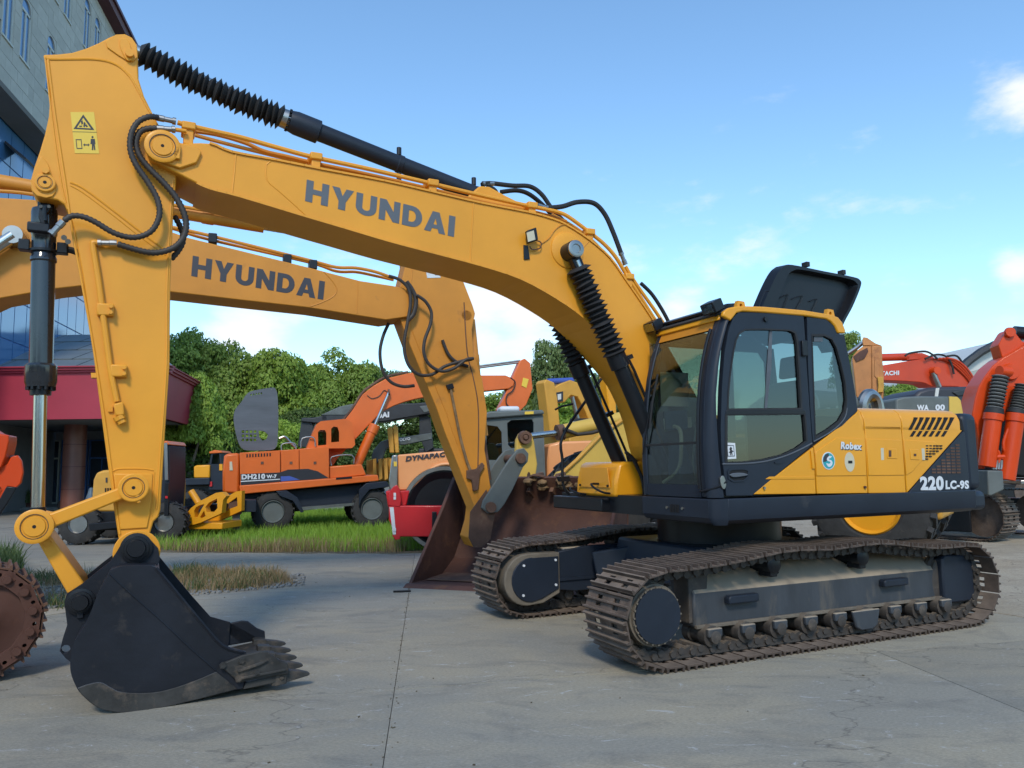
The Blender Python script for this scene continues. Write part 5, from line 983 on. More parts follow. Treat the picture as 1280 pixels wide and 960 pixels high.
# ---- orange red quick coupler and arm hanging in from the left
F7 = Frame(-5.3, 8.4, .35)
E7 = thing('excavator', F7, 'orange red excavator arm tip with black cylinder reaching in at the left edge', 'excavator')
c7 = PR(F7, 0, .05, [(-60, 600), (-30, 560), (0, 583), (9, 580), (13, 572), (17, 570), (22, 569), (27, 576), (29, 590), (26, 604), (20, 610), (10, 608), (5, 618), (-4, 640), (-60, 680)], 'coupler', 'orange_red', E7, .01)
PR(F7, .22, .27, [(-60, 600), (-30, 560), (0, 583), (9, 580), (17, 570), (22, 569), (27, 576), (29, 590), (26, 604), (20, 610), (5, 618), (-60, 680)], 'coupler', 'orange_red', E7, .01)
PR(F7, -.05, .3, [(-80, 470), (-30, 525), (-4, 541), (3, 543), (11, 544), (11, 552), (7, 570), (2, 583), (-5, 590), (-80, 620)], 'arm', 'orange_red', E7, .012)
TB(F7, .12, [(-2, 573), (18, 571)], .02, 'pin_shaft', 'steel', E7)
PR(F7, -.04, -.0, [(8, 608), (21, 609), (10, 628), (0, 643), (-20, 680), (-50, 700), (-50, 680), (-10, 640)], 'cylinder', 'black_metal', E7, .01)
PR(F7, .0, .3, [(-10, 615), (0, 606), (5, 612), (-12, 650), (-40, 690), (-40, 660)], 'cylinder_guard', 'black_metal', E7, .01)
MB().prism(F7.b(.1, [(-420, 330), (-80, 470), (-80, 560), (-120, 560), (-430, 400)]), .0, .25).build('boom', 'orange_red', E7, .02)
b7x = F7.at(.1, -420, 380)[0]
MB().prism([(b7x - .9, 1.0), (b7x + .6, 1.0), (b7x + .5, 3.4), (b7x - 1.2, 3.4)], -.2, 1.0).build('body', 'orange_red', E7, .05)
for yy in ((-.9, -.4), (.9, 1.4)): simple_track(E7, b7x - 2.2, b7x + .6, yy[0], yy[1], .8, n=30)
MB().box(b7x - 1.6, b7x + .4, -.6, 1.1, .4, 1.0).build('carbody', 'black_metal', E7)
# ---- orange wheeled excavator marked DH210W-7
FD = Frame(-6.0, 19.6, .3)
ED = thing('wheeled_excavator', FD, 'orange wheeled excavator marked DH210W-7 on the grass with its grey hood raised', 'excavator')
OP = 'orange_paint'
PR(FD, 0, 2.4, [(280, 570), (283, 567), (299, 566), (299, 618), (278, 616), (278, 590)], 'counterweight', OP, ED, .06)
for q in ([(299.5, 566), (350, 563), (350.5, 607), (300, 613)], [(351.2, 563), (373.6, 561.3), (373.8, 603), (351.5, 606)], [(374.4, 561), (411, 558.5), (411.5, 600.5), (374.5, 603)]): pd = PR(FD, -.02, .1, q, 'side_panel', OP, ED, .01)
MB().prism(FD.b(0, [(300, 566), (411, 559), (411, 602), (300, 613)]), .08, 2.3).build('body', OP, ED)
PR(FD, -.05, 2.4, [(299, 607), (472, 593.5), (474, 601), (300, 618)], 'upper_frame', OP, ED, .02)
PR(FD, .1, 1.1, [(411, 583), (452, 580), (458, 594), (411, 599)], 'front_deck', OP, ED, .03)
st_ = PR(FD, -.026, -.018, [(300.5, 592.5), (350, 590.5), (360, 587), (385, 586), (397, 589), (411, 597.5), (390, 599.5), (351, 602), (301, 607)], 'stripe', 'decal_black', ED, sm=False)
PR(FD, -.03, -.024, [(351, 595.5), (362, 595), (375, 599.7), (351, 601.8)], 'stripe_mark', 'decal_blue', st_, sm=False); PR(FD, -.03, -.024, [(301, 601.2), (350, 598.5), (350, 599.6), (301, 602.4)], 'stripe_mark', 'decal_white', st_, sm=False)
word('DH210', FD, -.026, [(302, 593), (331.5, 592), (331.5, 598.7), (302, 599.5)], 'decal_white', st_, .05); word('W-7', FD, -.026, [(333, 593.6), (346, 593), (346, 597.6), (333, 598.2)], 'decal_white', st_, .05)
for i in range(9): x = 308 + i * 3.6; PR(FD, -.028, -.018, [(x, 567.6 - i * .17), (x + 1.7, 567.5 - i * .17), (x + 1.7, 571.6 - i * .17), (x, 571.8 - i * .17)], 'vent_slot', 'void_black', ED)
cbd = MB().holed(FD.b(.2, [(383, 561), (390, 544), (396, 530), (401, 526.5), (432, 523.5), (440, 528), (444, 556), (440, 560)]), [FD.b(.2, [(397.5, 540), (400, 537.5), (406, 537.5), (408, 541), (408, 556), (397.5, 557)]), FD.b(.2, [(414, 536), (417, 533), (422, 534), (424, 540), (424, 552), (414, 553)])], .2, 1.2).build('cab', OP, ED)
PR(FD, .3, .32, [(397.5, 540), (408, 540), (408, 557), (397.5, 557)], 'window_pane', 'door_glass', cbd); PR(FD, .3, .32, [(414, 534), (424, 534), (424, 553), (414, 553)], 'window_pane', 'door_glass', cbd)
bmt = [(408, 580), (411, 556), (423, 535), (440, 513), (453, 493), (467, 482), (483, 473), (510, 466.5), (540, 463), (600, 469), (632, 469), (644, 474), (642, 482), (636, 486), (605, 489), (560, 492), (523, 498), (507, 502), (493, 507), (477, 515), (453, 540), (422, 573), (416, 583)]
bmd = PR(FD, .9, 1.3, bmt, 'boom', OP, ED, .02)
TB(FD, .92, [(411, 554), (423, 533), (440, 511), (453, 491), (467, 480), (483, 471), (510, 465)], .035, 'hydraulic_line', 'rusty_brown', bmd)
TB(FD, .88, [(459, 494), (465, 498), (474, 495), (480, 488), (484, 490)], .012, 'cable', 'rusty_brown', bmd)
PR(FD, .95, 1.25, [(622, 513), (630, 497), (641, 471), (650, 451), (656, 448), (663, 454), (666, 486), (658, 506), (650, 514)], 'arm', OP, ED, .02)
PR(FD, .93, .95, [(654, 472), (661, 474), (658, 485), (652, 482)], 'sticker', 'decal_yellow', ED)
TB(FD, .9, [(638, 472), (644, 478), (641, 488), (634, 494), (633, 504), (640, 512)], .018, 'hose', 'rubber', ED)
for dy in (.0, 2.): TB(FD, 1.1, [(596, 458 + dy), (650, 451 + dy)], .03, 'piston_rod', 'steel', ED)
CY(FD, .8, (486, 491), (468, 533), .045, 'piston_rod', 'chrome', ED); CY(FD, .8, (469, 531), (446, 581), .13, 'boom_cylinder', OP, ED, [(0, 1.15), (.2, 1.15), (.21, 1), (1, 1)]); CY(FD, .8, (485, 490.5), (487, 490.5), .09, 'rod_eye', 'rusty_brown', ED)
hx = smooth([(v[0], v[1], 0) for v in [(302, 502), (309, 492), (318, 488), (340, 484.5), (345, 487), (347, 496), (348, 520), (347, 550), (345, 559), (338, 562.5), (312, 563), (302, 560), (296, 547), (292, 525), (294, 512)]], 3, True); hx = [(v.x, v.y) for v in hx]
holes = []
for j in range(3):
    for i in range(4): x = 302 + i * 5; y = 538 + j * 5.2; holes.append([(x, y), (x + 3.4, y - .2), (x + 3.4, y + 3), (x, y + 3.1)])
holes.append([(323, 538), (330, 539), (335, 543), (333, 549), (328, 551), (324, 546)])
for i in range(5): x = 313 + i * 3.2; holes.append([(x, 492.5 - i * .5), (x + 1.8, 492.2 - i * .5), (x + 1.8, 494.5 - i * .5), (x, 494.8 - i * .5)])
MB().holed(FD.b(.6, hx), [FD.b(.6, h) for h in holes], .6, .72).build('raised_hood', 'grey_plastic', ED, label='scuffed grey plastic hood raised upright')
TB(FD, .6, [(349, 548), (356, 546), (362, 552), (370, 560)], .03, 'hood_stay', 'steel', ED)
PR(FD, .3, 2.1, [(300, 618), (350, 613), (470, 603), (482, 612), (474, 622), (430, 632), (350, 642), (320, 640)], 'chassis', 'dark_blue_grey', ED, .03)
for q in ([(345, 614), (358, 613), (372, 622), (380, 640), (376, 641), (366, 626), (350, 620)], [(449, 612), (458, 604), (484, 602), (488, 608), (462, 612), (452, 624), (449, 634)]): PR(FD, -.1, .6, q, 'mudguard', 'dark_blue_grey', ED, .01)
PR(FD, .05, .2, [(376, 634), (450, 628), (450, 631), (376, 638)], 'side_rail', 'steel', ED)
for px in (341, 465):
    x_ = FD.at(0, px, 650)[0]; wheel(FD, ED, x_, 0, .5, .52, .52, .27, 'roller_grey', 22); wheel(FD, ED, x_, 2.3, 1.8, .52, .52, .27, 'roller_grey', 22)
PR(FD, -.9, -.6, [(285, 623), (302, 622), (302, 643), (286, 644)], 'outrigger_foot', 'rusty_brown', ED, .02); PR(FD, -.85, -.65, [(290, 643), (300, 643), (299, 662), (291, 662)], 'outrigger_leg', 'roller_grey', ED, .01); PR(FD, -.8, .8, [(290, 625), (320, 625), (320, 640), (290, 640)], 'outrigger_beam', 'dark_blue_grey', ED, .01)
PR(FD, -.02, .0, [(287, 577), (290, 577), (291, 588), (287, 588)], 'tail_lamp', 'decal_cream', ED); 
for px_ in ([(376, 560), (378, 548), (392, 547), (394, 558)], [(352, 563), (353, 555), (368, 554), (370, 562)], [(414, 582), (415, 571), (440, 569), (442, 580)]): TB(FD, .12, px_, .018, 'hand_rail', 'steel', ED, 3)
for x_ in (326, 362, 392): PR(FD, -.035, -.018, [(x_, 577), (x_ + 3.5, 576.8), (x_ + 3.5, 580), (x_, 580.2)], 'latch', 'rusty_brown', ED)
PR(FD, .84, .9, [(403, 525), (408, 524.5), (408, 519), (403, 519)], 'roof_lamp', 'black_metal', ED); PR(FD, -.06, -.05, [(420, 597), (440, 595.5), (440, 598), (420, 599.6)], 'step_pad', 'black_metal', ED)
# ---- road roller
FRo = Frame(-1.5, 14.6, .12)
ER = thing('road_roller', FRo, 'orange and red road roller with grey cab and black drum, lettered DYNAPAC', 'road roller')
PR(FRo, .2, 1.9, [(497, 568.5), (560, 563), (600, 560), (600, 620), (572, 600), (562, 583), (546, 584), (516, 613), (497.5, 613)], 'engine_cover', 'roller_orange', ER, .03)
TB(FRo, .17, [(512, 612), (545, 582.5), (572, 581)], .03, 'cover_fold', 'roller_orange', ER)
PR(FRo, .15, 1.95, [(490, 569), (497, 568.5), (497.5, 614), (487, 614), (486, 600)], 'rear_grille', 'steel', ER, .02); PR(FRo, .12, .15, [(492, 577), (496, 577), (496, 583), (492.5, 583)], 'lamp', 'decal_yellow', ER)
word('DYNAPAC', FRo, .19, [(508, 570.3), (557, 564.6), (556, 570.8), (507, 577)], 'decal_dark', ER, .05, off=.01)
dx, dz = FRo.at(.3, 545, 640); rd = .80
dm = MB().lathe((dx + .15, .15, rd), (dx + .15, 2.1, rd), [(.06, .1), (.05, rd * .7), (0, rd * .86), (0, rd), (1, rd), (1, rd * .86), (.95, .1)], 48).build('drum', 'black_metal', ER)
MB().lathe((dx + .15, .12, rd), (dx + .15, .16, rd), [(0, rd * .9), (0, rd * .99), (1, rd)], 48, False).build('drum_edge', 'steel', dm)
rf = PR(FRo, -.05, .1, [(486, 632), (566, 632), (600, 634), (600, 668), (560, 671), (494, 671), (491, 660), (486, 650)], 'drum_frame', 'roller_red', ER, .02)
PR(FRo, -.06, .12, [(485, 632), (487, 614), (492, 608), (496, 606), (500, 612), (502, 625), (500, 634)], 'frame_horn', 'roller_red', rf, .015); PR(FRo, .1, 2.2, [(482, 614), (512, 613), (508, 632), (485, 634)], 'rear_beam', 'roller_red', rf, .02)
PR(FRo, -.05, .1, [(490, 669), (500, 669), (500, 674), (494, 675)], 'tow_hook', 'roller_red', rf, .01)
for (px, py) in ((492, 618), (492, 662), (492, 622.5)): PR(FRo, -.075, -.055, [(px, py - 2), (px + 3, py - 2), (px + 3, py + 2), (px, py + 2)], 'sticker', 'decal_white', rf)
PR(FRo, -.06, -.05, [(487, 634), (492, 634), (495, 668), (491, 668)], 'pale_band', 'decal_white', rf); PR(FRo, -.2, -.05, [(540, 640), (546, 640), (546, 662), (540, 662)], 'step', 'black_metal', rf, .01)
# cab
cr = MB().holed(FRo.b(.3, [(603, 522), (612, 515.5), (676, 513), (679, 520), (682, 600), (684, 655), (603, 655)]), [FRo.b(.3, [(634, 529), (639, 525), (665, 524), (667, 528), (667, 556), (665, 560), (639, 560), (635, 556)]), FRo.b(.3, [(608, 531), (622, 533), (627, 540), (628, 575), (608, 575)]), FRo.b(.3, [(641, 565), (664, 564), (662, 600), (645, 602)])], .3, .36).build('cab', 'roller_grey', ER)
MB().prism(FRo.b(.3, [(601, 518), (612, 514.5), (678, 512.5), (680, 518), (603, 524)]), .22, 1.7).build('cab_roof', 'roller_grey', cr, .03)
for q in ([(634, 525), (667, 524), (667, 560), (634, 560)], [(608, 531), (628, 533), (628, 575), (608, 575)], [(641, 564), (664, 564), (663, 602), (645, 602)]): PR(FRo, .33, .34, q, 'window_pane', 'door_glass', cr)
MB().prism(FRo.b(.3, [(634, 600), (684, 598), (684, 655), (603, 655), (603, 600)]), .4, 1.6).build('cab_base', 'roller_grey', cr)
MB().prism(FRo.b(1.6, [(606, 523), (676, 520), (680, 600), (606, 600)]), 1.62, 1.68).build('cab_back', 'interior_grey', cr)
MB().box(*sorted((FRo.at(.3, 627, 510)[0], FRo.at(.3, 653, 510)[0])), .7, 1.3, FRo.at(.3, 640, 513)[1], FRo.at(.3, 640, 505.5)[1]).build('roof_vent', 'decal_white', cr, .05)
PR(FRo, .20, .22, [(656, 514.5), (667, 514), (667, 517.5), (656, 518)], 'sticker', 'decal_yellow', cr)
PR(FRo, .5, 2, [(684, 576), (686, 556), (700, 552), (760, 550), (760, 620), (684, 640)], 'front_cover', 'roller_orange', ER, .04)
PR(FRo, .6, 2, [(684, 600), (760, 600), (760, 660), (684, 660)], 'front_frame', 'roller_red', ER, .02)
for yy in (.1, 1.6): wheel(FRo, ER, FRo.at(.1, 720, 640)[0], yy, yy + .5, .72, .72, .35, 'roller_orange', 20)
# ---- yellow excavator lettered CATERPILLAR
FK = Frame(1.2, 18.2, .5)
EK = thing('excavator', FK, 'old yellow excavator lettered CATERPILLAR seen between the roller cab and the front excavator', 'excavator')
PR(FK, 0, .4, [(680, 478), (683, 474), (693, 478), (697, 498), (701, 542), (688, 546), (683, 500)], 'arm', 'yellow_old', EK, .02)
bk_ = PR(FK, .05, .4, [(688, 488), (700, 480), (713, 475), (722, 478), (730, 488), (738, 508), (744, 528), (738, 530), (730, 510), (722, 496), (714, 494), (706, 503), (696, 503), (693, 495)], 'boom', 'yellow_old', EK, .02)
PR(FK, .02, .06, [(694, 491), (704, 489), (704, 501), (696, 503)], 'sign_plate', 'decal_black', bk_); PR(FK, .01, .02, [(697, 493), (701.5, 492), (701.5, 499), (697.5, 500)], 'plate_mark', 'paper', bk_)
CY(FK, .2, (684, 477), (716, 475.5), .07, 'arm_cylinder', 'decal_blue', EK); CY(FK, -.1, (715, 496), (722, 524), .05, 'piston_rod', 'steel', EK)
PR(FK, -.4, 2, [(712, 531), (745, 531), (800, 534), (800, 600), (712, 600)], 'body', 'yellow_old', EK, .03)
sK = PR(FK, -.43, -.4, [(713, 523), (740, 523), (743, 532), (713, 532)], 'name_strip', 'decal_black', EK); word('CATERPILLAR', FK, -.44, [(714.5, 526.5), (738, 526.8), (738, 531), (714.5, 531)], 'decal_white', sK, .04)
PR(FK, .8, 1.1, [(757, 470), (762, 465), (768, 468), (771, 520), (762, 522)], 'second_arm', 'yellow_body', EK, .02)
for yy in ((-.9, -.3), (1.6, 2.2)): simple_track(EK, .2, 3.4, yy[0], yy[1], .85, n=34)
MB().box(.6, 3.0, -.4, 1.8, .5, 1.0).build('carbody', 'black_metal', EK)
# ---- dark boom under a tarpaulin behind the orange excavator, and a grey boom below it
FT = Frame(-4.2, 24.5, .1)
ET = thing('excavator', FT, 'dark tarpaulin covered excavator boom with white letters behind the orange wheeled excavator', 'excavator')
bT = PR(FT, 0, .7, [(376, 527), (377, 522), (392, 522), (420, 516), (440, 506), (480, 505), (520, 504), (560, 500), (572, 504), (566, 512), (520, 520), (480, 527), (420, 530), (395, 529)], 'covered_boom', 'tarp_dark', ET, .03)
PR(FT, -.02, .5, [(400, 519), (425, 508), (440, 505), (482, 506), (470, 512), (430, 519)], 'tarpaulin', 'tarp_grey', bT, .02)
PR(FT, -.02, .6, [(524, 508), (560, 503), (566, 508), (530, 516)], 'tarpaulin', 'tarp_grey', bT, .02)
word('DAI', FT, -.03, [(471, 516.5), (486.5, 514.5), (486.5, 521.5), (471, 523.5)], 'decal_white', bT, .06)
PR(FT, .1, .8, [(372, 558), (377, 524), (390, 526), (392, 540), (384, 560)], 'arm', 'tarp_dark', ET, .02)
PR(FT, .2, .8, [(524, 512), (538, 522), (542, 560), (532, 566), (524, 545)], 'cab_post', 'tarp_dark', ET, .02)
for yy in ((0, .6), (2., 2.6)): simple_track(ET, 1.0, 4.2, yy[0], yy[1], .9, n=34)
MB().box(1.2, 3.8, .3, 2.2, .6, 2.2).build('body', 'tarp_dark', ET, .05)
FV = Frame(-3.2, 22.5, .1)
EV = thing('excavator', FV, 'small grey excavator boom lettered VOLVO, lower than the tarpaulin covered one', 'excavator')
bV = PR(FV, 0, .3, [(464, 572), (467, 562), (476, 552), (490, 547), (505, 546), (540, 541), (540, 549), (506, 556), (492, 556), (482, 562), (478, 574), (470, 580)], 'boom', 'tarp_grey', EV, .02)
word('VOLVO', FV, -.01, [(496, 548.5), (513, 546.2), (513, 550), (496, 552.2)], 'decal_white', bV, .05)
PR(FV, .1, .7, [(458, 575), (486, 572), (510, 575), (510, 600), (458, 602)], 'body', 'yellow_old', EV, .02)
for q in ([(484, 536), (488, 533), (491, 536), (493, 566), (487, 566)], [(491, 534), (494, 531), (497, 534), (499, 566), (494, 566)]): PR(FV, -.3, -.1, q, 'hydraulic_cylinder', 'yellow_old', EV, .02)
for k in range(5): PR(FV, -.32, -.12, [(466 + k * 7, 574), (470 + k * 7, 573), (471 + k * 7, 598), (467 + k * 7, 600)], 'linkage_bar', 'yellow_old', EV)
for yy in ((0, .5), (1.5, 2.)): simple_track(EV, .3, 2.6, yy[0], yy[1], .7, n=26)
MB().box(.4, 2.6, .2, 1.7, .4, 1.9).build('cab', 'dark_blue_grey', EV, .05)
# ---- yellow wheeled excavator standing behind the bucket arm
FM = Frame(-8.7, 17.0, .1)
EM = thing('wheeled_excavator', FM, 'small yellow wheeled excavator half hidden behind the vertical arm of the front excavator', 'excavator')
PR(FM, .2, 1.8, [(114, 625), (116, 600), (120, 591), (128, 588), (150, 586), (204, 588), (204, 640), (114, 640)], 'body', 'yellow_old', EM, .05)
for k in range(3): PR(FM, .18, .21, [(131 + k * 3, 610), (132.5 + k * 3, 610), (132.5 + k * 3, 618), (131 + k * 3, 618)], 'vent_slot', 'void_black', EM)
PR(FM, .18, .21, [(132, 597), (134, 597), (134, 603), (132, 603)], 'number_mark', 'decal_dark', EM)
cM = MB().holed(FM.b(.2, [(168, 640), (168, 560), (172, 553), (208, 553), (212, 558), (212, 600), (209, 640)]), [FM.b(.2, [(174, 562), (203, 562), (203, 600), (174, 600)])], .2, 1.3).build('cab', 'dark_blue_grey', EM)
PR(FM, .14, .2, [(205, 554), (209, 553), (210, 600), (206, 600)], 'cab_post', 'steel', cM); PR(FM, .15, 1.35, [(168, 556), (171, 551), (209, 551), (212, 556)], 'cab_roof', 'orange_paint', cM, .02)
PR(FM, .3, .32, [(174, 562), (203, 562), (203, 600), (174, 600)], 'window_pane', 'door_glass', cM)
PR(FM, .2, 1.9, [(106, 640), (212, 636), (218, 648), (200, 660), (110, 664)], 'chassis', 'black_metal', EM, .03); PR(FM, -.3, .1, [(110, 655), (190, 648), (190, 654), (112, 664)], 'blade_arm', 'black_metal', EM, .01)
for px in (97, 205): x_ = FM.at(0, px, 655)[0]; wheel(FM, EM, x_, 0, .4, .45, .45, .2, 'steel', 18); wheel(FM, EM, x_, 2.1, 1.7, .45, .45, .2, 'steel', 18)
PR(FM, .15, .2, [(119, 639), (123, 639), (123, 648), (120, 648)], 'lamp', 'decal_yellow', EM); PR(FM, -.05, .0, [(206, 604), (211, 604), (210, 645), (205, 645)], 'mud_flap', 'black_metal', EM); PR(FM, -.07, -.05, [(206.5, 620), (209.5, 620), (209.5, 623), (206.5, 623)], 'reflector', 'roller_red', EM)
# ---- far yellow wheeled excavator with black cab
FN = Frame(-11.3, 26.5, .1)
EN = thing('wheeled_excavator', FN, 'distant yellow wheeled excavator with black chassis left of the orange one, under the trees', 'excavator')
PR(FN, 0, 2, [(242, 583), (246, 581.5), (262, 581), (262, 597.5), (242, 597.5)], 'body', 'yellow_body', EN, .04); PR(FN, -.02, 2, [(230, 598), (262, 597), (262, 606), (228, 607)], 'lower_frame', 'dark_blue_grey', EN, .03)
word('ZX60', FN, -.03, [(243, 599.5), (254, 599), (254, 601.5), (243, 602)], 'decal_white', EN, .04) if False else None
MB().holed(FN.b(.1, [(261, 612), (262, 578), (264, 566), (270, 563.5), (276, 565), (280, 612)]), [FN.b(.1, [(264, 580), (266, 568), (274, 567), (275, 580)])], .1, 1.2).build('cab', 'dark_blue_grey', EN)
PR(FN, .05, 1.3, [(261, 565), (268, 562.5), (276, 563.5), (278, 566), (262, 567)], 'cab_roof', 'orange_paint', EN, .02); PR(FN, .06, .1, [(274, 580), (278, 580), (278, 588), (274, 588)], 'side_lamp', 'yellow_body', EN); PR(FN, .04, .1, [(262, 602), (265, 602), (265, 608), (262, 608)], 'tail_lamp', 'roller_red', EN)
PR(FN, .3, 1.6, [(228, 606), (280, 605), (280, 618), (228, 618)], 'chassis', 'black_metal', EN)
for px in (243, 292): x_ = FN.at(0, px, 620)[0]; wheel(FN, EN, x_, 0, .45, .48, .48, .22, 'steel', 16); wheel(FN, EN, x_, 2., 1.6, .48, .48, .22, 'steel', 16)
# ---- yellow ripper frame on the grass
FP = Frame(-7.3, 17.6, -.15)
def Z8(p): return [(180 + a / 8, 560 + b / 8) for a, b in p]
EP = thing('plough_frame', FP, 'yellow steel attachment frame with a round tube lying on the grass by the orange excavator', 'attachment')
MB().holed(FP.b(0, Z8([(230, 672), (262, 668), (300, 655), (430, 650), (470, 600), (520, 562), (560, 530), (640, 490), (720, 448), (780, 440), (822, 480), (790, 520), (775, 650), (730, 672), (640, 712), (560, 748), (500, 765), (430, 775), (360, 820), (330, 836), (288, 836), (284, 720), (240, 700)])), [FP.b(0, Z8([(500, 630), (520, 592), (560, 570), (606, 560), (570, 620), (530, 700), (508, 690)])), FP.b(0, Z8([(628, 640), (612, 590), (650, 545), (730, 505), (735, 600), (700, 640)])), FP.b(0, Z8([(560, 690), (600, 625), (616, 680), (570, 705)]))], 0, .18).build('side_frame', 'yellow_body', EP, sm=False)
MB().holed(FP.b(0, Z8([(430, 650), (520, 562), (720, 448), (780, 440), (775, 650), (560, 748), (430, 775)])), [FP.b(0, Z8([(500, 630), (606, 560), (530, 700)])), FP.b(0, Z8([(628, 640), (612, 590), (730, 505), (735, 600)]))], .9, 1.05).build('side_frame', 'yellow_body', EP, sm=False)
CY(FP, .2, Z8([(470, 430)])[0], Z8([(545, 550)])[0], .075, 'round_tube', 'yellow_body', EP); MB().box(*sorted((FP.at(0, 232, 650)[0], FP.at(0, 275, 650)[0])), .1, 1.0, .25, .4).build('cross_beam', 'yellow_body', EP, .02)
for k in range(4): a = 232 + k * 24; PR(FP, -.03, .0, Z8([(240 + k * 55, 672 - k * 6), (270 + k * 55, 662 - k * 6), (280 + k * 55, 672 - k * 6), (250 + k * 55, 684 - k * 6)]), 'red_edge', 'roller_red', EP)
PR(FP, -.01, 0, Z8([(330, 710), (372, 700), (372, 745), (330, 750)]), 'number_mark', 'decal_dark', EP)
PR(FP, .3, .8, Z8([(640, 560), (730, 560), (735, 640), (650, 650)]), 'hydraulic_block', 'black_metal', EP, .02)
# ---- right side: big orange red excavator
FO = Frame(9.6, 14.6, -.12)
EO = thing('excavator', FO, 'big orange red excavator at the right edge with striped black bellows on both boom cylinders', 'excavator')
OR = 'orange_red'
def ZR(p): return [(1130 + a / 4.366, 400 + b / 4.366) for a, b in p]
bO = PR(FO, 0, .6, ZR([(700, 100), (655, 140), (600, 172), (540, 205), (485, 250), (440, 310), (410, 360), (388, 430), (372, 520), (395, 570), (405, 640), (410, 760), (425, 800), (440, 815), (475, 720), (490, 660), (530, 560), (580, 470), (630, 410), (680, 370), (760, 330), (820, 330), (820, 60)]), 'boom', OR, EO, .02)
PR(FO, .12, .48, ZR([(516, 135), (530, 110), (560, 62), (575, 50), (600, 58), (640, 110), (700, 160), (640, 175), (590, 190), (535, 205)]), 'arm_bracket', OR, bO, .015)
MB().lathe(FO.p3(.1, *ZR([(575, 68)])[0]), FO.p3(.1, *ZR([(575, 68)])[0]) - Vector((0, .06, 0)), [(0, .1), (1, .09)], 20).build('pin_boss', OR, bO)
CY(FO, .3, ZR([(600, 66)])[0], ZR([(900, 90)])[0], .12, 'arm_cylinder', 'black_metal', EO)
x_, z_ = FO.at(0, *ZR([(575, 285)])[0]); MB().lathe((x_, 0, z_), (x_, -.08, z_), [(0, .17), (1, .14), (1, .02)], 24).build('cylinder_boss', OR, bO)
MB().cyl(FO.p3(-.12, *ZR([(575, 283)])[0]), FO.p3(-.2, *ZR([(520, 278)])[0]), .1).build('pin_sleeve', OR, bO)
def stripy(a, b_, c_, y):
    A, B, Cc = FO.p3(y, *ZR([a])[0]), FO.p3(y, *ZR([b_])[0]), FO.p3(y, *ZR([c_])[0])
    cy = MB().lathe(B, Cc, [(0, .175), (.12, .175), (.13, .15), (1, .15)], 24).build('boom_cylinder', OR, EO)
    n = 11; d = B - A
    for k in range(n):
        p0 = A + d * (k / n); p1 = A + d * ((k + .55) / n); p2 = A + d * ((k + 1) / n)
        MB().lathe(p0, p1, [(0, .115), (.5, .155), (1, .13)], 14).build('bellows_ring', 'concrete_block', cy)
        MB().lathe(p1, p2, [(0, .12), (.5, .135), (1, .11)], 14).build('bellows_ring', 'rubber', cy)
    MB().lathe(A + d * .86, B, [(0, .15), (1, .17)], 16).build('bellows_cuff', 'rubber', cy)
stripy((528, 305), (490, 512), (452, 800), -.2); stripy((655, 355), (612, 512), (558, 870), -.2)
FOy = -.25
TB(FO, FOy, ZR([(470, 745), (470, 720), (490, 712), (512, 716), (520, 745), (518, 780)]), .03, 'pipe', OR, EO); TB(FO, FOy, ZR([(585, 560), (548, 650), (545, 700), (555, 730), (535, 760)]), .03, 'pipe', OR, EO); TB(FO, FOy, ZR([(430, 748), (600, 746)]), .045, 'cross_pipe', OR, EO)
for k in range(4): TB(FO, FOy, ZR([(492 + 14 * k, 765), (492 + 14 * k, 790), (488 + 14 * k, 815)]), .03, 'pipe_fitting', 'steel', EO)
PR(FO, .7, 2.8, ZR([(430, 430), (520, 600), (480, 760), (440, 820), (700, 860), (900, 860), (900, 360), (560, 420)]), 'body', 'void_black', EO, .03)
MB().prism(FO.b(.4, ZR([(560, 870), (900, 870), (900, 895), (560, 895)])), -.1, 2.6).build('deck_edge', 'steel', EO, .02)
PR(FO, -.6, .0, ZR([(430, 822), (455, 820), (458, 955), (432, 950)]), 'box_side', 'concrete_block', EO, .01); PR(FO, -.8, -.2, ZR([(455, 820), (540, 822), (548, 925), (475, 960), (458, 955)]), 'rusty_box', 'roller_grey', EO, .02)
def Zq(p): return [(1060 + a / 5.818, 540 + b / 5.818) for a, b in p]
# its crawler: shoes visible at the rounded right end
FO2 = Frame(9.2, 14.9, -.98)
x1_ = FO2.at(0, 1248, 650)[0]; x0_ = FO2.at(0, 1160, 650)[0] - 1.6
M_o = Matrix.Translation(FO.o) @ Matrix.Rotation(FO.a, 4, 'Z'); M_p = Matrix.Translation(FO2.o) @ Matrix.Rotation(FO2.a, 4, 'Z')
for yy in ((0, .62), (2.2, 2.82)):
    f_ = simple_track(EO, x0_, x1_ - .35, yy[0], yy[1], .95, 'track_steel', 40); f_.matrix_basis = M_o.inverted() @ M_p
tt = MB().box(x0_ - .2, x1_ - .5, -.02, .03, .18, .82).build('track_side', 'black_metal', EO, .02); tt.matrix_basis = M_o.inverted() @ M_p
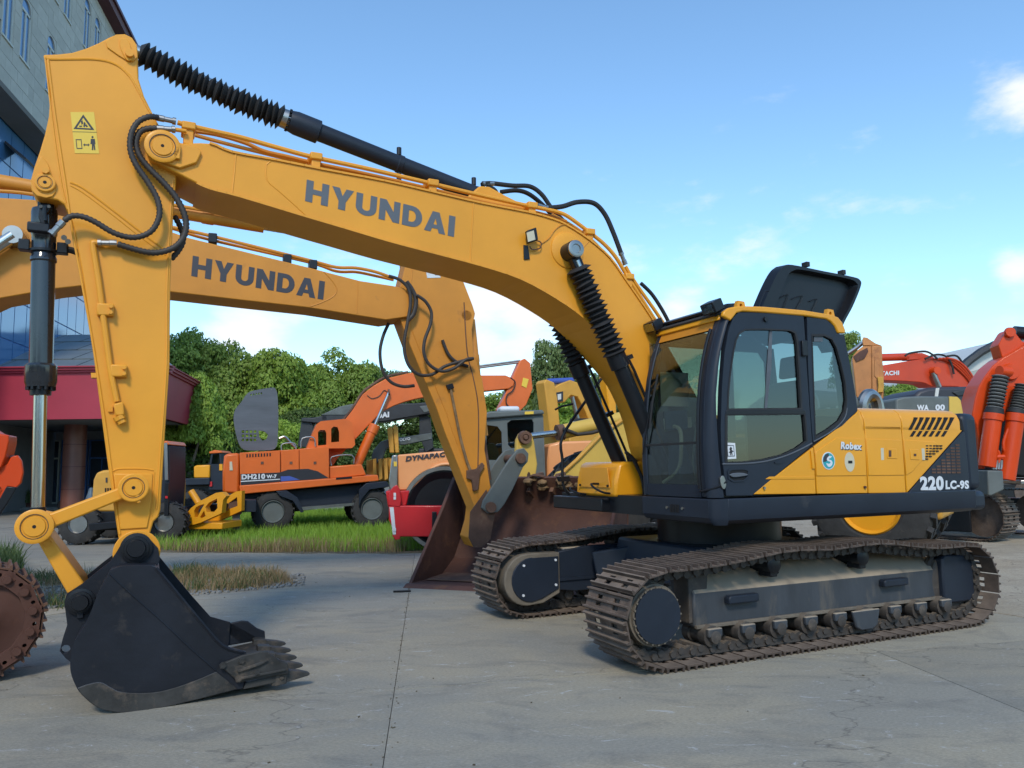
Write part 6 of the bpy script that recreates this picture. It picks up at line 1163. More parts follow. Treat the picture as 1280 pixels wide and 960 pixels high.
# ---- orange excavator lettered HITACHI in the distance
FI = Frame(13.3, 26, .1)
EI = thing('excavator', FI, 'distant orange red excavator lettered HITACHI, boom level above the front excavator rear', 'excavator')
def ZT(p): return [(1060 + a / 5.818, 380 + b / 5.818) for a, b in p]
bI = PR(FI, 0, .7, ZT([(150, 465), (255, 445), (400, 420), (540, 400), (620, 393), (700, 400), (780, 435), (850, 490), (900, 540), (950, 582), (960, 640), (860, 640), (800, 600), (700, 598), (605, 598), (560, 575), (520, 568), (400, 560), (260, 555), (150, 560)]), 'boom', 'orange_hitachi', EI, .02)
word('HITACHI', FI, -.01, ZT([(196, 490), (371, 484), (371, 516), (196, 524)]), 'decal_white', bI, .04)
CY(FI, .3, ZT([(150, 392)])[0], ZT([(430, 384)])[0], .13, 'arm_cylinder', 'orange_hitachi', EI); PR(FI, .2, .5, ZT([(420, 395), (450, 360), (540, 355), (620, 385), (640, 400), (430, 408)]), 'cylinder_bracket', 'orange_hitachi', EI, .02)
for k in range(4): TB(FI, -.05 - .03 * k, ZT([(640 + k * 25, 398 - k * 2), (720 + k * 25, 412), (800 + k * 22, 470), (870 + k * 14, 540), (900 + k * 12, 590)]), .035, 'hydraulic_line', 'orange_hitachi', bI)
for px in (ZT([(415, 378), (450, 358), (560, 345), (620, 372), (650, 400)]), ZT([(560, 400), (640, 368), (710, 380), (750, 430), (770, 510)]), ZT([(720, 380), (790, 378), (840, 440), (900, 530), (940, 580)])): TB(FI, -.12, px, .035, 'hose', 'rubber', EI)
CY(FI, -.15, ZT([(618, 500)])[0], ZT([(665, 605)])[0], .08, 'piston_rod', 'steel', EI); MB().lathe(FI.p3(0, *ZT([(618, 490)])[0]), FI.p3(0, *ZT([(618, 490)])[0]) - Vector((0, .25, 0)), [(0, .15), (1, .13)], 16).build('pin_boss', 'orange_red', EI)
MB().box(FI.at(0, 1165, 500)[0] - 1, FI.at(0, 1225, 500)[0] + 2.5, .4, 3, 1.0, 2.9).build('body', 'orange_hitachi', EI, .1)
for yy in ((0, .6), (2.4, 3)): simple_track(EI, FI.at(0, 1165, 500)[0] - 1, FI.at(0, 1225, 500)[0] + 1.5, yy[0], yy[1], .95, n=40)
# ---- tan arm end sticking up behind the cab
FX = Frame(8.3, 18.5, -.35)
EX = thing('excavator', FX, 'faded tan orange excavator arm end standing upright just right of the cab', 'excavator')
PR(FX, .0, .55, ZT([(30, 400), (40, 370), (70, 335), (110, 305), (175, 302), (175, 680), (60, 680), (45, 520)]), 'arm', 'tan_orange', EX, .02)
PR(FX, -.04, .6, ZT([(172, 302), (248, 303), (250, 400), (262, 530), (258, 690), (175, 690)]), 'arm_front', 'tan_orange', EX, .02)
for y0 in (-.02, .4): PR(FX, y0, y0 + .12, ZT([(104, 260), (112, 240), (140, 244), (165, 262), (200, 285), (246, 302), (110, 302)]), 'lug', 'tan_orange', EX, .01)
TB(FX, .2, ZT([(0, 360), (60, 320), (106, 282)]), .05, 'piston_rod', 'steel', EX)
PR(FX, -.14, -.04, ZT([(215, 530), (255, 530), (262, 600), (255, 640), (215, 645), (222, 590)]), 'valve', 'yellow_old', EX, .01); PR(FX, -.06, -.02, ZT([(195, 380), (215, 380), (232, 520), (225, 560), (190, 520)]), 'rib', 'tan_orange', EX, .01)
PR(FX, -.03, .0, ZT([(40, 380), (85, 345), (140, 318), (148, 345), (120, 395), (60, 420)]), 'worn_plate', 'rusty_maroon', EX)
MB().box(FX.at(0, 1075, 500)[0], FX.at(0, 1100, 500)[0] + 2, .0, 1.6, .9, 2.0).build('body', 'tan_orange', EX, .05)
for yy in ((-.4, .2), (1.5, 2.1)): simple_track(EX, FX.at(0, 1075, 500)[0], FX.at(0, 1100, 500)[0] + 2, yy[0], yy[1], .8, n=30)
# ---- machine under a dark sheet
FY = Frame(11.0, 19.2, .05)
EY = thing('covered_machine', FY, 'machine under a shiny dark blue sheet tied with a pale strap', 'machine')
cv_ = PR(FY, 0, 1.8, ZT([(480, 668), (520, 630), (590, 608), (700, 603), (900, 598), (950, 604), (960, 700), (960, 800), (700, 800), (480, 800)]) + [(1225, 680), (1150, 690)][:0], 'sheet', 'decal_dark', EY, .08)
PR(FY, -.02, .0, ZT([(640, 612), (665, 610), (655, 672), (632, 672)]), 'strap', 'paper', cv_); PR(FY, -.04, .01, ZT([(760, 640), (950, 600), (960, 640), (800, 672)]), 'sheet_fold', 'tarp_dark', cv_, .02)
MB().box(FY.at(0, 1142, 500)[0], FY.at(0, 1224, 500)[0], .2, 1.7, 0, 2.3).build('base', 'black_metal', EY)
# ================================================================== ground, grass, buildings, trees
def struct(o): o['kind'] = 'structure'; return o
def gmat(name, base, alt, dark, white=.0, bumpy=.3, sc_=1., stretch=(1, 1, 1)):
    mm = bpy.data.materials.new(name); mm.use_nodes = True; t = mm.node_tree; b = t.nodes['Principled BSDF']; n = t.nodes.new; l = t.links.new
    tcn = n('ShaderNodeNewGeometry'); mpn = n('ShaderNodeMapping'); mpn.inputs['Scale'].default_value = stretch; mpn.inputs['Rotation'].default_value = (0, 0, .25); l(tcn.outputs['Position'], mpn.inputs[0])
    def nz(s, d=8, r=.6, dist=0.):
        q = n('ShaderNodeTexNoise'); q.inputs['Scale'].default_value = s; q.inputs['Detail'].default_value = d; q.inputs['Roughness'].default_value = r; q.inputs['Distortion'].default_value = dist; l(mpn.outputs[0], q.inputs[0]); return q.outputs['Fac']
    def mr(v, a, b_, c=0, d=1): q = n('ShaderNodeMapRange'); l(v, q.inputs[0]); q.inputs[1].default_value = a; q.inputs[2].default_value = b_; q.inputs[3].default_value = c; q.inputs[4].default_value = d; return q.outputs[0]
    def mix(f, a, b_, bt='MIX'):
        q = n('ShaderNodeMix'); q.data_type = 'RGBA'; q.blend_type = bt
        if isinstance(f, float): q.inputs[0].default_value = f
        else: l(f, q.inputs[0])
        for i, v in ((6, a), (7, b_)):
            if isinstance(v, tuple): q.inputs[i].default_value = (*v, 1)
            else: l(v, q.inputs[i])
        return q.outputs[2]
    c = mix(mr(nz(.32 * sc_, 6, .55, .6), .40, .62), base, alt)
    c = mix(mr(nz(.9 * sc_, 9, .68, 1.2), .50, .74, 0, .75), c, dark)
    if white:
        c = mix(mr(nz(1.5 * sc_, 12, .78, 2.2), .585, .69, 0, white), c, (.52, .53, .54))
    if white:
        vo = n('ShaderNodeTexVoronoi'); vo.feature = 'DISTANCE_TO_EDGE'; vo.inputs['Scale'].default_value = .22; vm = n('ShaderNodeVectorMath'); vm.operation = 'ADD'; q9 = n('ShaderNodeTexNoise'); q9.inputs['Scale'].default_value = 2.2; q9.inputs['Detail'].default_value = 8; l(mpn.outputs[0], q9.inputs[0]); l(mpn.outputs[0], vm.inputs[0]); l(q9.outputs['Color'], vm.inputs[1]); l(vm.outputs[0], vo.inputs[0])
        c = mix(mr(vo.outputs['Distance'], .0, .004, .55, 0), c, (.07, .06, .05))
        m9 = n('ShaderNodeMapping'); m9.inputs['Scale'].default_value = (1.2, 14, 1); m9.inputs['Rotation'].default_value = (0, 0, -.5); l(tcn.outputs['Position'], m9.inputs[0]); q8 = n('ShaderNodeTexNoise'); q8.inputs['Scale'].default_value = 2.6; q8.inputs['Detail'].default_value = 10; q8.inputs['Roughness'].default_value = .8; l(m9.outputs[0], q8.inputs[0])
        c = mix(mr(q8.outputs['Fac'], .62, .74, 0, .55), c, (.46, .46, .45)); c = mix(mr(q8.outputs['Fac'], .25, .38, .5, 0), c, dark)
    g = mr(nz(42, 8, .75), .3, .7, .68, 1.28); c = mix(1.0, c, g, 'MULTIPLY')
    oi = n('ShaderNodeObjectInfo'); c = mix(1.0, c, mr(oi.outputs['Random'], 0, 1, .93, 1.07), 'MULTIPLY')
    l(c, b.inputs['Base Color']); b.inputs['Roughness'].default_value = .82
    bp = n('ShaderNodeBump'); bp.inputs['Strength'].default_value = bumpy; bp.inputs['Distance'].default_value = .02; ad = n('ShaderNodeMath'); l(nz(9, 9, .7), ad.inputs[0]); l(nz(70, 6, .7), ad.inputs[1]); l(ad.outputs[0], bp.inputs['Height']); l(bp.outputs[0], b.inputs['Normal'])
    MT[name] = mm; return mm
gmat('concrete', (.255, .238, .195), (.32, .28, .205), (.15, .142, .125), .85, .3, 1.6, (1, 2.0, 1)); gmat('road_concrete', (.215, .195, .16), (.25, .22, .17), (.14, .125, .105), .25, .3, 1, (1, 2.6, 1))
gmat('sandy_dirt', (.36, .30, .215), (.42, .36, .27), (.24, .2, .15), .2, .6, 2); gmat('soil', (.11, .085, .05), (.16, .13, .08), (.05, .05, .03), 0, .8, 3)
G0 = struct(MB().sheet([[Vector((-400, -60, -.03)), Vector((400, -60, -.03))], [Vector((-400, 900, -.03)), Vector((400, 900, -.03))]]).build('ground', 'road_concrete'))
# concrete slabs, each a piece of its own
gs = struct(MB().sheet([[Vector((-26, -2, -.02)), Vector((24, -2, -.02))], [Vector((-26, 34, -.02)), Vector((24, 34, -.02))]]).build('yard_pavement', 'sandy_dirt'))
va, vb2 = Vector((-.11, 1, 0)), Vector((1, .24, 0)); o0 = Vector((-.86, 5.66, 0)); WA_, LA_ = 3.86, 5.05
for j in range(-2, 6):
    for i in range(-6, 6):
        c = o0 + vb2 * (WA_ * i) + va * (LA_ * j); g_ = .0025 if j < 3 else .012
        pts = [c + vb2 * g_ + va * g_, c + vb2 * (WA_ - g_) + va * g_, c + vb2 * (WA_ - g_) + va * (LA_ - g_), c + vb2 * g_ + va * (LA_ - g_)]
        b_ = MB().prism([(p.x, p.y) for p in pts], -.018, random.uniform(-.0015, .0015), 'z').build('concrete_slab', 'concrete' if j < 2 else 'road_concrete', gs, .0)
# crumbled filler and cracks along the joint in front
def patch(name, pts, z, m, jag=.0, parent=None):
    q = []
    for k in range(len(pts)):
        a = Vector((*pts[k], 0)); b_ = Vector((*pts[(k + 1) % len(pts)], 0)); nn = max(2, int((b_ - a).length / .25)) if jag else 1
        for i in range(nn):
            p = a.lerp(b_, i / nn); q.append((p.x + random.uniform(-jag, jag), p.y + random.uniform(-jag, jag)))
    return MB().prism(q, z - .01, z, 'z').build(name, m, parent)
FG = Frame(0, 0, 0)
def gxy(px, py, z=0.): return FG.atz(z, px, py)
struct(patch('gravel_verge', [gxy(-60, 800), gxy(60, 768), gxy(230, 745), gxy(380, 729), gxy(350, 716), gxy(250, 713), gxy(90, 720), gxy(-60, 735)], .006, 'sandy_dirt', .06))
struct(patch('grass_soil', [gxy(186, 690), gxy(300, 691), gxy(400, 692), gxy(530, 692), gxy(620, 676), (.6, 25), (-2, 31), (-14, 30), (-11, 21.5), gxy(176, 672)], .008, 'soil', .1))
struct(patch('dirt_ground', [gxy(1060, 720), gxy(1150, 745), gxy(1290, 775), (14, 12), (24, 20), (24, 34), (6, 32), (5, 20), (4.5, 14)], .006, 'sandy_dirt', .1))
# blades
def blades(name, poly, n, h0, h1, wd, m, clump=0., lean=.35, zb=.0):
    P = np.array(poly); mn, mx_ = P.min(0), P.max(0); pts = []
    cl_ = RNG.uniform(mn, mx_, (max(1, int(n / 60)), 2))
    while len(pts) < n:
        if clump: c = cl_[RNG.integers(0, len(cl_), n)] + RNG.normal(0, clump, (n, 2))
        else: c = RNG.uniform(mn, mx_, (n, 2))
        x, y = c[:, 0], c[:, 1]; ins = np.zeros(len(x), bool); k = len(P)
        for a in range(k):
            x1, y1 = P[a]; x2, y2 = P[(a + 1) % k]; cnd = ((y1 > y) != (y2 > y)) & (x < (x2 - x1) * (y - y1) / (y2 - y1 + 1e-12) + x1); ins ^= cnd
        pts += list(c[ins])
    c = np.array(pts[:n]); h = RNG.uniform(h0, h1, n) * (RNG.uniform(.6, 1.1, n)); a = RNG.uniform(0, 2 * np.pi, n); l_ = RNG.uniform(0, lean, n) * h; la_ = RNG.uniform(0, 2 * np.pi, n); w_ = wd * RNG.uniform(.6, 1.3, n)
    v = np.zeros((n, 5, 3)); dx, dy = np.cos(a) * w_, np.sin(a) * w_
    v[:, 0] = np.c_[c[:, 0] - dx, c[:, 1] - dy, np.full(n, zb)]; v[:, 1] = np.c_[c[:, 0] + dx, c[:, 1] + dy, np.full(n, zb)]
    mx2, my2 = c[:, 0] + np.cos(la_) * l_ * .35, c[:, 1] + np.sin(la_) * l_ * .35
    v[:, 2] = np.c_[mx2 + dx * .7, my2 + dy * .7, zb + h * .6]; v[:, 3] = np.c_[mx2 - dx * .7, my2 - dy * .7, zb + h * .6]; v[:, 4] = np.c_[c[:, 0] + np.cos(la_) * l_, c[:, 1] + np.sin(la_) * l_, zb + h]
    me = bpy.data.meshes.new(name); idx = np.arange(n)[:, None] * 5; q = np.hstack([idx + 0, idx + 1, idx + 2, idx + 3]); t = np.hstack([idx + 3, idx + 2, idx + 4])
    me.vertices.add(n * 5); me.vertices.foreach_set('co', v.reshape(-1)); me.loops.add(n * 7); me.loops.foreach_set('vertex_index', np.hstack([q, t]).reshape(-1).astype(np.int32)); me.polygons.add(n * 2)
    me.polygons.foreach_set('loop_start', (np.arange(n)[:, None] * 7 + np.array([0, 4])).reshape(-1).astype(np.int32)); me.update(calc_edges=True); me.validate()
    return tag(link(name, me, m), None, None, None, 'stuff')
def leafmat(name, c1, c2, trans=.35, nscale=.6):
    mm = bpy.data.materials.new(name); mm.use_nodes = True; t = mm.node_tree; b = t.nodes['Principled BSDF']; n = t.nodes.new; l = t.links.new
    ge = n('ShaderNodeNewGeometry'); oi = n('ShaderNodeObjectInfo'); nz = n('ShaderNodeTexNoise'); nz.inputs['Scale'].default_value = nscale; l(ge.outputs['Position'], nz.inputs[0])
    ad = n('ShaderNodeMath'); ad.operation = 'ADD'; l(ge.outputs['Random Per Island'], ad.inputs[0]); l(nz.outputs['Fac'], ad.inputs[1]); ad2 = n('ShaderNodeMath'); ad2.operation = 'MULTIPLY_ADD'; l(ad.outputs[0], ad2.inputs[0]); ad2.inputs[1].default_value = .5; ad2.inputs[2].default_value = 0
    mx = n('ShaderNodeMix'); mx.data_type = 'RGBA'; l(ad2.outputs[0], mx.inputs[0]); mx.inputs[6].default_value = (*c1, 1); mx.inputs[7].default_value = (*c2, 1)
    ov = n('ShaderNodeMapRange'); l(oi.outputs['Random'], ov.inputs[0]); ov.inputs[3].default_value = .85; ov.inputs[4].default_value = 1.15; m2 = n('ShaderNodeMix'); m2.data_type = 'RGBA'; m2.blend_type = 'MULTIPLY'; m2.inputs[0].default_value = 1; l(mx.outputs[2], m2.inputs[6]); l(ov.outputs[0], m2.inputs[7])
    l(m2.outputs[2], b.inputs['Base Color']); b.inputs['Roughness'].default_value = .6
    o = [x for x in t.nodes if x.type == 'OUTPUT_MATERIAL'][0]; tr = n('ShaderNodeBsdfTranslucent'); l(m2.outputs[2], tr.inputs[0]); ms_ = n('ShaderNodeMixShader'); ms_.inputs[0].default_value = trans; l(b.outputs[0], ms_.inputs[1]); l(tr.outputs[0], ms_.inputs[2]); l(ms_.outputs[0], o.inputs[0]); MT[name] = mm
leafmat('grass_blade', (.14, .27, .02), (.30, .46, .05), .3, 1.2); leafmat('dry_grass', (.22, .15, .07), (.36, .26, .13), .2, 1); leafmat('weed_leaf', (.05, .09, .025), (.13, .18, .06), .3)
leafmat('leaf_green', (.10, .165, .02), (.29, .40, .065)); leafmat('leaf_bright', (.14, .24, .02), (.34, .46, .07)); leafmat('leaf_dark', (.05, .095, .018), (.14, .21, .04)); leafmat('leaf_far', (.10, .16, .05), (.24, .32, .10))  # bright copy puts sunlight into the leaf colour, dark copy puts in shade
gp_ = [gxy(188, 688), gxy(300, 690), gxy(400, 690.5), gxy(500, 690), gxy(560, 688), (.4, 24), (-2.5, 29), (-13, 28.5), (-10.5, 21.5), gxy(180, 672)]
blades('grass', gp_, 52000, .12, .30, .007, 'grass_blade', 0, .5)
blades('grass', [gxy(190, 690), gxy(300, 691), gxy(500, 692), gxy(520, 684), gxy(300, 684), gxy(195, 684)], 3600, .08, .3, .006, 'dry_grass', .3, .5)
vp_ = [gxy(-60, 790), gxy(60, 766), gxy(230, 744), gxy(372, 731), gxy(345, 717), gxy(250, 713), gxy(90, 718), gxy(-60, 735)]
blades('dry_weeds', vp_, 5200, .05, .2, .004, 'dry_grass', .22, .8); blades('weeds', vp_, 3400, .06, .22, .006, 'weed_leaf', .16, .9)
blades('dry_weeds', [gxy(200, 745), gxy(330, 738), gxy(372, 731), gxy(345, 719), gxy(230, 716)], 2000, .05, .24, .004, 'dry_grass', .2, .8)
blades('weeds', [gxy(-30, 705), gxy(18, 700), gxy(28, 720), gxy(-30, 735)], 1500, .1, .5, .01, 'weed_leaf', .3, .7)
# pebbles
peb = MB()
P = np.array(vp_); mnx, mxx = P.min(0), P.max(0)
for k in range(1500):
    px = random.uniform(-10, 380); t = (px + 10) / 390; py = random.uniform(738 - 20 * t, 768 - 36 * t); x, y = gxy(px, py); r = random.uniform(.008, .028); z = .006 + r * .3; a = random.uniform(0, 3)
    peb.obox((x, y, z), (r * math.cos(a), r * math.sin(a), 0), (-r * .8 * math.sin(a), r * .8 * math.cos(a), 0), (r * .1, 0, r * .5))
o = peb.build('gravel', 'concrete_block', None, kind='stuff', sm=False)
deb = MB()
for k in range(90):
    x, y = random.uniform(-4, 8), random.uniform(3, 12); r = random.uniform(.003, .008); a = random.uniform(0, 3); deb.obox((x, y, r * .4 + .001), (r * math.cos(a), r * math.sin(a), 0), (-r * .6 * math.sin(a), r * .6 * math.cos(a), 0), (0, 0, r * .4))
for k in range(150):
    t = random.uniform(-.4, 1.15); q = o0 + va * (LA_ * t) + vb2 * random.gauss(0, .012 + .035 * max(0, .35 - t)); r = random.uniform(.002, .006); a = random.uniform(0, 3); deb.obox((q.x, q.y, r * .3 + .001), (r * math.cos(a), r * math.sin(a), 0), (-r * .7 * math.sin(a), r * .7 * math.cos(a), 0), (0, 0, r * .35))
deb.build('grit', 'soil', None, kind='stuff', sm=False)
x, y = gxy(501.5, 740.5); k = MB().bar((x - .10, y, .012), (x + .12, y + .02, .012), .03, .02).build('steel_bar', 'void_black', None); tag(k, 'short dark steel strip lying on the concrete left of the loader bucket', 'metal strip')
# ---- building with arched windows
mat('facade_stone', (.42, .42, .38), .85, var=.16, scale=.8, bump=.1, bscale=10, dirt=((.26, .27, .25), .4, .5), island=.16)
mat('joint_dark', (.14, .145, .145), .9); mat('window_frame_pale', (.48, .50, .46), .6, var=.05); mat('eave_red', (.085, .02, .025), .6, var=.1)
mat('soffit_grey', (.13, .14, .15), .8, var=.1, scale=1); mat('fascia_red', (.34, .024, .045), .5, var=.10, scale=.5, dirt=((.30, .06, .07), .15, .8)); mat('granite_column', (.19, .075, .055), .4, var=.12, scale=3, dirt=((.24, .12, .1), .3, 30))
mat('blue_frame', (.05, .14, .38), .5); mat('roof_glass_grey', (.15, .165, .16), .3, var=.2, scale=.7, dirt=((.2, .2, .18), .3, 1)); mat('wall_grey', (.26, .27, .28), .8, var=.1)
mat('blue_glass_and_sky', (.06, .17, .36), .12, var=.15, scale=.3, spec=.8, coat=.3); mat('pane_dark', (.03, .045, .07), .1, var=.3, scale=.5, spec=.8)  # blue base colour stands in for reflected sky on top of the blue glass
AB = 1.787; FB = Frame(-12.3, 0, AB)
EB = thing('building', FB, 'tall grey stone building with arched windows, dark red eave and blue glass lower wall', 'building')
S0, SR, HR, CW = 23.4, 18, .525, .5125
c0 = 26.33 - CW * 8 * 1; rows = int((24.55 - 15.4) / HR)
ncol = int((41.0 - c0) / CW)
def is_win(ci, r): return (ci % 8) in (0, 1, 3, 4) and (3 <= r < 8 or 11 <= r < 16)
wall = MB().box(25.6, c0 + ncol * CW, .03, .5, 15.4, 24.7).build('wall', 'joint_dark', EB)
stone_cache = {}
for r in range(rows + 1):
    ci = 0; 
    while ci < ncol:
        if is_win(ci, r): ci += 1; continue
        run = 1 if (r % 2 and ci % 8 in (0, 5)) else 2
        k = 1
        while k < run and ci + k < ncol and not is_win(ci + k, r): k += 1
        if c0 + ci * CW > 25.5:
            if k not in stone_cache: stone_cache[k] = MB().box(.006, k * CW - .006, 0, .06, .006, HR - .006).mesh('stone', False)
            link('stone', stone_cache[k], 'facade_stone', wall, (c0 + ci * CW, -.05 + random.uniform(-.004, .004), 15.4 + r * HR))
        ci += k
w_ = 2 * CW; h_ = 5 * HR
ho = [(.09, .1)] + [(w_ - .09, .1)] + [(w_ - .09, h_ - .5)] + [(w_ / 2 + (w_ / 2 - .09) * math.cos(a), h_ - .5 + (w_ / 2 - .09) * math.sin(a)) for a in [math.pi * i / 12 for i in range(1, 12)]] + [(.09, h_ - .5)]
fm = MB().holed([(0, 0), (w_, 0), (w_, h_), (0, h_)], [ho], -.04, .12).mesh('window_surround', False)
f2o = [(.09, .1), (w_ - .09, .1), (w_ - .09, h_ - .5)] + ho[3:-1] + [(.09, h_ - .5)]
bm2 = MB(); bm2.box(.09, w_ - .09, -.03, .01, h_ - .60, h_ - .50); bm2.box(w_ / 2 - .04, w_ / 2 + .04, -.03, .01, .1, h_ - .58); bm2.box(.09, .15, -.03, .01, .1, h_ - .5); bm2.box(w_ - .15, w_ - .09, -.03, .01, .1, h_ - .5); bm2.box(.05, w_ - .05, -.09, .1, .04, .12); bmm = bm2.mesh('window_bars', False)
pm = MB().box(.09, w_ - .09, .012, .024, .1, h_ - .05).mesh('pane', False)
for r0 in (3, 11):
    for ci in range(ncol):
        if (ci % 8) in (0, 3) and ci + 1 < ncol and c0 + ci * CW > 25.5:
            o = link('window', fm, 'facade_stone', EB, (c0 + ci * CW, 0, 15.4 + r0 * HR)); link('frame', bmm, 'window_frame_pale', o); link('pane', pm, 'blue_glass_and_sky', o)
MB().prism([(-.05, 15.4), (.9, 15.4), (.9, 15.1), (0, 15.25)], 25.5, 41.2, 'x').build('soffit', 'soffit_grey', EB)
ev = MB().prism([(-.6, 24.9), (-.55, 24.6), (0, 24.5), (.5, 24.5), (.5, 25.3), (-.3, 25.25)], 25.5, 41.5, 'x').build('eave', 'eave_red', EB)
MB().prism([(-.7, 24.9), (-.66, 25.15), (-.3, 25.35), (2.5, 26.2), (2.5, 24.9)], 25.5, 41.6, 'x').build('roof', 'eave_red', EB, .0)
cwll = MB().box(25.4, 41.2, 1.0, 1.3, 5.0, 15.2).build('curtain_wall', 'blue_frame', EB)
pmh = MB().box(.03, 1.17, 0, .05, .03, 1.67).mesh('pane', False)
for i in range(13):
    for j in range(6):
        link('pane', pmh, 'blue_glass_and_sky', cwll, (25.5 + i * 1.2, .97, 5.1 + j * 1.7))
hx_ = FB.at(.9, 10, 190); aw = MB().obox((hx_[0] + .3, .55, hx_[1]), (.55, 0, 0), (0, .38, .32), (0, .02, -.03)).build('tilted_window', 'decal_dark', cwll)
bxx = MB().box(25.6, 41.2, .5, 14, 15.4, 24.6).build('upper_block', 'wall_grey', EB); MB().box(25.6, 41.2, 1.3, 14, 0, 15.3).build('lower_block', 'wall_grey', EB)
# ---- entrance canopy
FCn = Frame(0, 0, 0)
EC = thing('canopy', FCn, 'red entrance canopy with a granite column and a glass skylight above it', 'canopy')
XA, YA, XBk, YBk = -12.7, 28., -14.4, 36.4
def wallseg(name, a, b_, z0, z1, th, m, par, off=0.): 
    a = Vector((*a, 0)); b_ = Vector((*b_, 0)); d = (b_ - a).normalized(); n_ = Vector((d.y, -d.x, 0)); q = [a + n_ * off, b_ + n_ * off, b_ + n_ * (off - th), a + n_ * (off - th)]
    return MB().prism([(p.x, p.y) for p in q], z0, z1, 'z').build(name, m, par)
fa = wallseg('front_fascia', (-27, YA), (XA, YA), 3.5, 5.2, .25, 'fascia_red', EC); fb_ = wallseg('side_fascia', (XA, YA), (XBk, YBk), 3.5, 5.2, .25, 'fascia_red', EC)
for k, (z0, z1, of) in enumerate(((5.2, 5.28, .1), (5.285, 5.37, .2), (5.375, 5.42, .28))): wallseg('cornice', (-27, YA), (XA + of, YA), z0, z1, .5, 'fascia_red', fa, of); wallseg('cornice', (XA, YA - of), (XBk, YBk), z0, z1, .5, 'fascia_red', fb_, of)
for x in (-21.0, -17.2, -14.9): MB().box(x - .01, x + .01, YA - .008, YA, 3.5, 5.2).build('panel_joint', 'eave_red', fa)
MB().prism([(-27, YA + .1), (XA - .1, YA + .1), (XBk - .1, YBk), (-27, YBk)], 3.5, 3.56, 'z').build('ceiling', 'soffit_grey', EC)
MB().prism([(-27, YA + .2), (XA - .25, YA + .2), (XBk - .2, YBk), (-27, YBk)], 5.25, 5.33, 'z').build('roof_deck', 'soffit_grey', EC)
sk_ = MB(); sk_.v = [(-27, YA + .6, 5.34), (-13.3, YA + .6, 5.34), (-14.6, YBk - .5, 5.34), (-27, YBk - .5, 5.34), (-27, YBk - .5, 8), (-17.6, YBk - .5, 8)]; sk_.f = [[0, 1, 5, 4], [1, 2, 5], [2, 3, 4, 5], [0, 4, 3], [0, 3, 2, 1]]; sk_ = sk_.build('skylight', 'roof_glass_grey', EC, sm=False)
sn = Vector((0, -(8.0 - 5.35), YBk - .5 - YA - .6)).normalized(); dS = Vector((0, YBk - 1.1 - YA, 2.65))
psm = MB().obox((0, 0, 0), (.72, 0, 0), dS * .112, sn * .02).mesh('pane', False)
for i in range(9):
    for j in range(4): link('pane', psm, 'roof_glass_grey', sk_, Vector((-14.4 - .9 * j - 1.5 * i, YA + .6, 5.35)) + dS * (.125 + .25 * j) + sn * .03)
for x in (FCn.at(31.5, 91.5, 600)[0], -24.2):
    cn = MB().cyl((x, 31.5, 0), (x, 31.5, 3.5), .42, .42, 32).build('column', 'granite_column', EC)
    for z in (.9, 1.8, 2.7): MB().lathe((x, 31.5, z - .012), (x, 31.5, z + .012), [(0, .424), (1, .424)], 32).build('stone_joint', 'eave_red', cn)
# ---- shop front under the canopy
ES = thing('shop_front', FCn, 'grey ground floor wall with tall blue framed glass doors under the red canopy', 'shop front')
MB().box(-30, -14.6, 36.6, 37, 0, 3.9).build('wall', 'wall_grey', ES)
for i in range(9):
    x = -26.6 + i * 1.32
    f_ = MB().holed([(x, .1), (x + 1.25, .1), (x + 1.25, 3.1), (x, 3.1)], [[(x + .06, .2), (x + .6, .2), (x + .6, 2.2), (x + .06, 2.2)], [(x + .65, .2), (x + 1.19, .2), (x + 1.19, 2.2), (x + .65, 2.2)], [(x + .06, 2.28), (x + 1.19, 2.28), (x + 1.19, 3.04), (x + .06, 3.04)]], 36.5, 36.6).build('window', 'blue_frame' if i % 3 else 'window_frame_pale', ES, sm=False)
    MB().box(x + .05, x + 1.2, 36.56, 36.58, .15, 3.05).build('pane', 'pane_dark' if i % 2 else 'blue_glass_and_sky', f_)
MB().box(-30, -14, 33, 36.5, -.02, .12).build('step', 'concrete_block', ES, .02)
# white scooter, plants in pots by the wall
Fs = Frame(-17.9, 31.9, .1)
s1_ = thing('scooter', Fs, 'white motor scooter parked beside the granite column', 'scooter')
MB().prism([(-.55, .45), (-.5, .75), (-.1, .72), (.1, .45), (.35, .42), (.5, .95), (.6, .95), (.62, .4), (.35, .25), (-.4, .25)], -.12, .12).build('body', 'decal_white', s1_, .05); MB().box(-.55, -.05, -.13, .13, .76, .84).build('seat', 'rubber', s1_, .04)
for x in (-.5, .62): MB().lathe((x, -.06, .24), (x, .06, .24), [(0, .1), (0, .2), (.3, .24), (.7, .24), (1, .2), (1, .1)], 20).build('wheel', 'tyre', s1_)
MB().tube([(.55, -.3, 1.05), (.52, 0, 1.0), (.55, .3, 1.05)], .025, 6).build('handlebar', 'black_metal', s1_)
for i, (px, lab) in enumerate(((34, 'leafy green plant in a dark pot left of the scooter, nearest to it'), (22, 'leafy green plant in a dark pot at the foot of the shop wall, farther left'))):
    Fq = Frame(*gxy(px, 637), 0); pl = thing('potted_plant', Fq, lab, 'plant', 'plants in pots by the shop wall')
    MB().lathe((0, 0, 0), (0, 0, .38), [(0, .16), (1, .24), (1, .2), (.85, .18)], 16).build('pot', 'rusty_maroon', pl)
    o = blades('leaves', [(-.3, -.3), (.3, -.3), (.3, .3), (-.3, .3)], 160, .3, .75, .03, 'weed_leaf', 0, 1.0, .3); o.parent = pl; del o['kind']
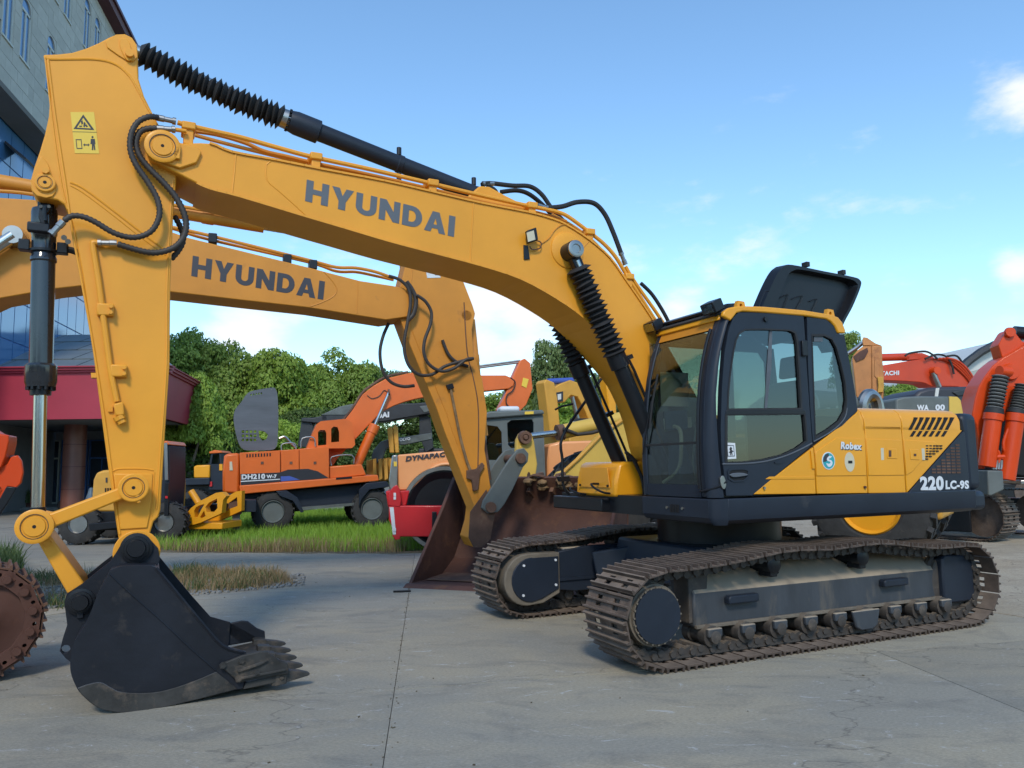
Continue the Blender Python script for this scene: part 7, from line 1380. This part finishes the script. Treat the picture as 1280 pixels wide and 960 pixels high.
# concrete post with a red sign
Fz = Frame(*gxy(213, 630), 0); pz = thing('post', Fz, 'concrete post with a small red sign behind the tall arm, before the dark trees', 'post')
MB().box(-.16, .16, -.16, .16, 0, 1.3).build('post_shaft', 'concrete_block', pz, .02); MB().box(-.18, .18, -.2, -.17, 1.35, 1.8).build('sign', 'roller_red', pz); MB().box(-.05, .05, -.21, -.2, 1.45, 1.68).build('sign_mark', 'decal_white', pz); MB().box(-.03, .03, -.17, -.1, 1.2, 1.5).build('sign_stem', 'steel', pz)
# ---- hangar on the right
FHg = Frame(31, 60, .12)
EHg = thing('hangar', FHg, 'pale curved roof hangar with dark rim behind the orange red excavator', 'hangar')
rp_ = [(1185, 490), (1197, 465), (1210, 452), (1226, 440), (1243, 431), (1262, 424), (1290, 417), (1340, 410), (1400, 412), (1400, 560), (1185, 560)]
mat('hangar_white', (.50, .51, .50), .7, var=.06, scale=.1); mat('hangar_wall', (.34, .36, .33), .8, var=.1, scale=.2)
PR(FHg, 0, 40, rp_, 'gable', 'hangar_white', EHg); PR(FHg, -.3, .0, [(1190, 472), (1240, 457), (1400, 440), (1400, 486), (1190, 492)], 'wall_band', 'hangar_wall', EHg); PR(FHg, -.2, .0, [(1185, 488), (1400, 478), (1400, 600), (1185, 600)], 'lower_wall', 'joint_dark', EHg)
MB().tube([FHg.p3(-.5, *p) for p in rp_[:9]], .32, 6).build('roof_rim', 'tarp_dark', EHg)
# ---- trees
def crown_mesh(name, seed, rx, rz, nclump, nleaf, ls):
    r = np.random.default_rng(seed); C_ = []
    for k in range(nclump):
        u = r.normal(size=3); u /= np.linalg.norm(u); u[2] = abs(u[2]) * 1.0 - .35 if r.random() < .8 else u[2]; d = r.uniform(.45, .95); C_.append((u * np.array([rx, rx, rz]) * d, r.uniform(.17, .36) * rx))
    tot = sum(c[1] ** 2 for c in C_); ctr = []; nrm = []
    for c, rad in C_:
        k = int(nleaf * rad * rad / tot); u = r.normal(size=(k, 3)); u /= np.linalg.norm(u, axis=1)[:, None]; u[:, 2] = np.where(u[:, 2] < -.3, -u[:, 2], u[:, 2]); s = rad * r.uniform(.72, 1.08, k)[:, None]; ctr.append(c + u * s * np.array([1, 1, .8])); nrm.append(u + r.normal(0, .45, (k, 3)))
    c = np.vstack(ctr); nn = np.vstack(nrm); nn /= np.linalg.norm(nn, axis=1)[:, None]; n = len(c); h = r.normal(size=(n, 3)); t1 = np.cross(nn, h); t1 /= np.linalg.norm(t1, axis=1)[:, None]; t2 = np.cross(nn, t1); s = (ls * r.uniform(.6, 1.35, n))[:, None]
    v = np.stack([c - t1 * s, c + t2 * s * .55 - t1 * s * .1, c + t1 * s, c - t2 * s * .55], 1)
    me = bpy.data.meshes.new(name); me.vertices.add(n * 4); me.vertices.foreach_set('co', v.reshape(-1)); me.loops.add(n * 4); me.loops.foreach_set('vertex_index', np.arange(n * 4, dtype=np.int32)); me.polygons.add(n); me.polygons.foreach_set('loop_start', np.arange(0, n * 4, 4, dtype=np.int32)); me.update(calc_edges=True); return me
CRN = [crown_mesh('crown', 3 + k, 1.0, 1.0 + .12 * (k % 2), 70, 22000, .033) for k in range(4)]
mat('bark', (.16, .13, .10), .9, var=.3, scale=6, bump=.4, bscale=12)
def trunk(par, h, r0, nb, seed):
    rr = random.Random(seed); b_ = MB(); top_ = Vector((rr.uniform(-.3, .3), rr.uniform(-.3, .3), h * .8)); b_.tube(smooth([Vector((0, 0, -.1)), Vector((rr.uniform(-.1, .1), 0, h * .3)), top_ * .7, top_], 4), [r0 * (1 - .75 * i / 12) for i in range(13)], 8)
    t = b_.build('trunk', 'bark', par)
    for k in range(nb):
        a = rr.uniform(0, 6.28); z = h * rr.uniform(.25, .55); e = Vector((math.cos(a), math.sin(a), 0)) * h * rr.uniform(.18, .34) + Vector((0, 0, z + h * rr.uniform(.2, .35))); s_ = Vector((0, 0, z)); MB().tube(smooth([s_, s_.lerp(e, .5) + Vector((0, 0, -.1)), e], 4), [r0 * .45 * (1 - .08 * i) for i in range(9)], 6).build('branch', 'bark', t)
def tree(px, top_px, D, rad, hgt, lab, m='leaf_green', k=0, base=.30, rot=None):
    """crown centre at column px, its top at row top_px when D metres away; rad, hgt half width and half height of the crown"""
    d = pix_dir(px, top_px); t = D / d.y; x = d.x * t; ztop = HC + d.z * t; zc = ztop - hgt * 1.12
    Ft = Frame(x, D, rot if rot is not None else random.uniform(0, 6)); T = thing('tree', Ft, lab, 'tree', 'trees round the yard'); trunk(T, max(zc, 2.), .12 + rad * .045, 5, int(px) + k)
    me = CRN[k % 4]; key = me.name + m
    if key not in MT: q = me.copy(); q.materials.clear(); q.materials.append(MT[m]); MT[key] = q
    o = bpy.data.objects.new('crown', MT[key]); C.objects.link(o); o.parent = T; o.location = (0, 0, zc); o.scale = (rad, rad, hgt)
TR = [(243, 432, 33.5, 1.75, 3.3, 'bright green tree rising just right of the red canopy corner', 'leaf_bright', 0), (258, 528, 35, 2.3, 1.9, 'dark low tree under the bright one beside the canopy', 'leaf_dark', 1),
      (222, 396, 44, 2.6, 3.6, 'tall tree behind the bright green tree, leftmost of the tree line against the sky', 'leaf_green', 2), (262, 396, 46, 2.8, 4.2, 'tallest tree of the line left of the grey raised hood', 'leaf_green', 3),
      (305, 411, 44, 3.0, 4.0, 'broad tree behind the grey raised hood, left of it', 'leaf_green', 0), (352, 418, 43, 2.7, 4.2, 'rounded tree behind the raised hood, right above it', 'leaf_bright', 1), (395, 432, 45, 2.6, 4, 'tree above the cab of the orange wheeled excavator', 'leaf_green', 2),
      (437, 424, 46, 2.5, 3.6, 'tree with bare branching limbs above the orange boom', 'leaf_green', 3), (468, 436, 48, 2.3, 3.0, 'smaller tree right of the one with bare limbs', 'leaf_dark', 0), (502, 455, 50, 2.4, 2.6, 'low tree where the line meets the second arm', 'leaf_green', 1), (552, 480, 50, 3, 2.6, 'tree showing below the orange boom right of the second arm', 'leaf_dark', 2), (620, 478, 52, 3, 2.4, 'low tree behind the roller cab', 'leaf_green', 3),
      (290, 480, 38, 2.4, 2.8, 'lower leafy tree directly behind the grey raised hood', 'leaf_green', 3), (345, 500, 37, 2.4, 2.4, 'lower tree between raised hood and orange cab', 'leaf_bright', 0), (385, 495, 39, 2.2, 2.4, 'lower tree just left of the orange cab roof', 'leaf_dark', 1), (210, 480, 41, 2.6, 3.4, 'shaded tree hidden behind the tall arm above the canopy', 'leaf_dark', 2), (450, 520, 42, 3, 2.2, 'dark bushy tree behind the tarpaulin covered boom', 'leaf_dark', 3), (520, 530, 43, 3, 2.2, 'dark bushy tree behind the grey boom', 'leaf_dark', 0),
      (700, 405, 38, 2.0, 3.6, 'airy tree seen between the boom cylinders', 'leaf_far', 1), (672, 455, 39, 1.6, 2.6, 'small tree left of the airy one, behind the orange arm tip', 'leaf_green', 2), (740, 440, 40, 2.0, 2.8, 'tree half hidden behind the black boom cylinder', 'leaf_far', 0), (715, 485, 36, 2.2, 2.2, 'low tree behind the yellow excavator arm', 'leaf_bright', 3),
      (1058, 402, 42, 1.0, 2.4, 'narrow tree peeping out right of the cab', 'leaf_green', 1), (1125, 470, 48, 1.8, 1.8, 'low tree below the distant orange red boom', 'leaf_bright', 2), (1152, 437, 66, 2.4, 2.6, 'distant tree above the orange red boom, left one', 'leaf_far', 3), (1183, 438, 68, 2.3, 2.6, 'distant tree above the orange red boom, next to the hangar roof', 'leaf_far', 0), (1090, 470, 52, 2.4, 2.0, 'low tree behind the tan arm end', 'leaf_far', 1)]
for t_ in TR: tree(*t_)
# a far belt of trees closes the yard
bl = []
for k in range(34): bl.append((-60 + k * 4.6, 74 + random.uniform(-4, 6), random.uniform(3.2, 4.2)))
for k in range(26): bl.append((-62 + k * 5, -34 + random.uniform(-3, 4), random.uniform(4.2, 5.6)))      # added unseen tree row behind the camera, darkens reflections in the cab glass
vs = []; 
base = np.empty(len(CRN[0].vertices) * 3, dtype=np.float32); CRN[0].vertices.foreach_get('co', base); base = base.reshape(-1, 4, 3)[::4]
allv = []
for (x, y, s_) in bl:
    a = random.uniform(0, 6); R_ = np.array([[math.cos(a), -math.sin(a), 0], [math.sin(a), math.cos(a), 0], [0, 0, 1]]); q = (base - base.mean(1, keepdims=True)) * 2.4 + base.mean(1, keepdims=True); allv.append((q.reshape(-1, 3) @ R_.T) * s_ + np.array([x, y, s_ * .72]))
V_ = np.vstack(allv); me = bpy.data.meshes.new('woodland'); n = len(V_) // 4; me.vertices.add(n * 4); me.vertices.foreach_set('co', V_.reshape(-1)); me.loops.add(n * 4); me.loops.foreach_set('vertex_index', np.arange(n * 4, dtype=np.int32)); me.polygons.add(n); me.polygons.foreach_set('loop_start', np.arange(0, n * 4, 4, dtype=np.int32)); me.update(calc_edges=True); link('woodland', me, 'leaf_dark', None, kind='stuff')
